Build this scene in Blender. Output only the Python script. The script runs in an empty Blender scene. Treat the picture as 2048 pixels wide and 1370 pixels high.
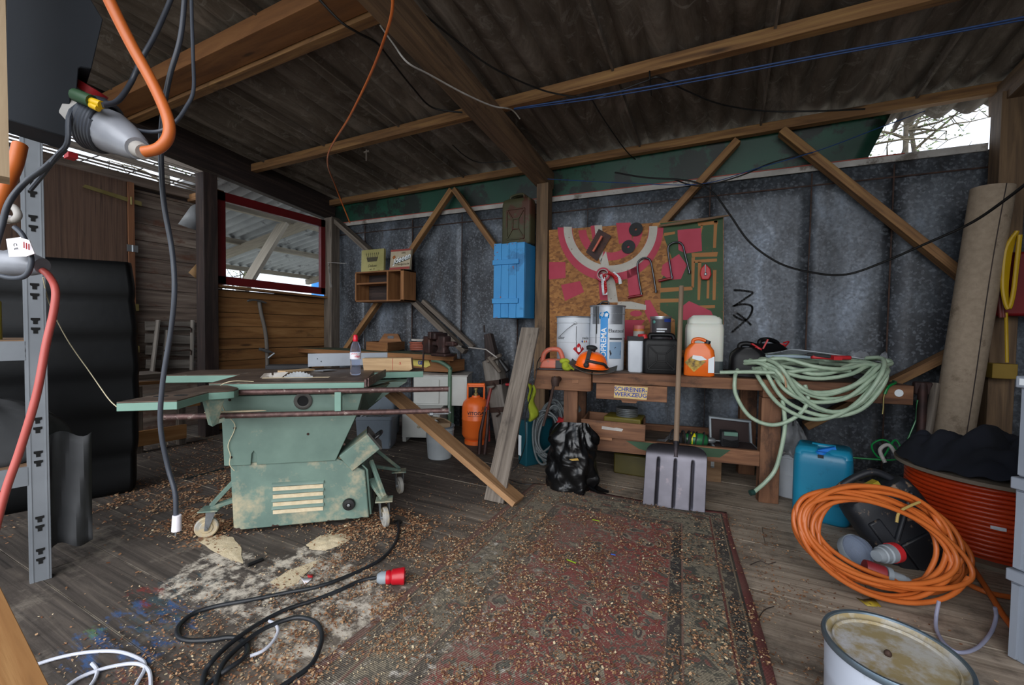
import bpy, math, random
import numpy as np
from mathutils import Vector, Matrix, noise as mnoise
random.seed(7); rng = np.random.default_rng(5)
S = bpy.context.scene
COL = S.collection
PI = math.pi
# ---------------------------------------------------------------- camera, sky, sun, exposure
FPX, YAW, PIT, ROL = 844.65, .46527, -.03227, .014216      # focal length in px of the 2048 px wide frame
EYE = Vector((0, 0, 1.2))
fw = Vector((-math.sin(YAW)*math.cos(PIT), math.cos(YAW)*math.cos(PIT), math.sin(PIT)))
r0 = Vector((math.cos(YAW), math.sin(YAW), 0)); u0 = r0.cross(fw)
RT = r0*math.cos(ROL) + u0*math.sin(ROL); UP = -r0*math.sin(ROL) + u0*math.cos(ROL)
cd = bpy.data.cameras.new('camera'); cam = bpy.data.objects.new('camera', cd); COL.objects.link(cam)
cd.sensor_width = 36; cd.lens = FPX*36/2048; cd.clip_start = .05; cd.clip_end = 200
cam.matrix_world = Matrix(((RT.x, UP.x, -fw.x, EYE.x), (RT.y, UP.y, -fw.y, EYE.y), (RT.z, UP.z, -fw.z, EYE.z), (0, 0, 0, 1)))
S.camera = cam
w = bpy.data.worlds.new('overcast_sky'); S.world = w; w.use_nodes = True
bg = w.node_tree.nodes['Background']; bg.inputs[0].default_value = (.80, .88, 1, 1); bg.inputs[1].default_value = 1.35
sd = bpy.data.lights.new('soft_daylight', 'SUN'); sd.energy = 2.5; sd.angle = 1.3; sd.color = (1, .985, .96)
sun = bpy.data.objects.new('soft_daylight', sd); COL.objects.link(sun)
sun.rotation_euler = Vector((-.28, .90, -.60)).to_track_quat('-Z', 'Y').to_euler()
S.view_settings.view_transform = 'Standard'; S.view_settings.look = 'None'; S.view_settings.gamma = 1
S.view_settings.use_curve_mapping = False; S.view_settings.exposure = .55

# ---------------------------------------------------------------- helpers
def V(*a): return Vector(a)
def ray(x, y): return fw + RT*((x-1024)/FPX) - UP*((y-685)/FPX)
def oz(x, y, z=0): d = ray(x, y); return EYE + d*((z-EYE.z)/d.z)         # point seen at a pixel, at height z
def oy(x, y, Y): d = ray(x, y); return EYE + d*(Y/d.y)                   # ... on the plane y = Y
def ox(x, y, X): d = ray(x, y); return EYE + d*(X/d.x)
def od(x, y, d): return EYE + ray(x, y)*d                                # ... at depth d
def opl(x, y, p, n): d = ray(x, y); return EYE + d*((p-EYE).dot(n)/d.dot(n))
def lin(c):
    c = c.lstrip('#'); o = []
    for i in (0, 2, 4):
        v = int(c[i:i+2], 16)/255; o.append(v/12.92 if v < .04045 else ((v+.055)/1.055)**2.4)
    return (*o, 1)
class N:                                                                 # tiny node-tree writer
    def __init__(s, name):
        s.m = bpy.data.materials.new(name); s.m.use_nodes = True; s.t = s.m.node_tree; s.b = s.t.nodes['Principled BSDF']
    def n(s, typ, ins=None, **kw):
        o = s.t.nodes.new('ShaderNode'+typ)
        for k, v in kw.items(): setattr(o, k, v)
        for k, v in (ins or {}).items(): s.set(o.inputs[k], v)
        return o
    def set(s, sock, v):
        if isinstance(v, bpy.types.NodeSocket): s.t.links.new(v, sock)
        else: sock.default_value = v
    def math(s, op, a, b=0., c=None):
        ins = {0: a, 1: b}
        if c is not None: ins[2] = c
        return s.n('Math', ins, operation=op).outputs[0]
    def coord(s, kind='Object', scale=(1, 1, 1), rand=False, rot=(0, 0, 0)):
        tc = s.n('TexCoord').outputs[kind] if kind != 'Position' else s.n('NewGeometry').outputs['Position']
        loc = (0, 0, 0)
        mp = s.n('Mapping', {'Vector': tc, 'Scale': scale, 'Rotation': rot})
        if rand:
            oi = s.n('ObjectInfo').outputs['Random']; r = s.math('MULTIPLY', oi, 37.)
            s.set(mp.inputs['Location'], s.n('CombineXYZ', {0: r, 1: r, 2: r}).outputs[0])
        return mp.outputs[0]
    def noise(s, vec, scale=5, detail=4, rough=.55, dist=0):
        return s.n('TexNoise', {'Vector': vec, 'Scale': scale, 'Detail': detail, 'Roughness': rough, 'Distortion': dist}).outputs[0]
    def ramp(s, fac, stops):
        o = s.n('ValToRGB', {0: fac}); e = o.color_ramp.elements
        while len(e) < len(stops): e.new(.5)
        for i, (p, c) in enumerate(stops):
            e[i].position = p; e[i].color = lin(c) if isinstance(c, str) else (c, c, c, 1)
        return o.outputs[0]
    def mix(s, f, a, b, mode='MIX'):
        o = s.n('Mix', data_type='RGBA', blend_type=mode)
        s.set(o.inputs[0], f); s.set(o.inputs[6], lin(a) if isinstance(a, str) else a); s.set(o.inputs[7], lin(b) if isinstance(b, str) else b)
        return o.outputs[2]
    def out(s, col=None, rough=None, metal=None, bump=None, bs=.3, bd=.01, **kw):
        if col is not None: s.set(s.b.inputs['Base Color'], lin(col) if isinstance(col, str) else col)
        if rough is not None: s.set(s.b.inputs['Roughness'], rough)
        if metal is not None: s.set(s.b.inputs['Metallic'], metal)
        if bump is not None: s.set(s.b.inputs['Normal'], s.n('Bump', {'Height': bump, 'Strength': bs, 'Distance': bd}).outputs[0])
        for k, v in kw.items(): s.set(s.b.inputs[k], v)
        return s.m
def pm(name, c1, c2=None, rough=.6, metal=0., scale=6, bump=.15, dirt=None, dscale=3, dthr=.56, dsoft=.06, fine=0, **kw):
    n = N(name); v = n.coord(rand=True)
    f = n.noise(v, scale); col = n.ramp(f, [(.32, c1), (.68, c2 or c1)])
    if dirt:
        m = n.ramp(n.noise(v, dscale, 7, .68), [(dthr, 0.), (dthr+dsoft, 1.)]); col = n.mix(m, col, dirt)
    return n.out(col, rough, metal, n.noise(v, scale*6, 3) if bump else None, bump, .004, **kw)
def wood(name, c1, c2, c3, rough=.75, knots=True, grain=26, dirt=None, dthr=.58):
    n = N(name); v = n.coord('UV', rand=True)
    def mp(sx, sy): return n.n('Mapping', {'Vector': v, 'Scale': (sx, sy, 1)}).outputs[0]
    g = n.noise(mp(1.6, grain), 1, 5, .6, .6); t = n.noise(mp(.7, 2.2), 1, 3, .5)
    col = n.ramp(g, [(.30, c1), (.5, c2), (.70, c3)])
    col = n.mix(n.ramp(t, [(.35, 0.), (.7, .55)]), col, c1)
    if knots:
        vo = n.n('TexVoronoi', {'Vector': n.n('Mapping', {'Vector': v, 'Scale': (1.1, 5.5, 1)}).outputs[0], 'Scale': 1.}).outputs['Distance']
        col = n.mix(n.ramp(vo, [(.045, .75), (.10, 0.)]), col, '2a1a10')
    if dirt: col = n.mix(n.ramp(n.noise(mp(2.5, 5), 1, 7, .7), [(dthr, 0.), (dthr+.12, .8)]), col, dirt)
    return n.out(col, rough, 0., g, .35, .004)
def plain(name, c, rough=.5, metal=0., **kw): return N(name).out(c, rough, metal, **kw)

class MB:                                                                # mesh builder: verts, faces, material slots, uv in metres
    def __init__(s): s.v = []; s.f = []; s.m = []; s.uv = []; s.mats = []; s.cur = 0
    def mat(s, m):
        if m not in s.mats: s.mats.append(m)
        s.cur = s.mats.index(m); return s
    def face(s, idx, uv=None):
        s.f.append(tuple(idx)); s.m.append(s.cur); s.uv.append(uv or [(0, 0)]*len(idx))
    def poly(s, pts, uv=None):
        b = len(s.v); s.v += [Vector(p) for p in pts]
        if uv is None:
            a = (pts[1]-pts[0]).normalized() if (pts[1]-pts[0]).length > 1e-9 else V(1, 0, 0); nn = a.cross(pts[-1]-pts[0]); c = nn.cross(a).normalized() if nn.length > 1e-12 else V(0, 1, 0)
            uv = [((p-pts[0]).dot(a), (p-pts[0]).dot(c)) for p in pts]
        s.face(range(b, b+len(pts)), uv); return s
    def hexa(s, P, uo=None):                                             # 8 corners: 0-3 one end, 4-7 the other end (u runs between the ends)
        P = [Vector(p) for p in P]; b = len(s.v); s.v += P
        uo = uo if uo is not None else (random.uniform(0, 50), random.uniform(0, 50))
        L = (P[4]-P[0]).length; acc = 0
        for i in range(4):
            j = (i+1) % 4; wd = (P[j]-P[i]).length
            s.face((b+i, b+j, b+4+j, b+4+i), [(uo[0], uo[1]+acc), (uo[0], uo[1]+acc+wd), (uo[0]+L, uo[1]+acc+wd), (uo[0]+L, uo[1]+acc)]); acc += wd
        for q in ((3, 2, 1, 0), (4, 5, 6, 7)):
            pts = [P[k] for k in q]; a = (pts[1]-pts[0]).length; c = (pts[2]-pts[1]).length
            s.face([b+k for k in q], [(uo[0]*.3, uo[1]), (uo[0]*.3+a*.1, uo[1]), (uo[0]*.3+a*.1, uo[1]+c), (uo[0]*.3, uo[1]+c)])
        return s
    def beam(s, p0, p1, w, h, up=(0, 0, 1), w1=None, h1=None):
        p0 = Vector(p0); p1 = Vector(p1); d = (p1-p0).normalized(); a = d.cross(Vector(up))
        if a.length < 1e-4: a = d.cross(V(0, 1, 0))
        a.normalize(); c = a.cross(d).normalized(); w1 = w1 or w; h1 = h1 or h
        q = lambda p, w, h: [p+a*w/2*x+c*h/2*y for x, y in ((-1, -1), (1, -1), (1, 1), (-1, 1))]
        return s.hexa(q(p0, w, h)+q(p1, w1, h1))
    def box(s, lo, hi):
        x0, y0, z0 = lo; x1, y1, z1 = hi; d = (x1-x0, y1-y0, z1-z0); k = max(range(3), key=lambda i: d[i])
        c = V((x0+x1)/2, (y0+y1)/2, (z0+z1)/2)
        if k == 0: return s.beam((x0, c.y, c.z), (x1, c.y, c.z), d[1], d[2])
        if k == 1: return s.beam((c.x, y0, c.z), (c.x, y1, c.z), d[0], d[2])
        return s.beam((c.x, c.y, z0), (c.x, c.y, z1), d[0], d[1], up=(0, 1, 0))
    def rbox(s, c, size, M=None):                                        # centred box, optional rotation matrix
        c = Vector(c); h = Vector(size)/2; M = M or Matrix.Identity(3)
        k = max(range(3), key=lambda i: size[i]); o = [(k+1) % 3, (k+2) % 3]; P = []
        for e in (-1, 1):
            for a, b in ((-1, -1), (1, -1), (1, 1), (-1, 1)):
                q = [0, 0, 0]; q[k] = e*h[k]; q[o[0]] = a*h[o[0]]; q[o[1]] = b*h[o[1]]; P.append(c+M @ Vector(q))
        return s.hexa(P)
    def tube(s, pts, r, seg=8, closed=False, cap=True):
        pts = [Vector(p) for p in pts]; n = len(pts); b = len(s.v); L = 0; nrm = None; Ls = []
        for i, p in enumerate(pts):
            t = (pts[(i+1) % n]-pts[i-1]) if closed else (pts[min(i+1, n-1)]-pts[max(i-1, 0)])
            t = t.normalized() if t.length > 1e-9 else V(0, 0, 1)
            if nrm is None: nrm = t.orthogonal().normalized()
            nrm = (nrm-t*nrm.dot(t)); nrm = nrm.normalized() if nrm.length > 1e-6 else t.orthogonal().normalized()
            bn = t.cross(nrm); rr = r[i] if isinstance(r, (list, tuple)) else r
            if i: L += (p-pts[i-1]).length
            Ls.append(L)
            s.v += [p+(nrm*math.cos(2*PI*k/seg)+bn*math.sin(2*PI*k/seg))*rr for k in range(seg)]
        R = r[0] if isinstance(r, (list, tuple)) else r
        for i in range(n if closed else n-1):
            j = (i+1) % n; u1 = Ls[j] if j else L+.01
            for k in range(seg):
                k2 = (k+1) % seg; a0, a1 = 2*PI*R*k/seg, 2*PI*R*(k+1)/seg
                s.face((b+i*seg+k, b+i*seg+k2, b+j*seg+k2, b+j*seg+k), [(Ls[i], a0), (Ls[i], a1), (u1, a1), (u1, a0)])
        if cap and not closed:
            s.face([b+k for k in range(seg)][::-1]); s.face([b+(n-1)*seg+k for k in range(seg)])
        return s
    def lathe(s, prof, c=(0, 0, 0), axis=(0, 0, 1), seg=24, cap=True, sx=1.):     # prof: [(r, h), ...]
        c = Vector(c); ax = Vector(axis).normalized(); Q = V(0, 0, 1).rotation_difference(ax).to_matrix(); b = len(s.v); L = [0]
        for i in range(1, len(prof)): L.append(L[-1]+math.dist(prof[i], prof[i-1]))
        for r, h in prof: s.v += [c+Q @ V(max(r, 1e-5)*math.cos(2*PI*k/seg)*sx, max(r, 1e-5)*math.sin(2*PI*k/seg), h) for k in range(seg)]
        for i in range(len(prof)-1):
            for k in range(seg):
                k2 = (k+1) % seg; R = max(p[0] for p in prof); a0, a1 = 2*PI*R*k/seg, 2*PI*R*(k+1)/seg
                s.face((b+i*seg+k, b+i*seg+k2, b+(i+1)*seg+k2, b+(i+1)*seg+k), [(a0, L[i]), (a1, L[i]), (a1, L[i+1]), (a0, L[i+1])])
        if cap:
            s.face([b+k for k in range(seg)][::-1]); s.face([b+(len(prof)-1)*seg+k for k in range(seg)])
        return s
    def prism(s, poly, d):                                               # closed planar outline extruded by vector d
        poly = [Vector(p) for p in poly]; d = Vector(d); n = len(poly); b = len(s.v); s.v += poly+[p+d for p in poly]
        a = (poly[1]-poly[0]).normalized(); nn = V(0, 0, 0)
        for i in range(n): nn += (poly[i]-poly[0]).cross(poly[(i+1) % n]-poly[0])
        nn.normalize(); c = nn.cross(a); uv = [((p-poly[0]).dot(a), (p-poly[0]).dot(c)) for p in poly]
        fl = nn.dot(d) > 0
        s.face([b+i for i in range(n)][::-1] if fl else [b+i for i in range(n)], uv[::-1] if fl else uv)
        s.face([b+n+i for i in range(n)] if fl else [b+n+i for i in range(n)][::-1], uv if fl else uv[::-1])
        L = 0; D = d.length
        for i in range(n):
            j = (i+1) % n; e = (poly[j]-poly[i]).length
            q = (b+i, b+j, b+n+j, b+n+i); u = [(L, 5), (L+e, 5), (L+e, 5+D), (L, 5+D)]; L += e
            s.face(q if fl else q[::-1], u if fl else u[::-1])
        return s
    def loft(s, rings, cap=True):
        b = len(s.v); n = len(rings[0])
        for r in rings: s.v += [Vector(p) for p in r]
        L = 0
        for i in range(len(rings)-1):
            dl = (Vector(rings[i+1][0])-Vector(rings[i][0])).length; A = 0
            for k in range(n):
                k2 = (k+1) % n; e = (Vector(rings[i][k2])-Vector(rings[i][k])).length
                s.face((b+i*n+k, b+i*n+k2, b+(i+1)*n+k2, b+(i+1)*n+k), [(A, L), (A+e, L), (A+e, L+dl), (A, L+dl)]); A += e
            L += dl
        if cap:
            s.face([b+k for k in range(n)][::-1]); s.face([b+(len(rings)-1)*n+k for k in range(n)])
        return s
    def grid(s, fn, nu, nv, uvs=(1, 1)):                                 # fn(u, v) in 0..1
        b = len(s.v)
        for j in range(nv+1):
            for i in range(nu+1): s.v.append(Vector(fn(i/nu, j/nv)))
        for j in range(nv):
            for i in range(nu):
                q = (b+j*(nu+1)+i, b+j*(nu+1)+i+1, b+(j+1)*(nu+1)+i+1, b+(j+1)*(nu+1)+i)
                s.face(q, [(i/nu*uvs[0], j/nv*uvs[1]), ((i+1)/nu*uvs[0], j/nv*uvs[1]), ((i+1)/nu*uvs[0], (j+1)/nv*uvs[1]), (i/nu*uvs[0], (j+1)/nv*uvs[1])])
        return s
    def ball(s, c, r, seg=16, rings=10, M=None):
        c = Vector(c); r = Vector(r) if not isinstance(r, (int, float)) else V(r, r, r); M = M or Matrix.Identity(3)
        R = []
        for i in range(rings+1):
            a = -PI/2+PI*i/rings; R.append([c+M @ V(r.x*math.cos(a)*math.cos(2*PI*k/seg)+1e-6, r.y*math.cos(a)*math.sin(2*PI*k/seg), r.z*math.sin(a)) for k in range(seg)])
        return s.loft(R)
    def xf(s, M, start=0):
        for i in range(start, len(s.v)): s.v[i] = M @ s.v[i]
        return s
def put(o, parent=None, label=None, cat=None, group=None, kind=None):
    if label: o['label'] = label
    if cat: o['category'] = cat
    if group: o['group'] = group
    if kind: o['kind'] = kind
    if parent: o.parent = parent
    return o
def root_of(p):
    while p.parent: p = p.parent
    return p
def rootM(p):
    p = root_of(p); return Matrix.Translation(p.location) @ p.rotation_euler.to_matrix().to_4x4() @ Matrix.Diagonal((*p.scale, 1))
def obj(name, mb, m=None, parent=None, label=None, cat=None, group=None, kind=None, world=True, bevel=0, sub=0, smooth=38, solid=0, thick=0, matte=None):
    """world=True: vertices are in room coordinates; False: in the frame of the thing"""
    verts = mb.v
    if parent:
        if world: Mi = rootM(parent).inverted(); verts = [Mi @ p for p in verts]
        off = V(0, 0, 0)
    else:
        lo = [min(p[i] for p in verts) for i in range(3)]; hi = [max(p[i] for p in verts) for i in range(3)]
        off = V((lo[0]+hi[0])/2, (lo[1]+hi[1])/2, lo[2]); verts = [p-off for p in verts]
    me = bpy.data.meshes.new(name); me.from_pydata([tuple(p) for p in verts], [], mb.f)
    mats = mb.mats or [m]
    if m and not mb.mats: mats = [m]
    for x in mats: me.materials.append(x)
    me.polygons.foreach_set('material_index', mb.m)
    ul = me.uv_layers.new(name='UVMap'); flat = [c for f in mb.uv for p in f for c in p]
    ul.data.foreach_set('uv', flat)
    if smooth:
        me.shade_smooth(); me.set_sharp_from_angle(angle=math.radians(smooth))
    me.update()
    o = bpy.data.objects.new(name, me); COL.objects.link(o); o.location = off
    if thick: md = o.modifiers.new('thickness', 'SOLIDIFY'); md.thickness = thick; md.offset = 0
    if bevel: md = o.modifiers.new('edges', 'BEVEL'); md.width = bevel; md.segments = 2; md.limit_method = 'ANGLE'; md.angle_limit = math.radians(40)
    if sub: md = o.modifiers.new('soft', 'SUBSURF'); md.levels = sub; md.render_levels = sub
    return put(o, parent, label, cat, group, kind)
def split_obj(name, mb, m=None, parent=None, **kw):                        # every loose piece becomes a part of its own
    par = list(range(len(mb.v)))
    def find(i):
        while par[i] != i: par[i] = par[par[i]]; i = par[i]
        return i
    for f in mb.f:
        for k in f[1:]: par[find(k)] = find(f[0])
    gr = {}
    for i, f in enumerate(mb.f): gr.setdefault(find(f[0]), []).append(i)
    out = []
    for fs in gr.values():
        b = MB(); b.mats = list(mb.mats); mp = {}
        for i in fs:
            for k in mb.f[i]:
                if k not in mp: mp[k] = len(b.v); b.v.append(mb.v[k].copy())
            b.f.append(tuple(mp[k] for k in mb.f[i])); b.m.append(mb.m[i]); b.uv.append(mb.uv[i])
        out.append(obj(name, b, m, parent, **kw))
    return out
def thing(name, label, cat, loc=(0, 0, 0), rot=(0, 0, 0), group=None, scale=1.):
    o = bpy.data.objects.new(name, None); COL.objects.link(o); o.location = loc; o.rotation_euler = rot; o.scale = (scale,)*3
    o.empty_display_size = .1
    return put(o, None, label, cat, group)
def dup(o, loc=None, rot=None, label=None, group=None, parent=None):
    r = o.copy(); COL.objects.link(r)
    if parent: r.parent = parent
    if loc is not None: r.location = loc
    if rot is not None: r.rotation_euler = rot
    if label: r['label'] = label
    if group: r['group'] = group
    for ch in list(o.children): dup(ch, parent=r)
    return r
def curve(pts, n=8, closed=False):                                       # Catmull-Rom through the points
    P = [Vector(p) for p in pts]; N_ = len(P); out = []
    rng_ = range(N_ if closed else N_-1)
    for i in rng_:
        if closed: a, b, c, d = P[i-1], P[i], P[(i+1) % N_], P[(i+2) % N_]
        else: a, b, c, d = P[max(i-1, 0)], P[i], P[i+1], P[min(i+2, N_-1)]
        for k in range(n):
            t = k/n; out.append(.5*((2*b)+(c-a)*t+(2*a-5*b+4*c-d)*t*t+(3*b-a-3*c+d)*t**3))
    if not closed: out.append(P[-1])
    return out
def rrect(w, d, r, z=0, n=4):                                            # rounded rectangle ring
    o = []
    for cx, cy, a0 in ((w/2-r, d/2-r, 0), (-w/2+r, d/2-r, PI/2), (-w/2+r, -d/2+r, PI), (w/2-r, -d/2+r, 1.5*PI)):
        for k in range(n+1): a = a0+PI/2*k/n; o.append(V(cx+r*math.cos(a), cy+r*math.sin(a), z))
    return o
def textmesh(txt, size, M, name='lettering', m=None, parent=None, world=True, depth=.0006, bold=0., font=None, shear=0, align='CENTER', bend=None, **kw):
    """text outline as real mesh; M maps text plane (x right, y up) to world / thing frame"""
    cu = bpy.data.curves.new(name, 'FONT'); cu.body = txt; cu.size = size; cu.extrude = depth; cu.offset = bold; cu.align_x = align; cu.align_y = 'CENTER'; cu.shear = shear
    cu.resolution_u = 3; cu.space_line = .9
    t = bpy.data.objects.new('tmp', cu); COL.objects.link(t)
    dg = bpy.context.evaluated_depsgraph_get(); me = bpy.data.meshes.new_from_object(t.evaluated_get(dg))
    b = MB(); b.v = [v.co.copy() for v in me.vertices]
    if bend:                                                             # wrap round a vertical cylinder of this radius
        b.v = [V(bend*math.sin(p.x/bend), p.y, bend*math.cos(p.x/bend)-bend+p.z) for p in b.v]
    b.v = [M @ p for p in b.v]
    for p in me.polygons: b.face(tuple(p.vertices))
    bpy.data.objects.remove(t); bpy.data.meshes.remove(me); bpy.data.curves.remove(cu)
    return obj(name, b, m, parent, world=world, smooth=0, **kw)
def frameM(o, x, y):                                                     # matrix with text x and y axes given
    x = Vector(x).normalized(); y = Vector(y); z = x.cross(y).normalized(); y = z.cross(x)
    return Matrix(((x.x, y.x, z.x, o[0]), (x.y, y.y, z.y, o[1]), (x.z, y.z, z.z, o[2]), (0, 0, 0, 1)))
def rope(name, pts, r, m, label=None, cat=None, parent=None, n=8, seg=8, closed=False, **kw):
    return obj(name, MB().tube(curve(pts, n, closed), r, seg, closed), m, parent, label, cat, **kw)
# ---------------------------------------------------------------- materials of the shed
def world_blobs(n, blobs, nscale=9, lo=.42, hi=.62, detail=7):
    """patchy mask: spots where powder or paint lies, given as (x, y, radius, strength) on the floor"""
    pos = n.coord('Position'); sx = n.n('SeparateXYZ', {0: pos}); tot = 0.
    for x, y, r, st in blobs:
        dx = n.math('SUBTRACT', sx.outputs[0], x); dy = n.math('SUBTRACT', sx.outputs[1], y)
        d2 = n.math('ADD', n.math('MULTIPLY', dx, dx), n.math('MULTIPLY', dy, dy))
        g = n.math('MULTIPLY', n.math('POWER', 2.718, n.math('MULTIPLY', d2, -1/(r*r))), st)
        tot = n.math('ADD', tot, g)
    ns = n.noise(pos, nscale, detail, .72)
    return n.ramp(n.math('MULTIPLY', n.math('MINIMUM', tot, 1.0), ns), [(lo, 0.), (hi, 1.)])
DUST = [(-1.72, 1.22, .20, 1.), (-1.5, 1.42, .22, .9), (-2.28, 1.22, .17, 1.1), (-1.45, 1.05, .25, 1.), (-1.9, 1.5, .25, .85), (-1.15, 1.25, .2, .9), (-1.0, 1.0, .3, .9), (-.75, 1.4, .25, .8), (-1.0, 1.65, .25, .85), (-.7, 1.9, .25, .6), (-1.95, 1.05, .22, .8), (-2.2, 1.0, .12, .8), (-1.2, 1.95, .3, .65)]
def floor_mat():
    n = N('worn_floor_boards'); v = n.coord('UV'); pos = n.coord('Position'); sx = n.n('SeparateXYZ', {0: pos})
    def mp(a, b): return n.n('Mapping', {'Vector': v, 'Scale': (a, b, 1)}).outputs[0]
    g = n.noise(mp(1.2, 32), 1, 5, .62, .8); t = n.noise(mp(.6, 1.7), 1, 3)
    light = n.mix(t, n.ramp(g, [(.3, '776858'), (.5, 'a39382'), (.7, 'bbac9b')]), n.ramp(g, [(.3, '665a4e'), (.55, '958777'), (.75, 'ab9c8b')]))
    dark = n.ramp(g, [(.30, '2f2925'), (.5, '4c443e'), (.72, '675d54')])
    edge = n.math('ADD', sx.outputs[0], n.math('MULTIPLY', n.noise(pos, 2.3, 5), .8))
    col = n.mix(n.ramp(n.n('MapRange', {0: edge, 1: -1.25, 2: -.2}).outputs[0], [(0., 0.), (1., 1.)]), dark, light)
    blot = n.ramp(n.noise(pos, 3.1, 6, .7), [(.5, 0.), (.66, .7)]); col = n.mix(blot, col, '39312b')
    pale = n.ramp(n.noise(pos, 1.7, 7, .75), [(.54, 0.), (.72, .55)]); col = n.mix(pale, col, 'a79c8e')
    # splashes of red, blue and green paint at the lower left
    for hexc, off, b in (('8c2f2a', 3., [(-2.25, .93, .28, 1.), (-1.75, .62, .3, 1.), (-1.55, .5, .16, 1.1)]), ('2c5f9a', 11., [(-1.95, .78, .22, 1.1), (-2.1, .8, .3, .9), (-1.3, .8, .12, .9)]), ('31505a', 23., [(-2.0, .95, .25, 1.15), (-2.2, 1.0, .2, 1.)]), ('5f8a58', 31., [(-2.15, .7, .15, 1.05), (-1.6, .48, .14, 1.1)])):
        q = n.n('VectorMath', {0: pos, 1: (off, off*.7, 0)}, operation='ADD').outputs[0]; tot = 0.
        for x, y, r, st in b:
            dx = n.math('SUBTRACT', sx.outputs[0], x); dy = n.math('SUBTRACT', sx.outputs[1], y)
            d2 = n.math('ADD', n.math('MULTIPLY', dx, dx), n.math('MULTIPLY', dy, dy))
            tot = n.math('ADD', tot, n.math('MULTIPLY', n.math('POWER', 2.718, n.math('MULTIPLY', d2, -1/(r*r))), st))
        qs = n.n('Mapping', {'Vector': q, 'Scale': (9, 24, 9), 'Rotation': (0, 0, .5)}).outputs[0]
        mk = n.ramp(n.math('MULTIPLY', n.math('MINIMUM', tot, 1.), n.noise(qs, 1, 5, .7)), [(.50, 0.), (.62, .6)]); col = n.mix(mk, col, hexc)
    fy = n.math('ABSOLUTE', n.math('SUBTRACT', n.math('FRACT', n.math('ADD', n.math('DIVIDE', sx.outputs[1], .25), .5)), .5))
    seam = n.math('MULTIPLY', n.ramp(fy, [(.012, 1.), (.022, 0.)]), n.ramp(n.noise(pos, 2.4, 5, .7), [(.42, 0.), (.6, .75)]))
    col = n.mix(seam, col, '9a8f80')
    col = n.mix(world_blobs(n, DUST+[(-1.35, 2.6, .5, .5), (.2, 1.9, .5, .55), (.3, 3.3, .8, .6), (-.9, 3.5, .8, .68), (-3., 2., 1., .5)], 15, .45, .58), col, 'cbc1b2')
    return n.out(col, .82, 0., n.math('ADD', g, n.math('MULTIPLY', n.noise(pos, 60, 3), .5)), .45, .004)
M_floor = floor_mat()
def galv_mat():
    n = N('weathered_galvanised_sheet'); v = n.coord(); 
    sp = n.n('TexVoronoi', {'Vector': v, 'Scale': 62.}).outputs['Color']
    spv = n.n('SeparateColor', {0: sp}).outputs[0]
    big = n.noise(n.n('Mapping', {'Vector': v, 'Scale': (1.7, 1, .8)}).outputs[0], 1.2, 5, .6, .3)
    col = n.ramp(big, [(.30, '26262a'), (.43, '3d4045'), (.57, '5d636b'), (.72, '818c9b')])
    col = n.mix(n.ramp(spv, [(.62, 0.), (.95, .28)]), col, 'a6adb6')
    dn = n.ramp(n.noise(v, 30, 5, .7), [(.45, 0.), (.7, .6)]); col = n.mix(dn, col, '2b2b2e')
    st = n.noise(n.n('Mapping', {'Vector': v, 'Scale': (9, 1, .9)}).outputs[0], 1, 6, .7)
    col = n.mix(n.ramp(st, [(.57, 0.), (.72, .55)]), col, '3b332c')
    col = n.mix(n.ramp(n.noise(v, 2.6, 6, .75, 1.), [(.62, 0.), (.74, .4)]), col, '9aa2ac')
    return n.out(col, n.ramp(spv, [(0., .42), (1., .62)]), .35, n.noise(v, 3, 3), .25, .03)
M_galv = galv_mat()
def roof_mat():
    n = N('old_fibre_cement_sheet'); v = n.coord()
    a = n.noise(n.n('Mapping', {'Vector': v, 'Scale': (3.5, .9, 1)}).outputs[0], 1, 7, .7, 1.2)
    b = n.noise(v, 5, 7, .7, 1.5)
    col = n.ramp(a, [(.33, '473c33'), (.5, '6a6057'), (.64, '8b8178')])
    col = n.mix(n.ramp(b, [(.56, 0.), (.62, .38), (.68, .05)]), col, 'a8a29c')
    col = n.mix(n.ramp(n.noise(v, 1.1, 4), [(.4, 0.), (.7, .5)]), col, '443a32')
    return n.out(col, .9, 0., n.noise(v, 45, 4), .3, .005)
M_roof = roof_mat()
M_beam = wood('aged_roof_timber', '4a3929', '785f49', '937556', dirt='241a13')
M_pine = wood('pine_batten', '5f4229', '8f6841', 'a8814f', dirt='33251a', dthr=.62)
M_postw = wood('brown_grey_post', '4c3a2a', '6e573f', '84694c', dirt='33271d')
M_board = wood('wide_pine_board', '6a4426', '8a5c35', '9c6c40', grain=14)
M_grey = wood('weathered_grey_wood', '494039', '6e645a', '8b8176', grain=30, dirt='322b26')
M_grime = wood('dark_stained_wood', '1c1513', '2e2220', '4a3a33', dirt='0f0c0b')
M_plank = wood('orange_brown_plank', '75502d', 'a27343', 'bb8e5a', grain=16, dirt='43311f', dthr=.6)
M_mix = wood('mixed_reclaimed_board', '4a3e36', '73645a', '928578', grain=22, dirt='56301c', dthr=.55)
M_dkwall = wood('dark_brown_boarding', '241a14', '3a2b21', '4d3b2e', dirt='17110d')
M_red = pm('dark_red_paint', '5c0f14', '6e151a', .45, scale=3, dirt='3a1210', dthr=.62)
M_trimw = pm('dirty_white_strip', '9a9590', 'b5b1ac', .6, scale=8, dirt='6d655c')
M_redline = plain('faded_red_line', '9a4030', .6)
M_tarp = pm('green_tarpaulin', '043628', '064a36', .5, scale=2, dirt='02180f', dthr=.5)
M_nail = plain('steel_nail', '9a9a98', .35, .9)
M_rust = pm('rusty_steel', '2f2320', '4a352c', .7, .4, scale=14)

ZR = lambda Y, off=0: 2.97+off-.1045*(Y-4.3)
SLX = -math.atan(.1045)
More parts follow.
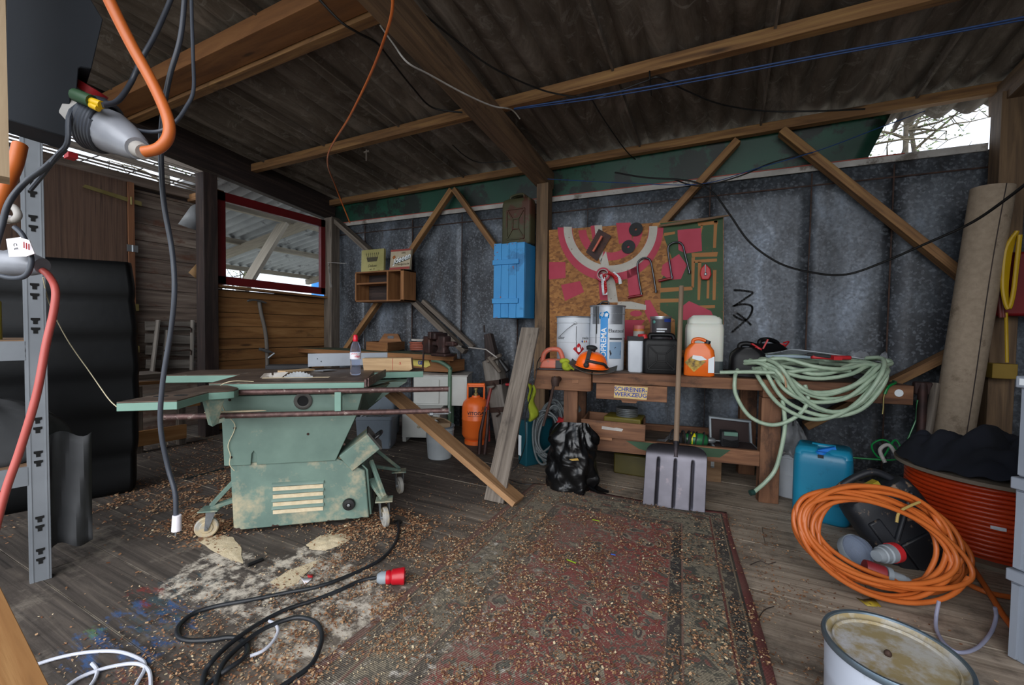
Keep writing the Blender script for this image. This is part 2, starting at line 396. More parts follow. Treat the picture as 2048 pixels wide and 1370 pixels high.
# floor: boards 25 cm wide along the back wall
b = MB(); y = -1.25
while y < 4.5:
    x = -6.4+random.uniform(0, 1.5)-1.5
    while x < 2.4:
        L = random.uniform(1.8, 3.2); uo = (random.uniform(0, 40), random.uniform(0, 40)); dz = random.uniform(-.0015, .0015)
        a0, a1 = max(x, -6.4), min(x+L, 2.4)
        if a1 > a0: b.hexa([(a0, y+.002, -.03), (a0, y+.248, -.03), (a0, y+.248, dz), (a0, y+.002, dz), (a1-.003, y+.002, -.03), (a1-.003, y+.248, -.03), (a1-.003, y+.248, dz), (a1-.003, y+.002, dz)], uo)
        x += L
    y += .25
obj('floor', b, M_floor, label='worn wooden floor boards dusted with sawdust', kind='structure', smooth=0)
b = MB(); b.box((-7, -1.3, -.12), (2.6, 5, -.04)); obj('trim_1', b, M_grime, kind='structure', label='dark joists under the floor boards')
# roof
b = MB(); lam = .177
nx = int((2.35+5.22)/lam*16); X0 = -5.22
def rf(u, v):
    X = X0+u*nx*lam/16; Y = -.95+v*5.62; return (X, Y, ZR(Y, .078)+.012*math.cos(2*PI*X/lam)-.034*abs(math.sin(PI*X/lam))**.8)
b.grid(rf, nx, 12, (7.5, 5.6)); 
for xs in (-4.77, -3.77, -2.77, -1.77, -.77, .23, 1.23):                 # side laps of the sheets
    b.beam((xs, -.95, ZR(-.95, .0)), (xs, 4.67, ZR(4.67, .0)), .012, .05)
obj('ceiling', b, M_roof, label='underside of the corrugated fibre cement roof', kind='structure', thick=.007, smooth=60)
def tr(n_, name_lab, m, *beams, **kw):
    b = MB()
    for q in beams: b.beam(*q)
    return obj('trim_%d' % n_, b, m, label=name_lab, kind='structure', bevel=.004, **kw)
tr(2, 'heavy sloping roof beam running over the middle post', M_beam, ((-1.755, -.9, ZR(-.9, -.18)), (-1.755, 4.3, ZR(4.3, -.18)), .15, .18))
tr(3, 'middle purlin of square pine', M_pine, ((-5.25, 3.13, ZR(3.13, -.045)), (2.3, 3.13, ZR(3.13, -.045)), .07, .085))
tr(4, 'wall plate batten over the back wall', M_pine, ((-5.12, 4.23, ZR(4.23, -.04)), (2.2, 4.23, ZR(4.23, -.04)), .07, .075))
tr(5, 'wide pale purlin board next to the roof', M_board, ((-5.2, 1.845, ZR(1.845, -.06)), (-1.83, 1.845, ZR(1.845, -.06)), .19, .115))
tr(6, 'narrow purlin beside the wide board', M_pine, ((-5.2, 1.985, ZR(2.0, -.075)), (-1.83, 1.985, ZR(2.0, -.075)), .075, .10))
tr(7, 'purlin nearer the open front', M_pine, ((-5.2, .3, ZR(.3, -.05)), (2.3, .3, ZR(.3, -.05)), .07, .09))
tr(8, 'dark eaves beam over the left wall', M_grime, ((-5.06, -.9, ZR(-.9, -.12)), (-5.06, 4.3, ZR(4.3, -.12)), .1, .32))
tr(9, 'middle post of the back wall', M_postw, ((-1.73, 4.16, 0), (-1.73, 4.16, 2.72), .13, .12, (0, 1, 0)))
tr(10, 'corner post of grey weathered timber', M_grey, ((-4.93, 4.17, 0), (-4.93, 4.17, 2.70), .15, .14))
tr(11, 'dark post beside the red window', M_grime, ((-4.98, 2.60, 0), (-4.98, 2.60, 2.80), .15, .14))
tr(12, 'right end post of the back wall', M_postw, ((1.70, 4.14, 0), (1.70, 4.14, 2.85), .13, .14))
tr(13, 'right sloping roof beam', M_beam, ((1.72, -.5, ZR(-.5, -.12)), (1.72, 4.3, ZR(4.3, -.12)), .13, .16))
tr(14, 'left brace of the inverted V', M_pine, ((-2.93, 4.2, 2.84), (-3.58, 4.2, 2.12), .06, .07, (0, -1, 0)))
tr(15, 'right brace of the inverted V', M_pine, ((-2.90, 4.2, 2.84), (-2.30, 4.2, 2.08), .06, .07, (0, -1, 0)))
tr(16, 'short brace from plate down to the painted panel', M_pine, ((.06, 4.2, 2.86), (-.62, 4.2, 2.12), .06, .09, (0, -1, 0)))
tr(17, 'long brace running down to the carpet roll', M_pine, ((.38, 4.2, 2.88), (1.62, 4.2, 1.52), .06, .11, (0, -1, 0)))
tr(18, 'low brace rising behind the workbench to the right', M_pine, ((.62, 4.2, .43), (1.66, 4.2, 1.20), .06, .11, (0, -1, 0)))
tr(19, 'brace from the corner post down to the tin boxes', M_grey, ((-4.92, 4.2, 2.70), (-4.10, 4.2, 2.10), .06, .12, (0, -1, 0)))
tr(20, 'left lower brace under the open shelf', M_pine, ((-4.68, 4.2, .88), (-4.08, 4.2, 1.53), .06, .085, (0, -1, 0)))
tr(21, 'right lower brace under the open shelf', M_grey, ((-3.50, 4.2, 1.53), (-2.72, 4.2, .92), .06, .09, (0, -1, 0)), ((-3.37, 4.225, 1.53), (-2.62, 4.225, .98), .05, .06, (0, -1, 0)))
# back wall: galvanised sheets with standing seams
b = MB().mat(M_galv)
ztop = lambda X: 2.63-.012*(X+5)
xs = [-5.15, -4.45, -3.62, -2.86, -2.1, -1.3, -.15, .62, 1.15, 2.3]
for i in range(len(xs)-1):
    a, c = xs[i], xs[i+1]; off = .004*(i % 2)
    b.grid(lambda u, v, a=a, c=c, off=off: (a+(c-a)*u, 4.32-off+.006*math.sin(u*9+i)*math.sin(v*5+i*2), v*ztop(a+(c-a)*u)), 8, 12, (c-a, 2.6))
    b.mat(M_rust); b.box((c-.004, 4.311, 0), (c+.003, 4.325, ztop(c)-.03)); b.mat(M_galv)
b.mat(M_rust); b.beam((-5.1, 4.315, ztop(-5.1)-.13), (2.2, 4.315, ztop(2.2)-.13), .012, .008)
obj('wall_back', b, label='back wall of dull galvanised sheet metal', kind='structure', thick=.006, smooth=50)
b = MB().mat(M_trimw); b.beam((-5.0, 4.29, ztop(-5)+.01), (1.66, 4.29, ztop(1.66)+.01), .012, .055); b.mat(M_redline); b.beam((-5.0, 4.286, ztop(-5)+.034), (1.2, 4.286, ztop(1.2)+.034), .012, .008)
obj('trim_22', b, label='white strip with red line capping the sheet metal wall', kind='structure')
# graffiti sprayed on the sheet metal
M_spray = plain('black_spray_paint', '17171a', .7)
# left wall: planks under the red window, behind the dark post
b = MB().mat(M_plank); z = .02
hs = [.15, .14, .16, .15, .17, .13, .12, .14, .16, .17, .08]
for h in hs:
    t = random.uniform(-.006, .006); b.beam((-5.04+t, 2.66, z+h/2), (-5.04+t, 4.15, z+h/2+random.uniform(-.004, .004)), .022, h-.006); z += h
z0w = z
obj('wall_left', b, label='horizontal orange brown planks under the red window', kind='structure', bevel=.002)
b = MB(); b.box((-5.075, 2.66, 0), (-5.055, 4.2, 1.60)); obj('trim_28', b, M_grime, label='dark panel added behind the plank wall to block daylight', kind='structure')  # added panel, stops daylight showing through the plank gaps
b = MB(); b.box((-5.67, -.9, 0), (-5.65, 3.1, 2.66)); obj('trim_29', b, M_grime, label='dark panel added behind the recessed boards as a light block', kind='structure')  # added light block, closes the bright slits between the recessed boards
b = MB(); b.beam((-4.99, 2.66, 1.625), (-4.99, 4.12, 1.60), .12, .025); obj('trim_23', b, M_pine, label='thin ledge under the red window', kind='structure')
# red window with its pane
W0, W1, WZ0, WZ1 = 2.69, 4.13, 1.645, 2.665
b = MB(); fwid = .095
for p0, p1, ww, hh in (((-5.0, W0, WZ0+.05), (-5.0, W1, WZ0+.04), .05, .09), ((-5.0, W0, WZ1-.05), (-5.0, W1, WZ1-.05), .05, .10)): b.beam(p0, p1, ww, hh)
for yy in (W0+.05, W1-.05): b.beam((-5.0, yy, WZ0), (-5.0, yy, WZ1), .05, .10, up=(0, 1, 0))
wf = obj('window_1', b, M_red, label='large window in a dark red painted frame', kind='structure', bevel=.003)
ng = N('window_glass'); M_glass = ng.out('f2f6f8', .02, 0., **{'Transmission Weight': 1., 'IOR': 1.12})
b = MB(); b.box((-5.004, W0+.09, WZ0+.08), (-5.0, W1-.09, WZ1-.09)); obj('window_pane', b, M_glass, wf)
# recessed left boarding with the brown flush door
b = MB().mat(M_mix); z = .55
while z < 2.6:
    h = random.choice([.12, .14, .16, .18]); h = min(h, 2.62-z)
    b.beam((-5.62, 2.22, z+h/2), (-5.62, 3.1, z+h/2), .02+random.uniform(0, .01), h-.004); z += h
z = .0
while z < 2.5: b.beam((-5.62, -.9, z+.07), (-5.62, .95, z+.07), .022, .136); z += .14
b.beam((-5.64, -.9, .27), (-5.64, 3.1, .27), .02, .54)
for h in (2.66, ): b.beam((-5.6, -.9, 2.70), (-5.6, 3.1, 2.70), .08, .10)
for yy in (.2, ): b.beam((-5.58, yy, 0), (-5.58, yy, 2.7), .08, .10, up=(0, 1, 0))
obj('wall_left_recess', b, label='reclaimed boards of the recessed left wall', kind='structure', bevel=.002)
M_door = wood('brown_veneer_door', '3d2b22', '5a4335', '6a5142', grain=70, knots=False)
M_edge = wood('door_edge_batten', '54331f', '744a2e', '875a39')
b = MB().mat(M_door); b.beam((-5.56, 1.545, .66), (-5.56, 1.545, 2.66), .03, 1.19, up=(0, 1, 0)); b.mat(M_edge); b.beam((-5.555, 2.17, .68), (-5.555, 2.17, 2.66), .06, .05, up=(0, 1, 0))
dr = obj('door_1', b, label='dark brown veneered door with strap hinges', kind='structure')
M_brass = pm('dull_brass', '8a7d4c', 'a39763', .4, .7)
M_zinc = pm('zinc_plated_steel', '8f9496', 'b0b5b8', .35, .8)
b = MB(); b.prism([(-5.54, 1.80, 2.50), (-5.54, 2.26, 2.44), (-5.54, 2.26, 2.485), (-5.54, 1.82, 2.53)], (.008, 0, 0)); b.tube([(-5.53, 2.17, 2.43), (-5.53, 2.17, 2.51)], .01, 8); obj('strap_hinge', b, M_brass, dr)
for zz in (1.98, 1.37, .93):
    b = MB(); b.box((-5.53, 2.13, zz-.035), (-5.522, 2.22, zz+.035)); b.tube([(-5.522, 2.175, zz-.035), (-5.522, 2.175, zz+.035)], .007, 8); obj('butt_hinge', b, M_zinc if zz > 1.5 else M_brass, dr)
# right wall
b = MB(); y = -.6
while y < 4.3:
    b.beam((1.98+random.uniform(0, .012), y+.08, -.02), (1.98, y+.08, 3.3), .022, .155, up=(0, 1, 0)); y += .16
obj('wall_right', b, M_dkwall, label='dark brown upright boards of the right wall', kind='structure')
tr(24, 'battens on the right wall', M_beam, ((1.93, -.3, 1.9), (1.93, 4.1, 1.9), .06, .09), ((1.93, 2.95, 0), (1.93, 2.95, 2.9), .08, .1, (0, 1, 0)), ((1.92, 3.75, 1.25), (1.92, 3.1, .1), .06, .1))
# slatted gap at the top of the left wall
b = MB()
for k, (z, h) in enumerate(((2.755, .012), (2.78, .010), (2.80, .014), (2.83, .012), (2.875, .055), (2.925, .010), (2.95, .012), (2.975, .010))): b.beam((-5.5-.02*(k % 3), -.9, z+.02*(k % 2)), (-5.5-.02*(k % 3), 3.0, z+.005*(k % 2)), .02, h)
b.beam((-5.56, -.9, 3.10), (-5.56, 3.0, 3.02), .03, .12)
for k in range(9): yy = -.4+.36*k; b.beam((-5.6, yy, 2.72), (-5.6, yy+.5, 3.1), .012, .010)
obj('trim_25', b, M_grey, label='open laths letting daylight in over the left wall', kind='structure')
b = MB(); b.box((-5.6, 2.72, 2.62), (-5.06, 2.82, 2.70)); obj('trim_26', b, M_pine, label='short pine block on the left wall top', kind='structure')
# green tarpaulin closing the gap over the back wall
b = MB()
def tp(u, v):
    X0 = -5.2+u*6.15; X = X0+v*.18*u; return (X, 4.37-.085*v+.006*math.sin(X*7), 2.50+v*(ZR(4.28, -.01)-2.50))
b.grid(tp, 60, 6, (6, .5)); tag = obj('tarpaulin', b, M_tarp, label='green tarpaulin hung behind the gap over the back wall', cat='tarpaulin', thick=.002)
# ---------------------------------------------------------------- outside
n = N('pale_bounce_ground'); v = n.coord(); M_ground = n.out(n.ramp(n.noise(v, 3, 6), [(.35, '8f8c80'), (.65, 'aaa79b')]), .95)  # tone raised so the yard bounces daylight up to the roof
b = MB(); b.poly([V(-40, -30, -.2), V(30, -30, -.2), V(30, 40, -.2), V(-40, 40, -.2)]); obj('ground', b, M_ground, label='yard ground outside the shed', kind='structure')
M_bark = pm('grey_bark', '3a342b', '544d41', .9, scale=12); M_twig = pm('twig_bark', '3a3429', '554d3c', .9)
M_leaf = pm('sparse_green_leaf', '56663c', '76855a', .7)
def tree(name, label, base, h, seed, nb_=20, rt=.09):
    R = random.Random(seed); t = thing(name, label, 'tree', base, group=None); tb = MB(); br = MB(); lf = MB()
    p = V(*base); pts = [p.copy()]; d = V(R.uniform(-.1, .1), 0, 1)
    for k in range(9): d = (d+V(R.uniform(-.1, .1), R.uniform(-.08, .08), 0)).normalized(); p = p+d*h/9; pts.append(p.copy())
    tb.tube(pts, [rt*(1-.085*i) for i in range(10)], 8)
    for k in range(nb_):
        i = R.randint(2, 8); q = pts[i].lerp(pts[i+1], R.random()); dd = V(R.uniform(-1, 1), R.uniform(-.6, .6), R.uniform(-.1, .9)).normalized(); L = R.uniform(.5, 1.4); ps = [q]
        for j in range(5): dd = (dd+V(R.uniform(-.35, .35), R.uniform(-.2, .2), R.uniform(-.3, .3))).normalized(); q = q+dd*L/5; ps.append(q)
        br.tube(ps, [.026*(1-.15*j) for j in range(6)], 5)
        for j in range(3, 6):
            for _ in range(2):
                e = ps[j]+V(R.uniform(-.25, .25), R.uniform(-.2, .2), R.uniform(-.25, .2)); br.tube([ps[j], e], [.008, .003], 4)
                if R.random() < .6:
                    for _ in range(5):
                        c = e+V(R.gauss(0, .06), R.gauss(0, .06), R.gauss(0, .05)); a = V(R.uniform(-1, 1), R.uniform(-1, 1), R.uniform(-.5, .5))*.035; c2 = V(R.uniform(-1, 1), R.uniform(-1, 1), R.uniform(-1, 1))*.02
                        lf.poly([c-a, c+c2, c+a, c-c2])
    obj('trunk', tb, M_bark, t); obj('branches', br, M_twig, t, kind='stuff'); obj('leaves', lf, M_leaf, t, kind='stuff'); return t
tree('bare_tree', 'thick grey trunk seen left in the gap over the right back wall', (1.95, 9.2, -.2), 7.2, 3, 40, .12)
tree('bare_tree', 'thin bare tree seen in the middle of the sky gap', (2.65, 9.9, -.2), 8, 8, 60, .07)
tree('bare_tree', 'bushy bare tree seen right in the sky gap', (3.35, 9.4, -.2), 7.5, 15, 50, .07)
tree('bare_tree', 'leafy branches beyond the slatted gap above the left wall', (-8.6, 3.9, -.2), 6.5, 21)
# neighbouring lean-to seen through the red window
M_out = pm('pale_fibre_cement', 'a3a6ab', 'b9bcc1', .9, scale=3, dirt='85878b'); M_outb = wood('pale_outside_beam', '7d7468', '968c7e', 'aaa090')
lr = thing('lean_to_roof', 'corrugated lean-to roof seen through the red framed window', 'roof', (-8, 6, 2.9))
b = MB(); b.grid(lambda u, v: (-5.35-v*4.15, 2.95+u*12, 3.12-.157*v*4.15+.03*math.cos(2*PI*(u*12)/.177)), 680, 2, (12, 5)); obj('corrugated_sheet', b, M_out, lr, thick=.008)
b = MB()
for X in (-6.3, -7.7, -9.3): b.beam((X, 2.95, 3.03-.157*(-5.35-X)), (X, 14.5, 3.03-.157*(-5.35-X)), .08, .09)
obj('roof_batten', b, M_outb, lr)
b = MB()
for Y in (4.6, 7.2, 10.): b.beam((-5.35, Y, 2.93), (-9.4, Y, 2.30), .1, .12)
obj('rafter', b, M_outb, lr)
b = MB(); b.beam((-5.9, 2.45, -.2), (-5.95, 4.15, 2.72), .05, .22, (1, 0, 0)); obj('leaning_board', b, M_outb, label='pale board leaning outside the red window', cat='board')
M_bluew = plain('bright_blue_sheet', '2f7fc8', .6)
b = MB(); b.grid(lambda u, v: (-12.+.03*math.sin(u*40), 9.35+u*3.2, -.2+v*3.6), 40, 2); obj('blue_sheet', b, M_bluew, label='bright blue sheeting seen at the right of the red window', cat='sheet', thick=.01)
tree('bare_tree', 'pale tree seen low through the red framed window', (-17, 9.6, -.2), 4.2, 33, 40)
# ---------------------------------------------------------------- the green table saw
M_sawg = pm('dusty_machine_green', '586f65', '6a8276', .5, scale=5, dirt='a99c80', dscale=3.2, dthr=.60, dsoft=.1)
M_sawl = pm('light_machine_green', '6f9385', '7da193', .5, scale=4, dirt='8f8a6c', dscale=6, dthr=.68)
M_sawd = pm('green_caked_with_dust', '5b7168', '6c8478', .6, scale=6, dirt='b5a688', dscale=5.5, dthr=.50, dsoft=.2)
M_top = pm('rusty_brown_table_plate', '4a3c33', '6b5a4d', .5, .3, scale=9, dirt='8e8273', dscale=5, dthr=.58)
M_rail = pm('pitted_brown_steel_tube', '4e3a38', '6e5450', .45, .5, scale=40, bump=.4, dirt='9a8c84', dscale=25, dthr=.6)
M_dustc = pm('cream_sawdust', 'c8b695', 'd8c8aa', .95, scale=30, bump=.5)
M_black = plain('black_plastic', '151517', .45)
M_blkm = pm('matt_black_rubber', '18181a', '232326', .7)
M_alu = pm('brushed_aluminium', '9ba1aa', 'adb4bd', .5, .25, scale=4, dirt='7d828a', dthr=.68)
M_wheel = pm('grey_caster_tyre', '8f8d88', 'aaa8a1', .6, scale=10, dirt='b7a685', dthr=.5)
M_steel = pm('grey_steel', '7c7f82', '93979a', .4, .7, scale=20)
M_tool0 = pm('grimy_dark_steel', '3a3835', '4c4a46', .5, .6)
M_hole = plain('black_hollow', '060606', .9)
A0 = V(-2.468, 1.407, 0); sang = math.atan2(.640, .768)
saw = thing('table_saw', 'big green combined table saw covered in sawdust, on caster wheels', 'table saw', A0, (0, 0, sang))
def sp(name, b, m=None, parent=saw, **kw): return obj(name, b, m, parent, world=False, **kw)
ZT = .878
b = MB(); b.prism([(.005, 0, .03), (.74, 0, .04), (.715, 0, .33), (.55, 0, .415), (-.01, 0, .415)], (0, .46, 0)); cab = sp('lower_cabinet', b, M_sawd, bevel=.006)
b = MB()
for k in range(4):
    z = .275-.045*k; b.beam((.21, -.002, z-.02), (.48, -.002, z-.02), .004, .022)
split_obj('dust_on_louvre', b, M_dustc, cab, world=False)
b = MB()
for k in range(4): z = .28-.045*k; b.hexa([(.205, 0, z-.008), (.205, -.014, z-.006), (.205, -.010, z+.003), (.205, 0, z+.012), (.485, 0, z-.008), (.485, -.014, z-.006), (.485, -.010, z+.003), (.485, 0, z+.012)])
split_obj('louvre', b, M_sawg, cab, world=False)
b = MB(); b.lathe([(.0, 0), (.034, 0), (.037, .01), (.032, .022), (.014, .024), (.012, .018), (0, .018)], (.625, 0, .135), (0, -1, 0), 20); sp('round_knob', b, M_black, cab)
b = MB(); b.lathe([(0, .024), (.009, .024), (.009, .028), (0, .03)], (.625, 0, .135), (0, -1, 0), 12); sp('knob_screw', b, M_steel, cab)
b = MB(); b.prism([(-.035, -.012, .408), (-.05, -.012, .80), (.70, -.012, .80), (.665, -.012, .665), (.55, -.012, .405), (.13, -.012, .405), (.125, -.012, .47), (.115, -.012, .485), (.105, -.012, .47), (.10, -.012, .405)], (0, .008, 0)); b.prism([(-.03, 0, .415), (-.045, 0, .8), (.69, 0, .8), (.655, 0, .665), (.545, 0, .415)], (0, .42, 0)); up = sp('upper_housing', b, M_sawg, bevel=.003)
b = MB(); b.lathe([(0, 0), (.048, 0), (.048, .003), (0, .003)], (.375, -.012, .765), (0, -1, 0), 24); sp('round_opening', b, M_hole, up)
b = MB(); b.lathe([(.028, 0), (.048, .0), (.05, .006), (.044, .008), (.03, .006)], (.375, -.013, .765), (0, -1, 0), 24, cap=False); sp('opening_rim', b, M_tool0, up)
for x, z in ((-.005, .78), (0, .455), (.02, .62), (.60, .50), (.40, .57)):
    b = MB(); b.lathe([(0, 0), (.008, 0), (.006, .004), (0, .005)], (x, -.012, z), (0, -1, 0), 8); sp('screw', b, M_rust, up)
# main table plate
b = MB().mat(M_top); b.prism([(-.10, -.03, ZT-.008), (.715, -.03, ZT-.008), (.715, .47, ZT-.008), (-.10, .47, ZT-.008)], (0, 0, .008)); b.mat(M_sawl); b.prism([(-.10, -.028, .812), (.712, -.028, .812), (.712, .46, .812), (-.10, .46, .812)], (0, 0, ZT-.008-.812))
tp_ = sp('main_table', b, bevel=.002)
b = MB(); b.beam((.735, -.03, ZT-.008), (.80, .50, ZT-.008), .008, .05); b.beam((.72, -.04, ZT-.012), (.72, .48, ZT-.012), .012, .045); split_obj('side_rail', b, M_rail, tp_, world=False)
b = MB(); b.box((.10, .175, ZT), (.48, .215, ZT+.002)); sp('blade_slot', b, M_dustc, tp_)
b = MB()
n_ = 40; pts = []
for k in range(n_*2): r = .125 if k % 2 else .118; a = 2*PI*k/(n_*2); pts.append(V(.30+r*math.cos(a), .193, ZT-.085+r*math.sin(a)))
b.prism(pts, (0, .003, 0)); sp('saw_blade', b, M_steel)
b = MB(); b.prism([(.08, .20, ZT), (.105, .20, ZT+.028), (.145, .20, ZT+.03), (.147, .20, ZT+.015), (.157, .20, ZT+.015), (.158, .20, ZT+.032), (.24, .20, ZT+.034), (.20, .20, ZT)], (0, .004, 0)); sp('blade_guard_plate', b, M_trimw)
# left sliding extension
EX = [(-.222, -.56), (-.005, -.55), (.012, -.30), (.085, -.275), (.105, -.25), (.105, -.19), (.085, -.15), (.0, -.05), (-.08, -.03), (-.12, -.05)]
b = MB().mat(M_top); b.prism([(x, y, .862) for x, y in EX], (0, 0, .006)); b.mat(M_sawl); b.prism([(x, y, .828) for x, y in EX], (0, 0, .034)); ex = sp('sliding_extension', b, bevel=.002)
b = MB()
for x, y in ((-.13, -.42), (-.06, -.40)): b.lathe([(0, 0), (.022, 0), (.022, .001), (0, .001)], (x, y, .868), (0, 0, 1), 16, sx=1.3)
split_obj('oval_hole', b, M_hole, ex, world=False)
b = MB(); b.prism([(.0, -.30, .828), (.06, -.24, .828), (.035, -.26, .70), (.02, -.28, .69)], (-.04, .05, 0)); b.beam((.01, -.25, .705), (.055, -.23, .715), .03, .02); sp('cast_bracket', b, M_sawd, ex)
# back table (planer bed)
BK = [(-.57, .47), (-.15, .47), (.30, .47), (.73, .56), (1.07, .63), (1.06, .84), (.95, .93), (.0, .93), (-.50, .80)]
b = MB().mat(M_top); b.prism([(x, y, ZT-.012) for x, y in BK], (0, 0, .006)); b.mat(M_sawl); b.prism([(x, y, .822) for x, y in BK], (0, 0, ZT-.012-.822)); bt = sp('planer_bed', b, bevel=.002)
b = MB(); b.prism([(.64, .10, .80), (.92, .60, .80), (.9, .6, .82), (.66, .4, .60)], (0, .01, 0)); b.prism([(.60, .45, .81), (.95, .45, .81), (.66, .45, .62), (.60, .45, .6)], (0, .25, 0)); sp('bed_support', b, M_sawg)
# the two round rails in front
r1a, r1b, r2a, r2b = (-.08, -.13, .838), (1.2, -.13, .836), (-.26, -.14, .718), (1.2, -.14, .708)
b = MB(); b.tube([r1a, r1b], .0155, 16); sp('upper_guide_rail', b, M_rail)
b = MB(); b.tube([r2a, r2b], .0155, 16); sp('lower_guide_rail', b, M_rail)
b = MB(); b.beam((1.204, -.135, .70), (1.204, -.135, .85), .004, .012, up=(0, 1, 0)); b.tube([(1.204, -.14, .70), (1.215, -.14, .695)], .006, 8); b.tube([(1.20, -.15, .692), (1.10, -.16, .694)], .005, 8); b.lathe([(0, -.012), (.011, -.01), (.011, .01), (0, .012)], (1.10, -.16, .694), (1, 0, 0), 10); sp('rail_end_stop', b, M_steel)
for x in (-.045, .585):
    b = MB(); b.beam((x, -.125, .725), (x, -.125, .832), .034, .05, up=(0, 1, 0)); b.box((x-.014, -.11, .80), (x+.014, -.02, .825)); sp('rail_bracket', b, M_sawl, bevel=.002)
b = MB(); b.ball((-.03, -.13, .735), (.05, .016, .006)); b.ball((.1, -.13, .736), (.12, .013, .005)); split_obj('sawdust_on_rail', b, M_dustc, saw, world=False)
# planer fence of aluminium, standing on the far bed
b = MB(); b.beam((.225, .77, ZT+.065), (.79, .90, ZT+.068), .02, .098); fe = sp('fence', b, M_alu, bevel=.0015)
b = MB(); b.lathe([(0, 0), (.004, 0), (.004, .001), (0, .001)], (.29, .773, ZT+.075), (.22, -1, 0), 8); b.lathe([(0, 0), (.004, 0), (.004, .001), (0, .001)], (.315, .779, ZT+.055), (.22, -1, 0), 8); split_obj('fence_hole', b, M_hole, fe, world=False)
b = MB(); b.beam((-.08, .86, ZT+.008), (.22, .88, ZT+.01), .12, .03); sp('fence_carrier', b, M_blkm, bevel=.004)
# dust outlet on the right shoulder, with a black handle on its cap
ax = V(.20, .02, .155).normalized()
b = MB(); b.beam(V(.60, .06, .385), V(.60, .06, .385)+ax*.20, .17, .12, up=(0, 0, 1)); du = sp('dust_outlet', b, M_sawd, bevel=.003)
e0 = V(.60, .06, .385)+ax*.20; upv = ax.cross(V(0, 1, 0)); upv = -upv if upv.z < 0 else upv
b = MB(); b.beam(e0, e0+ax*.012, .18, .13); sp('outlet_cap', b, M_tool0, du)
hp = [e0+ax*.012+V(0, -.05, 0), e0+ax*.05+V(0, -.045, 0), e0+ax*.06+V(0, 0, 0), e0+ax*.05+V(0, .045, 0), e0+ax*.012+V(0, .05, 0)]
b = MB(); b.tube(curve(hp, 5), .009, 8); sp('cap_handle', b, M_black, du)
b = MB(); b.grid(lambda u_, v_: (.56+u_*.13, .0+v_*.25, .415-(u_*.045)+.03*math.sin(PI*u_)*math.sin(PI*v_)*(1-.4*math.sin(9*v_))), 12, 16); sp('sawdust_drift', b, M_dustc)
b = MB(); b.prism([(.715, .02, .33), (.74, .02, .05), (.74, .44, .05), (.70, .44, .44), (.69, .02, .36)], (.012, 0, 0)); sp('side_door', b, M_sawg, bevel=.003)
b = MB(); b.tube(curve([(.73, .10, .36), (.75, .10, .28), (.752, .12, .2), (.75, .1, .12)], 5), .005, 6); b.lathe([(0, 0), (.012, 0), (.012, .02), (0, .02)], (.72, .3, .35), (1, 0, 0), 8); split_obj('side_cable', b, M_black, saw, world=False)
# casters on outriggers
def caster(x, y, ang, arm0):
    s = MB(); c = V(x, y, 0); d = V(math.cos(ang), math.sin(ang), 0); nrm = V(-d.y, d.x, 0)
    s.beam(arm0, c+V(0, 0, .165), .045, .02); s.beam(V(*arm0)+V(0, 0, .12), c+V(0, 0, .175), .022, .022); s.rbox(c+V(0, 0, .158), (.10, .09, .008))
    cs = sp('caster_arm', s, M_sawd, bevel=.002)
    f = MB()
    for q in (-1, 1): f.prism([c+nrm*.026*q+V(0, 0, .155)+d*.03, c+nrm*.026*q+V(0, 0, .155)-d*.02, c+nrm*.026*q+V(0, 0, .045)-d*.028, c+nrm*.026*q+V(0, 0, .045)-d*.012], nrm*.003)
    f.tube([c-nrm*.03-d*.02+V(0, 0, .058), c+nrm*.03-d*.02+V(0, 0, .058)], .008, 8); sp('fork', f, M_steel, cs)
    k = MB(); k.lathe([(.0, -.017), (.03, -.017), (.034, -.012), (.052, -.014), (.0575, -.010), (.0585, 0), (.0575, .010), (.052, .014), (.034, .012), (.03, .017), (0, .017)], c-d*.02+V(0, 0, .0585), nrm, 28); sp('wheel', k, M_wheel, cs)
caster(-.115, .02, .25, (.0, .06, .19)); caster(.83, -.03, 1.9, (.74, .10, .24)); caster(.90, .48, 1.9, (.74, .36, .24))
# wear: rust chips and dust along the lower edge
b = MB()
for x in (.02, .22, .52, .62, .70):
    b.prism([(x-.02, -.0012, .031+.0136*(x/.74)), (x+.025, -.0012, .031+.0136*(x/.74)), (x+.015, -.0012, .045), (x, -.0012, .042), (x-.012, -.0012, .048)], (0, .0008, 0))
split_obj('rust_patch', b, M_rust, saw and cab, world=False)
# things lying on the saw
def sw(x, y, z): return Matrix.Translation(A0) @ Matrix.Rotation(sang, 4, 'Z') @ V(x, y, z)
M_block = wood('fresh_sawn_pine', 'b08f68', 'c9a980', 'd8bb92', knots=True, grain=18)
t = thing('wood_block', 'pale sawn wood block marked with a red line, lying on the green planer bed', 'wood block', sw(.82, .665, ZT-.004), (0, 0, sang-.13))
b = MB(); b.prism([(-.18, -.045, 0), (.155, -.045, 0), (.175, -.045, .012), (.165, -.045, .095), (-.19, -.045, .09)], (0, .09, 0)); obj('block', b, M_block, t, world=False, bevel=.002)
M_rpen = plain('red_pencil', 'b02a22', .6)
b = MB(); b.rbox((.03, -.0456, .047), (.003, .0008, .09)); b.rbox((.085, -.0456, .05), (.018, .0008, .004)); b.rbox((.085, -.0456, .063), (.012, .0008, .004)); b.rbox((.088, -.0456, .0565), (.004, .0008, .012)); obj('pencil_mark', b, M_rpen, t, world=False, smooth=0)
b = MB(); b.beam(sw(.13, .46, ZT+.01), sw(.27, .66, ZT+.006), .075, .012); obj('wood_offcut', b, M_block, label='small flat wood offcut beside the saw blade', cat='offcut')
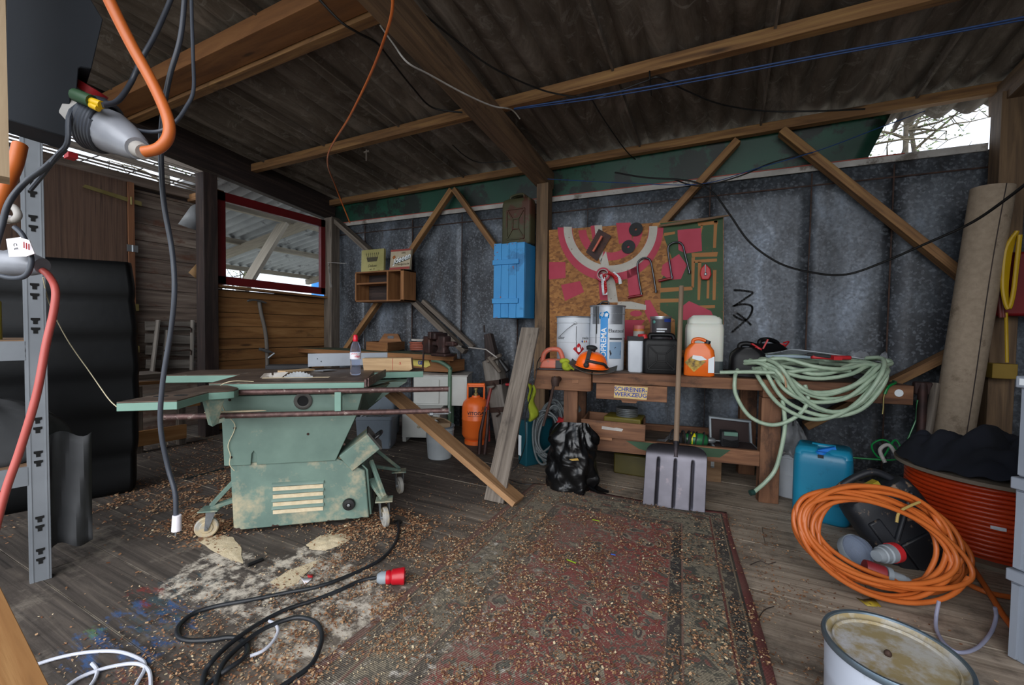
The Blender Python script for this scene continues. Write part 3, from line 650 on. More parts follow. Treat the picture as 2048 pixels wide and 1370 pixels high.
b = MB(); b.prism([sw(.30, .60, ZT), sw(.37, .57, ZT), sw(.45, .66, ZT), sw(.37, .69, ZT)], (0, 0, .004)); obj('flat_file', b, M_steel, label='flat grey metal plate lying on the saw before the fence', cat='metal plate')
# water bottle
ng = N('clear_bluish_plastic'); M_pet = ng.out('c9d3ee', .06, 0., **{'Transmission Weight': .92, 'IOR': 1.12, 'Alpha': .8})
P = sw(.62, .31, ZT)
t = thing('water_bottle', 'small clear plastic water bottle with red sports cap, standing on the table saw', 'bottle', P, (0, 0, 0))
b = MB(); b.lathe([(.0, .002), (.026, .0), (.033, .008), (.0345, .02), (.033, .045), (.0305, .07), (.033, .095), (.0345, .105), (.0345, .150), (.0345, .158), (.031, .185), (.023, .21), (.015, .224), (.0135, .232)], (0, 0, 0), (0, 0, 1), 32)
obj('bottle_body', b, M_pet, t, world=False, smooth=70)
b = MB(); b.lathe([(.0150, .224), (.0165, .228), (.0165, .245), (.0150, .25), (.014, .262), (.009, .268), (0, .269)], (0, 0, 0), (0, 0, 1), 24); obj('red_cap', b, plain('bright_red_plastic', 'd01530', .3), t, world=False)
M_label = plain('white_label_paper', 'e8e4ea', .5); M_pink = plain('pink_red_ink', 'c8284a', .5)
b = MB(); b.lathe([(.0352, .107), (.0352, .152)], (0, 0, 0), (0, 0, 1), 32, cap=False); lb = obj('bottle_label', b, M_label, t, world=False)
cd_ = (EYE-P); cd_.z = 0; cd_.normalize(); xr = V(0, 0, 1).cross(cd_)
Mt = frameM(tuple(cd_*.0358+xr*.006), xr, (0, 0, 1)); Mt = Mt @ Matrix.Translation((0, .127, 0))
textmesh('evian', .024, Mt, m=M_pink, parent=lb, world=False, bend=.0358, name='label_lettering', bold=.0003)
b = MB()
for k in range(7): a = math.atan2(cd_.y, cd_.x)-.75+.17*k; c = V(math.cos(a), math.sin(a), 0)*.0356; tt = V(-math.sin(a), math.cos(a), 0); z = .142+(k % 2)*.003; b.prism([c-tt*.003+V(0, 0, z-.003), c+tt*.003+V(0, 0, z-.003), c+V(0, 0, z+.004)], V(c.x, c.y, 0)*.012)
obj('label_mountains', b, M_pink, lb, world=False)
# thin cream string dangling from the saw
M_str = plain('cream_string', 'cfc4a4', .8)
rope('string', [sw(.12, -.02, ZT+.004), sw(.03, -.05, ZT+.012), sw(-.03, -.06, ZT-.01), sw(0, -.155, .83), sw(.02, -.155, .76), sw(0, -.05, .70), sw(.025, -.02, .63), sw(-.01, -.02, .53), sw(0, -.02, .47), sw(.0, -.03, .42), sw(.02, -.02, .38)], .0022, M_str, 'thin cream string hanging down the front of the saw', 'string')
# ---------------------------------------------------------------- the long wooden workbench
M_bench = wood('worn_beech_bench', '4a2f1f', '7a5238', '956a4b', grain=18, dirt='2c1d14', dthr=.55)
M_bencht = wood('grey_brown_bench_top', '3c322a', '63554a', '83766a', grain=20, dirt='2a221c', dthr=.56)
M_greenp = plain('green_paint_smear', '2f4a33', .7)
B0 = V(-1.36, 3.13, 0); bang = .18
def bw(x, y, z): return Matrix.Translation(B0) @ Matrix.Rotation(bang, 4, 'Z') @ V(x, y, z)
Tb = .87
bn = thing('workbench', 'long old wooden joiner bench loaded with cans and canisters against the metal wall', 'workbench', B0, (0, 0, bang))
def bp(name, b, m=M_bench, parent=bn, **kw): return obj(name, b, m, parent, world=False, bevel=kw.pop('bevel', .004), **kw)
b = MB().mat(M_bencht); b.box((-.02, .10, Tb-.035), (2.50, .82, Tb-.001)); b.mat(M_bench); b.box((.46, .0, Tb-.08), (1.64, .10, Tb)); b.box((1.64, .0, Tb-.125), (2.50, .10, Tb)); bp('bench_top', b)
b = MB(); q = [(0, -.02), (.42, -.02), (.45, 0), (.455, .05), (.455, .098), (0, .098)]; b.prism([(x, y, Tb-.15) for x, y in q], (0, 0, .152)); vi = bp('front_vise_jaw', b)
b = MB(); b.rbox((.33, -.022, .795), (.05, .006, .03)); bp('wooden_plug', b, M_bench, vi, bevel=0)
b = MB(); b.tube([(.20, -.0, .81), (.20, -.10, .805)], .022, 12); b.lathe([(0, -.035), (.028, -.035), (.034, 0), (.028, .035), (0, .035)], (.19, -.12, .80), (0, 0, 1), 12); b.tube([(.19, -.12, .84), (.16, -.14, .66), (.11, -.17, .46)], .011, 8); bp('vise_spindle_and_lever', b, M_rust, vi, bevel=0)
for x0, x1, y0 in ((.235, .345, .02), (1.635, 1.76, .0), (.235, .345, .62), (1.635, 1.76, .62)):
    b = MB(); b.box((x0, y0, 0), (x1, y0+.08, Tb-.04 if y0 > .1 else Tb-.083 if x0 < 1 else Tb-.128)); bp('leg', b)
b = MB().mat(M_bench); b.beam((.345, .03, .315), (1.635, .03, .305), .035, .105); b.mat(M_greenp); b.prism([(.72, .0115, .355), (1.45, .0115, .352), (1.38, .0115, .29), (1.22, .0115, .285), (1.1, .0115, .262), (.95, .0115, .275), (.82, .0115, .30)], (0, .0008, 0)); bp('front_stretcher', b, bevel=0)
b = MB(); b.box((.345, .66, .26), (1.635, .695, .36)); bp('rear_stretcher', b)
b = MB(); b.box((.345, .05, .285), (1.635, .655, .305)); bp('lower_shelf', b, M_bencht)
b = MB(); b.prism([(.49, -.004, .668), (1.01, -.004, .668), (1.01, -.004, .787), (.49, -.004, .787)], (0, .45, 0)); dw = bp('drawer', b)
b = MB(); b.prism([(.68, -.004, .668), (.80, -.004, .668), (.79, -.004, .650), (.69, -.004, .650)], (0, .02, 0)); bp('drawer_pull', b, M_bench, dw, bevel=0)
M_tape = pm('yellowed_masking_tape', 'c0a468', 'cdb47c', .7, scale=20)
b = MB(); b.prism([(.625, -.006, .685), (.865, -.006, .680), (.872, -.006, .775), (.63, -.006, .778)], (0, .001, 0)); tpm = bp('tape_label', b, M_tape, dw, bevel=0)
M_bink = plain('blue_marker_ink', '1d3a8c', .6)
textmesh('SCHREINER-\nWERKZEUG', .044, frameM((.748, -.0068, .731), (1, 0, -.012), (0, 0, 1)), m=M_bink, parent=dw, world=False, bold=.0008, name='drawer_lettering')
# loose second drawer sitting on the lower shelf
t = thing('wooden_tray', 'loose wooden drawer with a torn paper strip, resting on the low shelf of the workbench', 'drawer', bw(.38, .0, .38), (0, .02, bang-.02))
b = MB(); b.box((0, -.02, 0), (.48, -.002, .125)); b.box((0, -.002, 0), (.015, .40, .11)); b.box((.465, -.002, 0), (.48, .40, .11)); b.box((0, .385, 0), (.48, .40, .11)); b.box((.0, .0, .0), (.48, .39, .008)); obj('tray_body', b, M_bench, t, world=False, bevel=.002)
b = MB(); b.box((.12, -.02, -.02), (.24, -.004, .0)); obj('drawer_pull', b, M_bench, t, world=False)
b = MB(); b.prism([(.16, -.0215, .062), (.31, -.0215, .058), (.32, -.0215, .078), (.27, -.0215, .084), (.25, -.0215, .08), (.16, -.0215, .086)], (0, .001, 0)); obj('torn_paper_strip', b, M_trimw, t, world=False)
M_whitep = pm('grubby_white_paint', 'bcc2ca', 'd3d8de', .45, scale=3, dirt='8c8a84', dthr=.62)
M_dents = pm('dull_tin', '7c8087', 'a1a6ad', .4, .6, scale=5)
M_ora = pm('orange_plastic', 'e0621a', 'ee7422', .35, scale=3, dirt='9a4a1c', dthr=.68)
M_helm = plain('bright_orange_helmet', 'ff6a18', .25)
M_wtxt = plain('white_print', 'dfe5ea', .5); M_dtxt = plain('dark_print', '23252b', .5); M_sky = plain('sky_blue_print', '1c86cc', .5)
M_rprint = plain('red_print', 'b8242a', .5)
def facing(P):                                                           # angle that turns -y of a thing to the eye
    d = EYE-Vector(P); return math.atan2(d.y, d.x)+PI/2
def pail(name, label, P, r, h, m, taper=.93, rim=M_dents, cat='bucket', rot=None):
    t = thing(name, label, cat, P, (0, 0, facing(P) if rot is None else rot)); b = MB()
    b.lathe([(0, .003), (r*taper-.006, 0), (r*taper, .006), (r*(taper+1)/2, h*.5), (r*(taper+1)/2+.003, h*.505), (r*(taper+1)/2+.002, h*.52), (r*.985, h*.86), (r+.003, h*.87), (r*.99, h*.885), (r, h-.008), (r-.004, h-.02), (r*taper-.01, .02), (0, .02)], (0, 0, 0), (0, 0, 1), 40, cap=False)
    bo = obj('bucket_body', b, m, t, world=False)
    b = MB(); b.lathe([(r-.003, h-.012), (r+.006, h-.012), (r+.007, h-.002), (r-.002, h), (r-.006, h-.006)], (0, 0, 0), (0, 0, 1), 40, cap=False); obj('rim', b, rim, t, world=False)
    return t, bo
def wrap(poly, r, m, name, t, n=1):                                      # a printed patch following a cylinder (x = arc length, z = height)
    b = MB(); 
    xs = [p[0] for p in poly]; 
    c = [V(r*math.sin(x/r), -r*math.cos(x/r), z) for x, z in poly]; b.poly(c); return obj(name, b, m, t, world=False, thick=.0006)
def wraprect(x0, x1, z0, z1, r, m, name, t, t2=0):
    b = MB(); nn = max(2, int((x1-x0)/.02)); b.grid(lambda u, v: (r*math.sin((x0+(x1-x0)*u)/r), -r*math.cos((x0+(x1-x0)*u)/r), z0+(z1-z0)*v), nn, 1); return obj(name, b, m, t, world=False)
# white paint bucket with hazard diamond
P = bw(.26, .34, Tb)
t, bo = pail('paint_bucket', 'big white metal paint bucket with a red flame diamond, left end of the bench', P, .148, .445, M_whitep, .95)
wrap([(.045, .12), (.095, .17), (.045, .22), (-.005, .17)], .1452, M_rprint, 'hazard_diamond', bo)
b = MB(); 
fl = [(.045, .142), (.058, .15), (.062, .168), (.052, .178), (.054, .192), (.042, .18), (.036, .186), (.03, .168), (.033, .152)]
b.poly([V(.1462*math.sin(x/.1462), -.1462*math.cos(x/.1462), z) for x, z in fl]); obj('flame_symbol', b, M_wtxt, bo, world=False)
textmesh('color', .05, frameM((0, 0, 0), (1, 0, 0), (0, 0, 1)) @ Matrix.Translation((0, .285, .1475)), m=M_dtxt, parent=bo, world=False, bend=.1475, name='bucket_lettering') if False else None
def ctext(s, size, x, z, r, m, t, name='lettering', **kw):               # text wrapped on a cylinder, x = arc offset
    M_ = Matrix.Rotation(x/r, 4, 'Z') @ frameM((0, -r, 0), (1, 0, 0), (0, 0, 1)) @ Matrix.Translation((0, z, 0)); return textmesh(s, size, M_, m=m, parent=t, world=False, bend=r, name=name, **kw)
ctext('color', .042, -.125, .262, .1468, M_dtxt, bo, 'bucket_lettering'); ctext('swiss', .036, .11, .262, .1468, M_dtxt, bo, 'bucket_lettering')
for k, mm in enumerate((M_bink, plain('ochre_ink', 'c08a20', .5), M_rprint)): wrap([(.075+.022*k+.008*math.cos(a*PI/5), .232+.01*math.sin(a*PI/5)) for a in range(10)], .1466, mm, 'colour_dot', bo)
b = MB(); b.lathe([(0, 0), (.014, 0), (.012, .008), (0, .01)], (0.01, -.147, .385), (0, -1, 0), 12); b.tube([(.01, -.156, .385), (-.06, -.162, .33), (-.12, -.118, .27)], .0025, 6); obj('wire_handle', b, M_steel, t, world=False)
b = MB()
for x, z0, z1 in ((.02, .24, .36), (.022, .15, .24)): b.tube([V(.1475*math.sin(x/.1475), -.1475*math.cos(x/.1475), z) for z in (z0, (z0+z1)/2, z1)], .002, 6)
obj('black_drip', b, M_black, t, world=False)
# tall tar can with the blue band
P = bw(.545, .30, Tb)
t, bo = pail('tar_can', 'tall white and tin can with a bright blue vertical band and black drips', P, .142, .535, M_whitep, .99, cat='can')
wraprect(-.14, .14, .38, .525, .1445, M_dents, 'bare_tin_zone', bo)
wraprect(-.055, .005, .02, .44, .1450, M_sky, 'blue_band', bo)
wrap([(-.065, .42), (-.03, .435), (.012, .425), (.015, .46), (-.005, .485), (-.02, .478), (-.06, .472), (-.07, .45)], .1454, M_sky, 'blue_bull_emblem', bo)
M_ = Matrix.Rotation(-.025/.1455, 4, 'Z') @ frameM((0, -.1457, .215), (0, 0, 1), (-1, 0, 0)); textmesh('SOPREMA', .062, M_, m=M_wtxt, parent=bo, world=False, bold=.001, name='vertical_lettering')
ctext('Elastocol', .042, .085, .325, .1457, M_dtxt, bo, 'can_lettering')
wraprect(.02, .14, .255, .266, .1455, M_dtxt, 'dark_stripe', bo); wraprect(.02, .13, .10, .235, .1453, plain('blue_grey_picture', '7f9ab4', .5), 'picture_panel', bo)
wrap([(.02, .165), (.07, .195), (.125, .165), (.12, .13), (.03, .125)], .1458, M_dtxt, 'dark_roof_picture', bo)
wrap([(-.13, .10), (-.09, .14), (-.05+0, .10), (-.09, .06)], .1454, M_rprint, 'hazard_diamond', bo)
b = MB()
for x, z0 in ((-.088, .30), (-.075, .38), (-.095, .22), (-.11, .44)): b.tube([V(.146*math.sin(x/.146), -.146*math.cos(x/.146), z) for z in (z0, (z0+.53)/2, .53)], .0025, 6)
b.tube(curve([(-.06, -.05, .535), (-.05, -.05, .56), (.0, -.05, .565), (.01, -.05, .535)], 5), .007, 6); b.tube(curve([(-.1, -.02, .53), (-.06, -.03, .55), (0, -.02, .55)], 4), .006, 6); obj('black_drips_and_handle', b, M_black, t, world=False)
# belt sander
M_salm = pm('salmon_red_plastic', 'c25f48', 'cf6f58', .5, scale=3, dirt='8a6a5c')
P = bw(.14, .10, Tb); t = thing('belt_sander', 'salmon red belt sander at the left end of the bench', 'sander', P, (0, 0, bang+.15))
b = MB(); b.prism([(-.12, -.045, .012), (.12, -.045, .012), (.135, -.045, .05), (.12, -.045, .085), (-.05, -.045, .09), (-.10, -.045, .075)], (0, .09, 0)); bo = obj('sander_body', b, M_salm, t, world=False, bevel=.012)
b = MB(); b.tube(curve([(-.10, 0, .06), (-.085, 0, .13), (-.04, 0, .165), (.03, 0, .165), (.055, 0, .13), (.07, 0, .08)], 5), .02, 10); obj('handle', b, M_salm, t, world=False)
b = MB(); b.box((.01, -.052, .015), (.13, -.044, .08)); b.box((-.125, -.05, .0), (.135, .05, .014)); obj('belt_cover', b, M_black, t, world=False, bevel=.003)
rope('sander_cord', [bw(.03, .06, Tb+.1), bw(.02, .0, Tb+.06), bw(.02, -.05, Tb-.03), bw(-.02, -.06, .66), bw(-.06, -.06, .50), bw(-.05, -.08, .3), bw(-.12, -.05, .1), bw(-.2, -.1, .01), bw(-.05, -.2, .006), bw(.1, -.18, .006)], .0038, M_black, 'thin black cord hanging from the belt sander to the floor', 'cord')
# lime work glove
M_lime = pm('lime_fabric', '8a9620', 'a5b12c', .85, scale=5)
P = bw(.245, .04, Tb)
b = MB(); b.ball(P+V(0, 0, .04), (.035, .04, .04)); b.ball(P+V(-.02, .02, .075), (.045, .03, .025)); b.ball(P+V(.015, .0, .02), (.03, .03, .02))
for k in range(4): b.tube([P+V(.01, 0, .03), P+V(.03+.012*k, -.01, .06-.012*k), P+V(.045+.01*k, -.02, .04-.01*k)], .009, 7)
obj('work_glove', b, M_lime, label='crumpled lime yellow work glove between sander and orange helmet', cat='glove', sub=1)
# orange forestry helmet resting on its mesh visor
P = bw(.44, .10, Tb+.045); t = thing('safety_helmet', 'bright orange safety helmet with black visor and ear guard, lying on the bench', 'helmet', P, (.15, .12, bang))
b = MB(); R = []
for i in range(11):
    a = PI/2*i/10; z = .115*math.sin(a); rr = math.cos(a)**.75 if i < 10 else .02
    R.append([V(.125*rr*math.cos(2*PI*k/28)*(1.0), .10*rr*math.sin(2*PI*k/28), z) for k in range(28)])
b.loft(R); bo = obj('shell', b, M_helm, t, world=False)
b = MB(); b.grid(lambda u, v: ((.12+v*.02)*math.cos(2*PI*u), (.097+v*.02)*math.sin(2*PI*u), .004-v*.006), 32, 2); b.beam((-.1, 0, .085), (.1, 0, .085), .03, .012) if False else None; obj('brim', b, M_helm, t, world=False, thick=.004)
b = MB(); b.beam((-.02, -.06, .145), (-.03, -.11, .03), .03, .012); b.beam((.0, -.02, .13), (-.03, -.06, .145), .05, .02); b.ball((-.03, -.112, .025), (.022, .014, .022)); b.tube(curve([(-.03, -.105, .06), (.04, -.105, .055), (.1, -.08, .045), (.125, -.03, .01)], 6), .011, 8); b.ball((-.01, -.045, .155), (.045, .03, .02)); obj('ear_guard_arm', b, M_blkm, t, world=False)
b = MB(); b.grid(lambda u, v: (-.16+.36*u, -.17+.17*v, -.022+.055*(2*u-1)**2-.018*math.sin(PI*v)), 18, 8); obj('visor', b, pm('dark_mesh_visor', '35352f', '4c4b43', .6, scale=60), t, world=False, thick=.004)
# small white canister
P = bw(.78, .20, Tb); t = thing('slim_canister', 'slim grubby white canister half hidden behind the black jerrycan', 'canister', P, (0, 0, bang))
b = MB(); R = [[p for p in rrect(w_, d_, .02, z)] for w_, d_, z in ((.10, .10, 0), (.115, .11, .01), (.125, .12, .24), (.12, .115, .255))]; b.loft(R); obj('can_body', b, M_whitep, t, world=False)
b = MB(); b.loft([rrect(.14, .13, .02, z) for z in (.25, .285)]); obj('lid', b, M_blkm, t, world=False)
# orange glue pot + tin can stacked behind
P = bw(.80, .50, Tb+.24); 
t = thing('wood_box_support', 'dark box carrying the small orange pot and the paint tin', 'box', bw(.90, .50, Tb), (0, 0, bang)); b = MB(); b.box((-.2, -.1, 0), (.2, .1, .24)); obj('box_body', b, M_dkwall, t, world=False, bevel=.004)
t = thing('glue_pot', 'small orange brown pot with a pink lid behind the black jerrycan', 'pot', P, (0, 0, facing(P))); b = MB(); b.lathe([(0, 0), (.044, 0), (.046, .01), (.046, .10), (.042, .11)], seg=24); bo = obj('pot_body', b, pm('orange_brown_pot', 'b4652c', 'c47a3c', .5), t, world=False)
b = MB(); b.lathe([(0, .105), (.048, .105), (.048, .135), (0, .137)], seg=24); obj('pot_lid', b, plain('pink_lid', 'c06460', .5), t, world=False)
b = MB(); b.lathe([(.0465, .04), (.0465, .085)], seg=24, cap=False); obj('pot_label', b, M_trimw, t, world=False)
P = bw(.975, .47, Tb+.24); t = thing('paint_tin', 'shiny silver and grey paint tin with blue label, behind the black jerrycan', 'paint tin', P, (0, 0, facing(P)))
b = MB(); b.lathe([(0, 0), (.085, 0), (.088, .006), (.084, .012), (.084, .195), (.088, .2), (.088, .212), (.078, .212), (.076, .20), (0, .20)], seg=36, cap=False); bo = obj('tin_body', b, M_zinc, t, world=False)
wraprect(-.08, .10, .02, .19, .0852, plain('dark_grey_label', '3f3c40', .5), 'tin_label', bo); wraprect(.03, .11, .165, .192, .0858, M_bink, 'blue_label_strip', bo); wraprect(-.03, .055, .10, .112, .0858, M_wtxt, 'white_label_line', bo); wraprect(-.03, .035, .08, .09, .0858, M_wtxt, 'white_label_line', bo); wrap([(-.055+.014*math.cos(a*PI/5), .165+.014*math.sin(a*PI/5)) for a in range(10)], .0858, plain('teal_badge', '5f9f96', .5), 'badge', bo)
# jerrycans
def jerry(name, label, P, rot, w_, d_, h, m, capm, style='x', rr=.03, cat='jerrycan'):
    t = thing(name, label, cat, P, rot if isinstance(rot, tuple) else (0, 0, rot)); b = MB()
    prof = [(0, .90), (.012, .98), (.03, 1), (.45, 1.0), (.80, 1.0), (.865, .97), (.895, .90)]
    if style == 'slope': prof = [(0, .92), (.02, 1), (.55, 1), (.72, .93), (.86, .66), (.90, .5)]
    b.loft([rrect(w_*s, d_*max(s, .8), min(rr, d_*.3), z*h, 5) for z, s in prof]); bo = obj('can_body', b, m, t, world=False, smooth=50)
    if style == 'x':
        b = MB(); f = -d_/2-.001; x, z0, z1 = w_*.36, h*.12, h*.74; cz = (z0+z1)/2
        for a, c in (((-x, z0), (-x*.35, cz-h*.10)), ((x, z0), (x*.35, cz-h*.10)), ((-x, z1), (-x*.35, cz+h*.10)), ((x, z1), (x*.35, cz+h*.10)), ((-x, z0), (x, z0)), ((-x, z1), (x, z1)), ((-x, z0), (-x, z1)), ((x, z0), (x, z1)), ((-x*.35, cz-h*.1), (x*.35, cz-h*.1)), ((-x*.35, cz+h*.1), (x*.35, cz+h*.1)), ((-x*.35, cz-h*.1), (-x*.35, cz+h*.1)), ((x*.35, cz-h*.1), (x*.35, cz+h*.1))):
            b.beam((a[0], f, a[1]), (c[0], f, c[1]), .010, .012, up=(0, 1, 0))
        obj('moulded_ribs', b, m, t, world=False, bevel=.002)
    b = MB()
    hp = {'x': [(-w_*.30, 0, h*.87), (-w_*.30, 0, h*.985), (-w_*.22, 0, h), (w_*.2, 0, h), (w_*.32, 0, h*.97), (w_*.36, 0, h*.87)], 'slope': [(-w_*.22, 0, h*.84), (-w_*.2, 0, h*.98), (0, 0, h*1.02), (w_*.25, 0, h*.93), (w_*.33, 0, h*.76)]}[style if style in ('x', 'slope') else 'x']
    b.tube(curve(hp, 6), d_*.11, 10); obj('handle', b, m, t, world=False)
    return t, bo
M_jblk = pm('black_can_plastic', '0a0a0c', '121315', .45, scale=4, dirt='2b2926', dthr=.62, **{'Specular IOR Level': .25})
t, bo = jerry('jerrycan', 'black ribbed plastic jerrycan beside the long shovel handle', bw(.965, .16, Tb), bang+.02, .27, .16, .30, M_jblk, M_red)
b = MB(); b.lathe([(0, 0), (.022, 0), (.022, .03), (0, .032)], (-.12, 0, .27), (-.3, 0, 1), 14); b.tube([(-.13, 0, .295), (-.17, -.02, .29)], .012, 8); obj('red_screw_cap', b, M_rprint, t, world=False)
t, bo = jerry('oil_can', 'bright orange plastic canister with a torn yellow label', bw(1.235, .10, Tb), bang-.1, .21, .12, .27, M_ora, M_black, 'slope', .035, 'canister')
b = MB(); b.prism([(-.10, -.062, .10), (-.035, -.0625, .03), (.045, -.0625, .11), (.0, -.0625, .135), (-.05, -.0625, .15)], (0, .002, 0)); obj('torn_yellow_label', b, pm('torn_yellow_label', 'c9a43c', '5d4a2c', .6, scale=40), bo, world=False)
b = MB(); b.prism([(-.05, -.0645, .13), (.0, -.0645, .115), (.05, -.0645, .125), (.015, -.0645, .15), (-.045, -.0645, .155)], (0, .002, 0)); b.prism([(.06, -.0625, .03), (.10, -.058, .03), (.10, -.058, .15), (.06, -.0625, .13)], (0, .001, 0)); obj('white_label', b, M_wtxt, bo, world=False)
b = MB(); b.lathe([(0, 0), (.02, 0), (.02, .03), (0, .032)], (.05, 0, .235), (.3, 0, 1), 14); obj('black_cap', b, M_black, t, world=False)
M_hdpe = N('translucent_white_canister').out('d6d8cd', .4, 0., **{'Subsurface Weight': .15})
t, bo = jerry('canister', 'big whitish translucent canister standing behind the orange one', bw(1.30, .36, Tb), bang, .27, .20, .44, M_hdpe, M_black, 'x2', .04, 'canister')
bo.modifiers.clear()
b = MB(); b.loft([rrect(.245*s, .17*s, .03, z) for z, s in ((.38, 1.), (.425, .98), (.445, .85))]); obj('shoulder', b, M_hdpe, t, world=False)
b = MB(); b.loft([rrect(.272, .202, .04, z) for z in (.01, .10)]); obj('dark_contents', b, plain('grey_green_liquid', '4d5658', .4), t, world=False)
t, bo = jerry('fuel_can', 'smaller black rounded fuel can with a red lever cap, at the hose coil', bw(1.58, .20, Tb), bang-.1, .24, .17, .24, M_jblk, M_red, 'slope', .06, 'fuel can')
b = MB(); b.lathe([(0, 0), (.024, 0), (.024, .03), (0, .034)], (.06, -.02, .19), (.4, 0, 1), 14); b.beam((.06, -.02, .22), (.02, -.03, .245), .03, .01); b.beam((.10, 0, .21), (.13, 0, .28), .01, .01); obj('red_cap', b, M_rprint, t, world=False)
t, bo = jerry('fuel_can', 'bigger black fuel can with a red screw cap, against the metal wall', bw(1.78, .46, Tb), bang+.5, .34, .16, .27, M_jblk, M_red, 'slope', .05, 'fuel can')
b = MB(); b.lathe([(0, 0), (.035, 0), (.035, .04), (0, .045)], (.12, 0, .20), (.3, 0, 1), 16); b.tube(curve([(.12, -.03, .25), (.17, -.03, .26), (.17, 0, .22)], 4), .006, 6); obj('red_cap', b, M_rprint, t, world=False)
# green hose coil lying over the bench end
M_hose = pm('milky_green_hose', '93a892', 'a8baa2', .35, scale=20, dirt='6f8a70', dthr=.62)
R = random.Random(4); pts = []; turns = 9
C0 = bw(1.98, .17, Tb+.03); ca, sa = math.cos(bang), math.sin(bang)
for k in range(turns*18+1):
    a = 2*PI*k/18; q = k/(turns*18); tn = int(a/(2*PI)); rj = random.Random(tn*7+3); rx = .40+.06*rj.uniform(-1, 1); ry = .24+.05*rj.uniform(-1, 1)
    x = rx*math.cos(a)+.03*rj.uniform(-1, 1); y = ry*math.sin(a)+.02*rj.uniform(-1, 1)
    front = max(0, -math.sin(a))
    z = .015+.11*q+.02*math.sin(3*a+tn)
    y2 = y
    if y < -.175: z -= (-.175-y)*(2.2+.6*rj.uniform(-1, 1)); y2 = -.20-(y+.175)*-.0-(.02*rj.uniform(0, 1)+.004*tn)
    pts.append(C0+V(x*ca-y2*sa, x*sa+y2*ca, max(z, -.25)))
hz = obj('garden_hose', MB().tube(curve(pts, 3), .0135, 10), M_hose, label='milky green hose coiled over the right end of the workbench', cat='hose')
def pxy(lst, base=None):                                                 # points given as (px, py, distance behind/before the bench front)
    n_ = V(-math.sin(bang), math.cos(bang), 0); return [opl(x, y, B0+n_*d, n_) for x, y, d in lst]
lp = pxy([(1440, 745, .03), (1500, 744, -.02), (1560, 745, -.04), (1640, 738, -.05), (1700, 742, -.02)]); rope('hose_length', lp, .0135, M_hose, 'straight length of milky green hose lying along the bench front', 'hose', seg=10)
for i, L_ in enumerate(([(1515, 712, .25), (1530, 740, .0), (1560, 790, -.06), (1600, 818, -.06), (1660, 833, -.07), (1720, 820, -.07), (1760, 780, -.06), (1772, 745, -.02), (1740, 728, .15), (1650, 722, .3)],
                        [(1500, 722, .25), (1520, 760, -.04), (1560, 810, -.07), (1620, 838, -.08), (1680, 828, -.08), (1730, 790, -.06), (1755, 752, -.02), (1730, 735, .1), (1640, 726, .3)],
                        [(1545, 715, .2), (1590, 765, -.05), (1640, 790, -.06), (1700, 775, -.06), (1745, 745, -.03), (1735, 728, .1), (1660, 718, .25)],
                        [(1530, 716, .2), (1565, 775, -.05), (1620, 803, -.07), (1690, 797, -.07), (1740, 760, -.05), (1765, 735, .02), (1720, 722, .2)],
                        [(1475, 740, .04), (1470, 755, -.03), (1472, 790, -.05), (1500, 833, -.06), (1545, 850, -.07), (1590, 835, -.07), (1615, 805, -.05), (1610, 770, -.02)],
                        [(1565, 800, -.05), (1570, 850, -.06), (1562, 900, -.07), (1550, 940, -.08), (1530, 965, -.09), (1508, 984, -.12)])):
    o_ = rope('hose_loop', pxy(L_), .0135, M_hose, parent=hz, seg=10) if i < 5 else rope('hose_tail', pxy(L_), .0135, M_hose, parent=hz, seg=10)
e = pxy([(1508, 984, -.12), (1500, 986, -.13)]); b = MB(); b.tube(e, .019, 12); obj('hose_end_fitting', b, plain('dark_green_fitting', '22403a', .4), hz)
b = MB(); b.tube(curve(pxy([(1547, 722, .0), (1562, 738, -.05), (1570, 758, -.07), (1572, 775, -.075)]), 4), .006, 6); obj('tan_tie', b, plain('tan_rubber_tie', 'b08a6c', .7), hz)
# grey rods, red pliers, plastic on top of the hose
M_rod = pm('pale_grey_rod', '8a9096', 'a5abb2', .4)
zt = Tb+.15
for k in range(5): rope('flexible_rod', [bw(1.66+.04*k, .33-.02*k, zt+.01*k), bw(1.95, .42-.02*k, zt+.02+.008*k), bw(2.25, .40-.03*k, zt+.015), bw(2.45, .30-.02*k, zt-.02)], .005, M_rod, 'pale grey flexible rod lying on top of the green hose coil', 'rod', group='grey rods on the green hose coil', seg=6)
rope('plastic_tube', [bw(1.62, .30, zt-.01), bw(1.85, .26, zt+.005), bw(2.08, .28, zt)], .011, plain('pale_blue_tube', 'a9bcc8', .4), 'short pale blue tube on top of the green hose coil', 'tube')
P = bw(2.06, .10, zt); t = thing('riveting_tool', 'red and grey hand tool lying on the hose coil', 'hand tool', P, (0, 0, bang+.1)); b = MB(); b.prism([(-.1, 0, 0), (.0, -.03, 0), (.14, -.01, 0), (.15, .03, 0), (0, .05, 0), (-.1, .03, 0)], (0, 0, .028)); obj('tool_body', b, M_rprint, t, world=False, bevel=.008)
b = MB(); b.beam((-.12, .03, .03), (.0, -.03, .02), .03, .02); obj('grey_grip', b, M_blkm, t, world=False, bevel=.004); b = MB(); b.box((.0, -.07, .0), (.05, -.035, .025)); obj('red_head', b, M_rprint, t, world=False)
b = MB(); b.grid(lambda u, v: bw(2.28+.22*u, .30+.2*v, Tb+.10+.06*math.sin(u*7+v*4)+.05*math.sin(v*9)), 10, 10); obj('plastic_bag', b, N('clear_film').out('9a9ea4', .2, 0., Alpha=.45), label='crumpled clear plastic bag at the right end of the bench', cat='bag', thick=.001)
M_grn = plain('green_hose_plastic', '0f7a3a', .3)
rope('green_tube', [bw(2.46, .15, Tb+.012), bw(2.42, .04, Tb+.012), bw(2.36, -.01, Tb-.01), bw(2.335, -.02, Tb-.06)], .008, M_grn, 'thin bright green tube hanging over the bench end', 'tube')
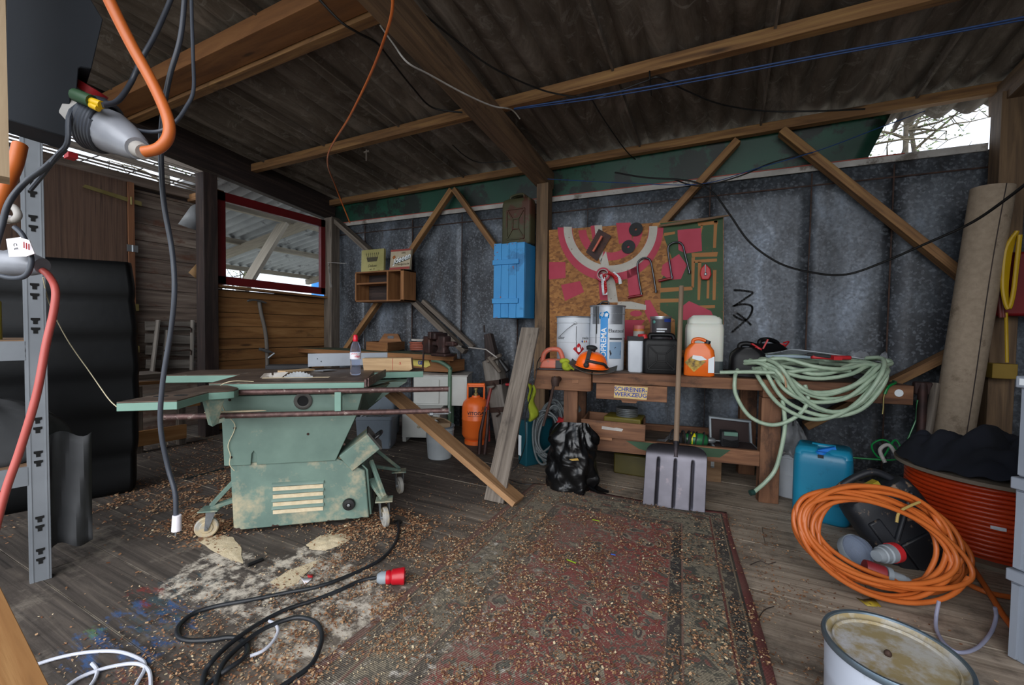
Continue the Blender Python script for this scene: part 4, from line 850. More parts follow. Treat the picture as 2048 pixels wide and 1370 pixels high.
rope('tube_nozzle', [bw(2.335, -.02, Tb-.06), bw(2.33, -.022, Tb-.09), bw(2.33, -.022, Tb-.15), bw(2.328, -.022, Tb-.19)], .004, M_brass, 'brass nozzle dangling from the green tube', 'nozzle')
b = MB(); b.lathe([(0, 0), (.024, 0), (.024, .002), (0, .002)], (2.42, -.001, Tb-.05), (0, -1, 0), 20); bp('white_paint_spot', b, M_wtxt, bn, bevel=0)
# under the bench
P = bw(.93, .22, .306)
t = thing('lid_stack', 'stack of shiny round lids on the low shelf behind the loose drawer', 'lids', bw(.72, .30, .306)); b = MB()
for k in range(5): b.lathe([(0, 0), (.085, 0), (.088, .004), (.088, .012), (0, .012)], (0, 0, .185+.014*k), seg=28)
obj('lids', b, M_zinc, t, world=False); b = MB(); b.box((-.17, -.1, 0), (.13, .12, .184)); obj('yellow_case', b, pm('dirty_yellow_case', '5f5414', '6e621c', .5), t, world=False, bevel=.01)
P = bw(1.14, .13, .306); t = thing('cable_bundle', 'bundle of wound dark grey cable on the low shelf', 'cable', P); b = MB()
for k in range(6): rj = random.Random(k); b.tube(curve([V(-.07+.025*k+.02*math.cos(a*PI/4+k), .06*math.cos(a*PI/4), .07+.062*math.sin(a*PI/4)) for a in range(8)], 4, True), .007, 7, True)
obj('cable_loops', b, M_blkm, t, world=False)
P = bw(1.24, .12, .306); t = thing('power_drill', 'green power drill with a yellow band, wrapped in its cord on the low shelf', 'drill', P, (0, 0, bang)); M_dgr = pm('drill_green', '1c5a34', '2a6e42', .4)
b = MB(); b.lathe([(0, -.09), (.04, -.085), (.05, -.04), (.05, .03), (.042, .06), (.03, .07), (0, .075)], (0, 0, .075), (1, .1, 0), 18); bo = obj('motor_housing', b, M_dgr, t, world=False); b = MB(); b.lathe([(.051, -.03), (.0515, -.03), (.0515, .0), (.051, 0)], (-.02, 0, .075), (1, .1, 0), 18, cap=False); obj('yellow_band', b, plain('yellow_sticker', 'd8cf20', .4), bo, world=False)
b = MB(); b.lathe([(0, 0), (.02, 0), (.022, .03), (.014, .05), (.005, .055), (.005, .09), (0, .09)], (.075, 0, .078), (1, .1, 0), 14); obj('chuck', b, M_steel, t, world=False)
b = MB(); 
for k in range(3): b.tube(curve([V(-.06+.05*k+.01*math.sin(a), .062*math.cos(a*PI/4), .07+.064*math.sin(a*PI/4)) for a in range(8)], 4, True), .0045, 6, True)
obj('wound_cord', b, M_blkm, t, world=False)
P = bw(1.50, .14, .306); t = thing('tool_case', 'open grey plastic case with dark lining at the right end of the low shelf', 'tool case', P, (0, 0, bang))
M_gcase = pm('grey_case_plastic', '7c848a', '8f979c', .5)
b = MB(); b.box((-.15, -.10, 0), (.15, .16, .03)); b.hexa([(-.155, -.11, .03), (-.155, .16, .03), (-.155, .16, .045), (-.155, -.11, .045), (.155, -.11, .03), (.155, .16, .03), (.155, .16, .045), (.155, -.11, .045)]); 
b.prism([(-.15, .12, .03), (-.135, .12, .03), (-.135, .18, .22), (-.15, .18, .22)], (0, .04, 0)); b.prism([(.135, .12, .03), (.15, .12, .03), (.15, .18, .2), (.135, .18, .2)], (0, .04, 0)); b.beam((-.15, .2, .215), (.15, .2, .20), .05, .015); bo = obj('case_shell', b, M_gcase, t, world=False, bevel=.003)
b = MB(); b.prism([(-.135, .16, .03), (.135, .16, .03), (.135, .20, .2), (-.135, .20, .21)], (0, .01, 0)); b.box((-.14, -.09, .045), (.14, .14, .048)); obj('dark_lining', b, plain('dark_red_lining', '2a1a18', .8), bo, world=False)
P = bw(1.46, .12, .355); t = thing('battery_charger', 'black charger with coiled lead inside the open grey case', 'charger', P, (0, 0, bang)); b = MB(); b.box((-.06, -.04, .0), (.055, .05, .11)); obj('charger_body', b, M_blkm, t, world=False, bevel=.008)
b = MB(); b.box((-.045, -.05, .085), (.045, -.03, .112)); obj('green_socket', b, plain('faded_green_plastic', '4e7263', .5), t, world=False); b = MB()
for k in range(4): b.tube(curve([(-.055, -.045, .02+.012*k), (0, -.06, .012+.012*k), (.055, -.045, .02+.012*k)], 5), .005, 6)
obj('coiled_lead', b, M_black, t, world=False)
b = MB(); b.grid(lambda u, v: bw(.93+.14*u, .06+.18*v, .307+.09*u*(1-.3*v)+.012*math.sin(u*11+v*5)), 8, 8); obj('plastic_sheet', b, N('grey_clear_film').out('8f9296', .25, 0., Alpha=.5), label='crumpled clear plastic sheet on the low shelf left of the cable', cat='plastic sheet', thick=.001)
M_box2 = wood('raw_wood_box', '6d5138', '8f7152', 'a6886a', grain=14)
P = oz(1432, 970, 0); t = thing('wooden_box', 'small raw wooden box with a metal clasp, on the floor behind the shovel', 'box', P+V(-.12, .15, 0), (0, 0, bang)); b = MB(); b.box((-.14, -.10, 0), (.14, .12, .21)); obj('box_body', b, M_box2, t, world=False, bevel=.003); b = MB(); b.box((.06, -.106, .12), (.085, -.1, .19)); b.tube([(.06, -.108, .12), (.085, -.108, .12)], .006, 6); obj('clasp', b, M_zinc, t, world=False)
b = MB(); b.box(tuple(bw(.62, .3, 0)), tuple(bw(.62, .3, 0)+V(.30, .18, .17))); obj('yellow_tool_case', b, pm('yellow_tool_box', '3f3910', '4d4516', .5), label='dim yellow case on the floor under the bench', cat='tool case', bevel=.012)
# shovel leaning on the bench
M_shov = pm('scratched_shovel_steel', '434146', '5a585f', .34, .85, scale=3, dirt='6d6468', dscale=2, dthr=.6)
M_ash = wood('worn_ash_handle', '6f5c4a', '8f7a66', 'a28c76', grain=30, knots=False)
s0, s1 = oz(1285, 1012, 0), oz(1410, 1030, 0); sx_ = (s1-s0).normalized(); top = bw(.96+.10, -.03, .90)
mid = (s0+s1)/2+V(0, 0, .0); mid = mid; t = thing('snow_shovel', 'wide metal shovel with a long wooden handle, leaning against the bench', 'shovel', mid)
ctop = od(1353, 890, (opl(1353, 890, mid+V(0, .09, 0), V(sx_.y, -sx_.x, 0)*-1)-EYE).dot(fw))
upd = (ctop-mid); H = upd.length; upd.normalize(); nb = sx_.cross(upd)*-1
W = (s1-s0).length
def sh(x, y, d=0): return mid+sx_*x+upd*y-nb*d*-1
b = MB(); rc = .075
def shf(u, v):
    x = (u-.5)*W; y = v*H; cr = .0
    k = max(0, (v-(1-rc/H))/(rc/H)); 
    lim = W/2-(rc*(1-math.sqrt(max(0, 1-k*k)))); x = max(-lim, min(lim, x))
    dep = 0
    for cx in (-W*.28, 0, W*.28):
        if v < .80: dep += .010*math.exp(-((x-cx)/.007)**2)*min(1, v/.08+.2)*min(1, (.80-v)/.05)
    return mid+sx_*x+upd*y+nb*(dep+.045*max(0, (v-.76)/.24)**2-.004*abs(2*u-1)**4)
b.grid(shf, 90, 40); obj('blade', b, M_shov, t, thick=.003)
b = MB()
for px_, py_ in ((-.065, .91), (-.04, .90), (-.035, .87), (-.03, .84), (.045, .91), (.025, .90), (.025, .87), (.03, .84)): b.ball(shf(.5+px_/W, py_)+nb*.006, .005, 8, 5)
split_obj('rivet', b, M_zinc, t)
hb = shf(.5, .80)+nb*.012; hm = shf(.5, 1.0)+nb*.012
topP = opl(1363, 572, bw(0, -.045, 0), V(-math.sin(bang), math.cos(bang), 0)); topP = topP
b = MB(); b.tube([hb, hm+(topP-hm).normalized()*.02], [.02, .021], 14); obj('socket', b, M_shov, t)
b = MB(); b.tube([hm-(topP-hm).normalized()*.02, hm.lerp(topP, .3), hm.lerp(topP, .6), topP], [.0185, .018, .017, .0165], 14); obj('handle', b, M_ash, t)
# ---------------------------------------------------------------- left side
M_leather = pm('black_leatherette', '070809', '0b0c0e', .4, scale=3, dirt='121316', dthr=.64, bump=.2, **{'Specular IOR Level': .25})
M_shelfm = pm('light_grey_shelf_steel', '84898f', '979ca2', .45, .35, scale=3)
M_chip = wood('chipboard_shelf', '5a4330', '765a41', '8a6d51')
# folded mattress standing on its side
m0 = V(-3.75, 1.44, 0); md_ = V(-.35, -.937, 0).normalized(); mn = V(-.937, .35, 0)
t = thing('mattress', 'tall black leatherette mattress standing on its side behind the metal shelf', 'mattress', m0)
b = MB(); R = []
for i in range(56):
    z = 1.63*i/55; s = abs(math.sin(PI*z/.272)); bul = .016*s**.25+.003*math.sin(z*23); tp2 = .05*max(0, (z-1.5)/.13)**2; rr = []
    for x, y in ((-.02, 0), (.0, .0), (.03, -.0), (.2, 0), (.5, 0), (.8, 0), (1.1, 0), (1.25, .02), (1.27, .2), (1.1, .3), (.5, .3), (.06, .3), (.0, .28), (-.035, .2), (-.04, .06)):
        e = 1 if x < .02 else 0
        k = bul if (y <= 0.02) else 0
        rr.append(m0+md_*(x-(bul*.8 if x < .02 else 0)-.03*math.sin(z*1.9)*e+.02)+mn*(y-k*1.0+tp2*(1 if y < .1 else -1)*.5+.012*math.sin(x*5+z*3))+V(0, 0, z-.03*x*(z/1.63)))
    R.append(rr)
b.loft(R); obj('mattress_cover', b, M_leather, t, smooth=180)
# metal shelf
t = thing('metal_shelf', 'light grey slotted steel shelf at the left edge', 'shelf', (-2.80, .744, 0))
tv = V(.22, .975, 0).normalized(); nv = V(.975, -.22, 0); pc = V(-2.80, .744, 0)
b = MB(); b.beam(pc, pc+V(0, 0, 2.02), .066, .003, up=tuple(nv)); b.beam(pc+tv*.033-nv*.02, pc+tv*.033-nv*.02+V(0, 0, 2.02), .003, .04, up=tuple(nv)); b.beam(pc-tv*.033-nv*.02, pc-tv*.033-nv*.02+V(0, 0, 2.02), .003, .04, up=tuple(nv)); b.beam(pc+tv*.024+nv*.002, pc+tv*.024+nv*.002+V(0, 0, 2.02), .004, .003, up=tuple(nv)); b.beam(pc-tv*.024+nv*.002, pc-tv*.024+nv*.002+V(0, 0, 2.02), .004, .003, up=tuple(nv)); po = obj('upright', b, M_shelfm, t)
b = MB()
for y_ in (369, 390, 438, 458, 573, 593, 642, 661, 841, 860, 908, 927, 1039, 1057, 1104, 1123):
    z = opl(75, y_, pc, nv).z; c = pc+nv*.0025+V(0, 0, z)
    b.prism([c-tv*.014+V(0, 0, .014), c+tv*.014+V(0, 0, .014), c+tv*.014+V(0, 0, .004), c+tv*.007+V(0, 0, 0), c+tv*.007-V(0, 0, .014), c-tv*.007-V(0, 0, .014), c-tv*.007, c-tv*.014+V(0, 0, .004)], nv*.0008)
obj('t_slots', b, M_hole, po, kind='stuff')
back = V(-.45, .12, 0)
for z in (1.07, .50):
    b = MB(); b.beam(pc-tv*.03+V(0, 0, z), pc-tv*1.0+V(0, 0, z), .003, .085, up=(0, 0, 1)); b.beam(pc-tv*.03+V(0, 0, z+.042)-nv*.01, pc-tv*1.0+V(0, 0, z+.042)-nv*.01, .02, .003); b.beam(pc+V(0, 0, z), pc+back+V(0, 0, z), .003, .07); obj('shelf_beam', b, M_shelfm, t)
    b = MB(); q = [pc, pc-tv*1.0, pc-tv*1.0+back, pc+back]; b.prism([p-nv*.012+V(0, 0, z+.03) for p in q], (0, 0, .018)); obj('shelf_board', b, M_chip, t)
b = MB(); b.beam(pc-tv*.03+V(0, 0, 1.93), pc-tv*1.+V(0, 0, 1.93), .003, .07); obj('shelf_beam', b, M_shelfm, t)
b = MB(); c = pc+back; b.beam(c, c+V(0, 0, 2.0), .04, .003, up=tuple(nv)); obj('upright', b, M_shelfm, t)
# grey tarpaulin bundle on the lower shelf
M_gtarp = pm('dull_grey_cloth', '3a3b3d', '4a4b4d', .8, scale=4)
c = pc-tv*.25+back*.5+V(0, 0, .55)
b = MB(); b.grid(lambda u, v: (lambda a, e: c+tv*(.38*math.cos(a)*math.cos(e))+nv*(.20*math.sin(a)*math.cos(e))+V(0, 0, .30*math.sin(e)+.012*math.sin(a*9+e*4)))(u*2*PI, v*PI/2), 48, 14)
b.grid(lambda u, v: pc+tv*(.03+.15*u)-nv*.06+nv*(.02*math.sin(u*9+v*3))+V(0, 0, .66-.55*v+.02*math.sin(u*6)), 10, 12)
obj('cloth_bundle', b, M_gtarp, label='dull grey cloth bundle on the lower level of the metal shelf', cat='cloth', thick=.002)
P = od(0, 690, 1.93); b = MB(); b.lathe([(0, 0), (.03, 0), (.03, .17), (.022, .185), (.02, .2), (0, .2)], (P.x-.01, P.y-.02, 1.118), seg=20); obj('spray_can', b, pm('olive_yellow_can', '7f7418', '95892a', .4), label='olive yellow can on the upper level of the metal shelf', cat='can')
# near timber post and black distribution box
b = MB(); fh = V(fw.x, fw.y, 0).normalized(); rh = V(fh.y, -fh.x, 0); c = od(12, 200, .95)-rh*.050; rd = ray(12, 200); rd.z = 0; c = c+rd.normalized()*.04-V(0, 0, 0); b.beam((c.x, c.y, od(0, 345, .95).z), (c.x, c.y, 3.2), .07, .08, up=tuple(rd.normalized())); M_nearp = wood('sun_bleached_pine', '9a8468', 'bba486', 'cfbb9e'); obj('trim_27', b, M_nearp, label='pale timber batten at the left edge of the picture', kind='structure')
M_navy = pm('slate_black_housing', '12151a', '171b21', .8, scale=3, **{'Specular IOR Level': .2})
fh = V(fw.x, fw.y, 0).normalized(); rh = V(fh.y, -fh.x, 0)
dp = 1.12; base = od(80, 200, dp); nf = (fh+rh*.0).normalized()
F = [(13, -110), (135, -80), (206, 38), (183, 138), (162, 134), (157, 137), (154, 178), (141, 182), (138, 276), (13, 238)]
t = thing('distribution_box', 'big slate black power distribution box hanging at top left', 'distribution box', opl(80, 240, base, nf))
b = MB(); b.prism([opl(x, y, base, nf) for x, y in F], (lambda q: V(q.x, q.y, 0).normalized())(ray(138, 277))*.12-rh*.012); bo = obj('housing', b, M_navy, t, bevel=.004)
def pq(x, y, d): return od(x, y, d)
ax1 = (pq(190, 195, 1.2)-pq(150, 170, 1.2)).normalized()
b = MB(); b.lathe([(0, 0), (.035, 0), (.035, .02), (0, .022)], pq(178, 188, 1.19), ax1.cross(fw), 20, sx=1.); obj('red_flap', b, M_rprint, bo)
b = MB(); b.tube([pq(135, 182, 1.2), pq(158, 178, 1.2)], .03, 14); b.tube([pq(165, 238, 1.17), pq(200, 252, 1.16)], .052, 16); obj('grey_socket', b, M_trimw, bo)
t2 = thing('three_phase_plug', 'grey taped heavy connector plugged into the black box, feeding the orange cable', 'plug', pq(210, 262, 1.16))
M_duct = pm('silver_duct_tape', '7d8088', '999ca4', .35, .1, scale=5)
b = MB(); b.tube([pq(196, 252, 1.16), pq(200, 254, 1.16), pq(222, 264, 1.155), pq(245, 277, 1.14), pq(268, 292, 1.13), pq(276, 297, 1.12)], [.044, .056, .057, .047, .036, .028], 20); obj('taped_body', b, M_duct, t2, smooth=30)
b = MB(); b.tube([pq(233, 272, 1.149), pq(268, 291, 1.129)], [.0455, .034], 20); obj('tape_wrap', b, M_duct, t2)
b = MB(); b.tube([pq(272, 296, 1.125), pq(288, 304, 1.11)], [.022, .019], 16); obj('cable_gland', b, M_trimw, t2)
b = MB(); b.rbox(pq(142, 312, 1.18), (.03, .02, .015)); obj('red_latch', b, M_rprint, t2)
M_ocab = pm('orange_rubber_cable', 'b95c24', 'c56a30', .42, scale=5, dirt='a8531c', dthr=.66)
rope('orange_cable', [pq(140, -260, 1.0), pq(180, -90, 1.02), pq(216, -5, 1.05), pq(262, 88, 1.08), pq(308, 172, 1.1), pq(335, 235, 1.1), pq(337, 272, 1.1), pq(318, 296, 1.1), pq(288, 304, 1.1)], .0135, M_ocab, 'thick orange cable looping down from the roof into the taped plug', 'cable', seg=14)
P = pq(160, 200, 1.17); t3 = thing('green_yellow_plug', 'green and yellow plug beside the red flap of the black box', 'plug', P)
b = MB(); b.tube([pq(150, 190, 1.08), pq(184, 203, 1.08)], .016, 12); obj('green_plug', b, plain('dark_green_plastic', '24452a', .5), t3); b = MB(); b.tube([pq(184, 203, 1.08), pq(203, 210, 1.08)], .010, 10); b.tube([pq(182, 210, 1.08), pq(197, 217, 1.08)], .008, 10); obj('yellow_sleeve', b, plain('yellow_plastic', 'd0a80c', .4), t3)
M_gcab = pm('slate_grey_cable', '33373f', '434852', .4, scale=5)
rope('grey_cable', [pq(480, -420, 1.35), pq(400, -150, 1.3), pq(341, 0, 1.25), pq(310, 70, 1.22), pq(283, 118, 1.2), pq(262, 165, 1.2), pq(235, 202, 1.12), pq(203, 210, 1.08)], .0065, M_gcab, 'slate grey cable sweeping down to the yellow plug', 'cable', seg=10)
rope('grey_cable', [pq(388, -420, 1.3), pq(384, -100, 1.3), pq(383, 0, 1.28), pq(386, 110, 1.25), pq(387, 180, 1.22), pq(372, 215, 1.2), pq(350, 245, 1.18), pq(320, 262, 1.17), pq(285, 262, 1.17), pq(250, 250, 1.16)], .005, M_gcab, 'thinner grey cable looping behind the orange cable', 'cable', seg=10)
hc = thing('extension_lead', 'long slate grey cord with a white plug dangling before the table saw', 'cord', pq(352, 1065, 1.5))
rope('cord', [pq(378, -420, 1.4), pq(374, -120, 1.4), pq(369, 0, 1.4), pq(360, 80, 1.4), pq(340, 150, 1.4), pq(328, 215, 1.4), pq(322, 290, 1.4), pq(327, 400, 1.4), pq(344, 500, 1.42), pq(349, 580, 1.43), pq(342, 660, 1.45), pq(326, 760, 1.46), pq(321, 850, 1.48), pq(335, 930, 1.5), pq(350, 985, 1.5), pq(352, 1032, 1.5)], .0078, M_gcab, parent=hc, seg=12)
b = MB(); b.tube([pq(354, 1030, 1.5), pq(353, 1062, 1.5)], [.014, .0155], 10); obj('white_plug', b, M_label, hc, bevel=.002); b = MB(); b.tube([pq(352, 1062, 1.5), pq(351, 1072, 1.5)], .003, 6); obj('pin', b, M_steel, hc)
pts = []; ca0, ca1 = pq(182, 244, 1.15), pq(216, 258, 1.16); cax = (ca1-ca0).normalized(); co1 = cax.cross(fw).normalized(); co2 = cax.cross(co1)
for k in range(6*12+1):
    a = 2*PI*k/12; s = k/72; c = ca0.lerp(ca1, s); pts.append(c+(co1*math.sin(a)+co2*math.cos(a))*(.068-.004*s))
rope('wound_cable', [pq(60, 380, 1.15), pq(85, 350, 1.15), pq(115, 310, 1.1), pq(135, 285, 1.08)]+[pts[0]]+pts[3:], .0058, M_gcab, 'thin dark cable wound many times round the grey connector', 'cable', n=4, seg=8)
rope('grey_cable', [pq(-10, 500, 1.1), pq(4, 450, 1.1), pq(18, 405, 1.1), pq(50, 365, 1.12), pq(90, 335, 1.12), pq(130, 298, 1.12)], .0068, M_gcab, 'slate grey cable dropping from the black box to the left edge', 'cable', seg=10)
rope('orange_cable', [pq(40, 290, 1.2), pq(30, 330, 1.18), pq(10, 375, 1.15), pq(-12, 430, 1.12)], .0165, M_ocab, 'short orange cable leaving the bottom of the black box', 'cable', seg=12)
# plug assembly in front of the shelf
t = thing('cable_adapter', 'grey round adapter with white tags hanging in front of the steel shelf', 'adapter', pq(30, 540, 1.3))
b = MB(); b.tube([pq(-30, 520, 1.3), pq(20, 526, 1.3), pq(22, 526, 1.3), pq(60, 528, 1.3), pq(85, 532, 1.3)], [.036, .036, .04, .036, .024], 18); obj('adapter_body', b, M_duct, t)
b = MB(); q = [pq(12, 478, 1.24), pq(42, 474, 1.24), pq(52, 513, 1.24), pq(18, 514, 1.24)]; b.prism(q, fw*.003); b.prism([pq(40, 475, 1.235), pq(58, 480, 1.235), pq(69, 507, 1.235), pq(52, 513, 1.235)], fw*.003); tg = obj('white_tag', b, M_label, t)
textmesh('C E', .014, frameM(tuple(pq(31, 493, 1.233)), -UP*.9+RT*.2, RT), m=M_dtxt, parent=tg, name='tag_lettering')
b = MB()
for k in range(3): b.rbox(pq(48+5*k, 490+2*k, 1.231), (.002, .002, .018))
obj('red_tag_print', b, M_rprint, tg)
b = MB(); b.tube(curve([pq(30, 455, 1.26), pq(45, 470, 1.25), pq(60, 505, 1.25), pq(62, 530, 1.25), pq(50, 552, 1.25), pq(20, 556, 1.25), pq(-20, 545, 1.25)], 6), .007, 10); obj('black_lead', b, M_gcab, t)
rope('coral_hose', [pq(84, 540, 1.3), pq(98, 552, 1.3), pq(111, 580, 1.28), pq(107, 625, 1.27), pq(92, 690, 1.25), pq(73, 790, 1.22), pq(40, 900, 1.2), pq(12, 980, 1.18), pq(-15, 1080, 1.15)], .0095, pm('coral_red_hose', 'a8463e', 'bb5a52', .45, scale=6), 'coral red hose curving down past the steel shelf', 'hose', seg=12)
t = thing('white_lead', 'short white lead with a white coupling at the left edge', 'lead', pq(20, 450, 1.6)); rope('lead', [pq(10, 412, 1.6), pq(28, 415, 1.6), pq(36, 430, 1.6), pq(28, 440, 1.6), pq(14, 440, 1.6)], .012, M_trimw, parent=t, seg=10); b = MB(); b.rbox(pq(10, 438, 1.6), (.03, .03, .03)); obj('coupling', b, M_label, t, bevel=.003)
b = MB(); 
for k in range(9): b.rbox(pq(2+3.6*k, 454, 1.85), (.006, .012, .028))
obj('black_brush', b, M_black, label='black bristle strip on the shelf at the left edge', cat='brush') if False else None
rope('thin_cord', [pq(86, 555, 1.9), pq(100, 610, 2.0), pq(135, 680, 2.1), pq(180, 745, 2.15), pq(215, 795, 2.0), sw(-.222, -.56, .85)], .0022, M_str, 'thin cream cord strung from the shelf to the saw table corner', 'cord', seg=6)
# recess: old shutter, plastic sheet, cardboard, step bench
M_shut = wood('silver_grey_wood', '5a544e', '77716a', '918b84', grain=26)
XS = -5.57
def xs_(x, y, X=XS): return ox(x, y, X)
t = thing('old_shutter', 'weathered silver grey wooden shutter with iron straps leaning left of the dark post', 'shutter', xs_(338, 750))
b = MB()
for a, c in (((290, 640), (390, 640)), ((290, 664), (390, 668)), ((291, 688), (390, 692)), ((292, 716), (390, 716))):
    p0, p1 = xs_(a[0], a[1]+12), xs_(c[0], c[1]+12); b.beam(p0, p1, .02, .098)
obj('boards', b, M_shut, t, bevel=.002)
b = MB(); b.beam(xs_(316, 640, XS+.03), xs_(303, 752, XS+.03), .02, .07, up=(1, 0, 0)); b.beam(xs_(385, 640, XS+.03), xs_(383, 740, XS+.03), .02, .05, up=(1, 0, 0)); b.beam(xs_(333, 660, XS+.03), xs_(325, 750, XS+.03), .02, .07, up=(1, 0, 0)); obj('battens', b, M_shut, t, bevel=.003)
for (a, c) in (((318, 652), (380, 655)), ((328, 701), (380, 700))):
    b = MB(); b.tube(curve([xs_(*a, XS+.05), xs_((a[0]+c[0])/2, a[1]+1, XS+.05), xs_(*c, XS+.05), xs_(c[0]+1, c[1]+10, XS+.05)], 4), .008, 6); obj('iron_strap', b, M_rust, t)
b = MB(); b.poly([xs_(398, 405, -5.07), xs_(382, 412, -5.07), xs_(356, 448, -5.09), xs_(375, 455, -5.08), xs_(398, 462, -5.07)]); obj('plastic_scrap', b, pm('milky_plastic_film', '7d8083', '92959a', .4), label='torn milky plastic film beside the dark post', cat='plastic film', thick=.003)
b = MB(); b.poly([xs_(398, 522, -5.07), xs_(377, 545, -5.07), xs_(398, 562, -5.07)]); obj('cardboard_scrap', b, pm('brown_cardboard', '8a6b47', '9b7b55', .8), label='pointed scrap of brown cardboard beside the dark post', cat='cardboard', thick=.006)
t = thing('step_bench', 'low bench knocked together from grey and orange boards, left behind the saw', 'bench', ox(330, 885, -4.85)*1)
b = MB(); XB = -4.8
for (a, c, h, dpt) in (((262, 762), (335, 756), .05, .35), ((266, 812), (405, 800), .06, .40)):
    p0, p1 = ox(*a, XB), ox(*c, XB); b.hexa([p0, p0+V(-dpt, 0, 0), p0+V(-dpt, 0, h), p0+V(0, 0, h), p1, p1+V(-dpt, 0, 0), p1+V(-dpt, 0, h), p1+V(0, 0, h)])
obj('seat_boards', b, M_grey, t, bevel=.003)
b = MB(); p0, p1 = ox(264, 880, XB+.02), ox(372, 862, XB+.02); b.beam(p0, p1, .03, .14); p0, p1 = ox(262, 768, XB+.02), ox(330, 764, XB+.02); b.beam(p0, p1, .02, .03); p0, p1 = ox(262, 822, XB+.02), ox(400, 808, XB+.02); b.beam(p0, p1, .02, .03); obj('front_board', b, M_plank, t, bevel=.003)
b = MB()
for x in (275, 362): q = ox(x, 850, XB-.03); b.beam((q.x, q.y, .0), (q.x, q.y, .62 if x < 300 else .42), .06, .06, up=(0, 1, 0))
obj('leg', b, M_grey, t)
# pickaxe on the plank wall
t = thing('pickaxe', 'old pickaxe with a pale grey curved handle leaning on the orange planks', 'pickaxe', ox(535, 740, -4.9))
b = MB(); b.tube(curve([ox(518, 600, -4.98), ox(522, 625, -4.97), ox(530, 660, -4.95), ox(534, 700, -4.93), ox(535, 760, -4.9)], 5), [.022]*5*4+[.026], 10); obj('handle', b, M_shut, t)
b = MB(); b.tube(curve([ox(494, 602, -4.95), ox(510, 600, -4.95), ox(533, 606, -4.95)], 5), [.004]+[.012]*9+[.006], 8); b.tube(curve([ox(518, 698, -4.9), ox(530, 701, -4.88), ox(549, 706, -4.86)], 5), [.018]*8+[.01, .006, .004], 8); b.tube([ox(536, 716, -4.9), ox(549, 706, -4.86)], .012, 6); split_obj('iron_head', b, M_steel, t)
# planks in the bottom left corner
t = thing('slatted_frame', 'orange brown wooden slats in the bottom left corner', 'slats', oz(0, 1330, .25)); b = MB(); b.beam(od(-60, 1160, 1.05), od(55, 1400, .98), .07, .02); b.beam(od(-90, 1230, 1.05), od(20, 1440, .98), .05, .03); obj('slat', b, M_plank, t, bevel=.002)
# ---------------------------------------------------------------- things on and before the back wall
def yfront(px, X): d = ray(px, 600); return X*d.y/d.x                    # y at which x = X is seen in column px
YB = 4.17
M_shelfw = wood('honey_brown_box_wood', '6a4426', '8e6038', 'a4744a', grain=16)
Xr, Xl = oy(832, 570, YB).x, None; Yf = yfront(807, Xr); Xl = oy(710, 575, Yf).x; z1 = oy(760, 541, Yf).z; z0 = oy(760, 603, Yf).z; Xd = oy(775, 570, Yf).x
t = thing('wall_shelf', 'open wooden box shelf with dark backs mounted on the back wall', 'wall shelf', ((Xl+Xr)/2, Yf, z0))
b = MB(); th = .02
b.box((Xl, Yf, z0), (Xr, YB, z0+th)); b.box((Xl, Yf, z1-th), (Xr, YB, z1)); b.box((Xl, Yf, z0), (Xl+th, YB, z1)); b.box((Xr-.05, Yf, z0), (Xr, YB, z1)); b.box((Xd-.012, Yf-.004, z0), (Xd+.012, YB, z1)); obj('box_frame', b, M_shelfw, t, bevel=.003)
b = MB(); b.box((Xl+.02, Yf+.01, (z0+z1)/2+.03), (Xd, YB-.01, (z0+z1)/2+.05)); obj('inner_shelf', b, M_shelfw, t)
b = MB(); b.box((Xl+.01, YB-.006, z0+.01), (Xr-.01, YB, z1-.01)); obj('back_panel', b, M_grime, t)
M_tin1 = pm('yellow_green_tin', '8a8550', 'a39c66', .45, scale=4, dirt='6e6335', dthr=.6); M_sepia = plain('sepia_print', '3a3520', .6); M_cream = pm('cream_tin', '9a8d76', 'b0a48c', .5, dirt='7c6f5a')
def tin(name, label, x0, x1, y0, y1, m, lean):
    a, c = oy(x0, y1, Yf+.03), oy(x1, y1-2, Yf+.03); up_ = oy((x0+x1)/2+lean, y0, Yf+.06)-oy((x0+x1)/2, y1, Yf+.03); a.z = c.z = z1+.001
    t = thing(name, label, 'tin box', (a+c)/2); X_ = (c-a).normalized(); U_ = up_.normalized(); H_ = up_.length; W_ = (c-a).length; n_ = X_.cross(U_)
    b = MB(); b.prism([a, c, c+U_*H_, a+U_*H_], -n_*.035); bo = obj('tin_body', b, m, t, bevel=.003); return t, bo, (a+c)/2, X_, U_, W_, H_, n_
t, bo, c, X_, U_, W_, H_, n_ = tin('cigar_tin', 'yellowish tin box with a dark crest, standing left on the open shelf', 722, 767, 496, 540, M_tin1, 1)
b = MB(); q = lambda x, y: c+X_*x*W_+U_*y*H_+n_*.0015
for k in range(7): x = -.27+.09*k; b.beam(q(x*.8, .62), q(x, .80), .006, .001, up=tuple(n_)); b.prism([q(x-.02, .78), q(x+.02, .78), q(x, .86)], n_*.001)
b.prism([q(-.2, .44), q(.2, .44), q(.26, .64), q(-.26, .64)], n_*.001); obj('crest_print', b, M_sepia, bo)
textmesh('Deluxe', .05, frameM(tuple(q(0, .25)), X_, U_), m=M_sepia, parent=bo, name='tin_lettering', shear=.3) ; textmesh('no. 11', .035, frameM(tuple(q(0, .1)), X_, U_), m=M_sepia, parent=bo, name='tin_lettering', shear=.3)
t, bo, c, X_, U_, W_, H_, n_ = tin('tin_box', 'cream and red tin box with script lettering, standing right on the open shelf', 779, 819, 491, 532, M_cream, 3)
b = MB(); b.prism([q(-.5, .9), q(.5, .9), q(.5, .99), q(-.5, .99)], n_*.001); b.prism([q(-.5, .01), q(.5, .01), q(.5, .12), q(-.5, .12)], n_*.001); split_obj('red_band', b, plain('dull_red_print', '8c3a34', .6), bo)
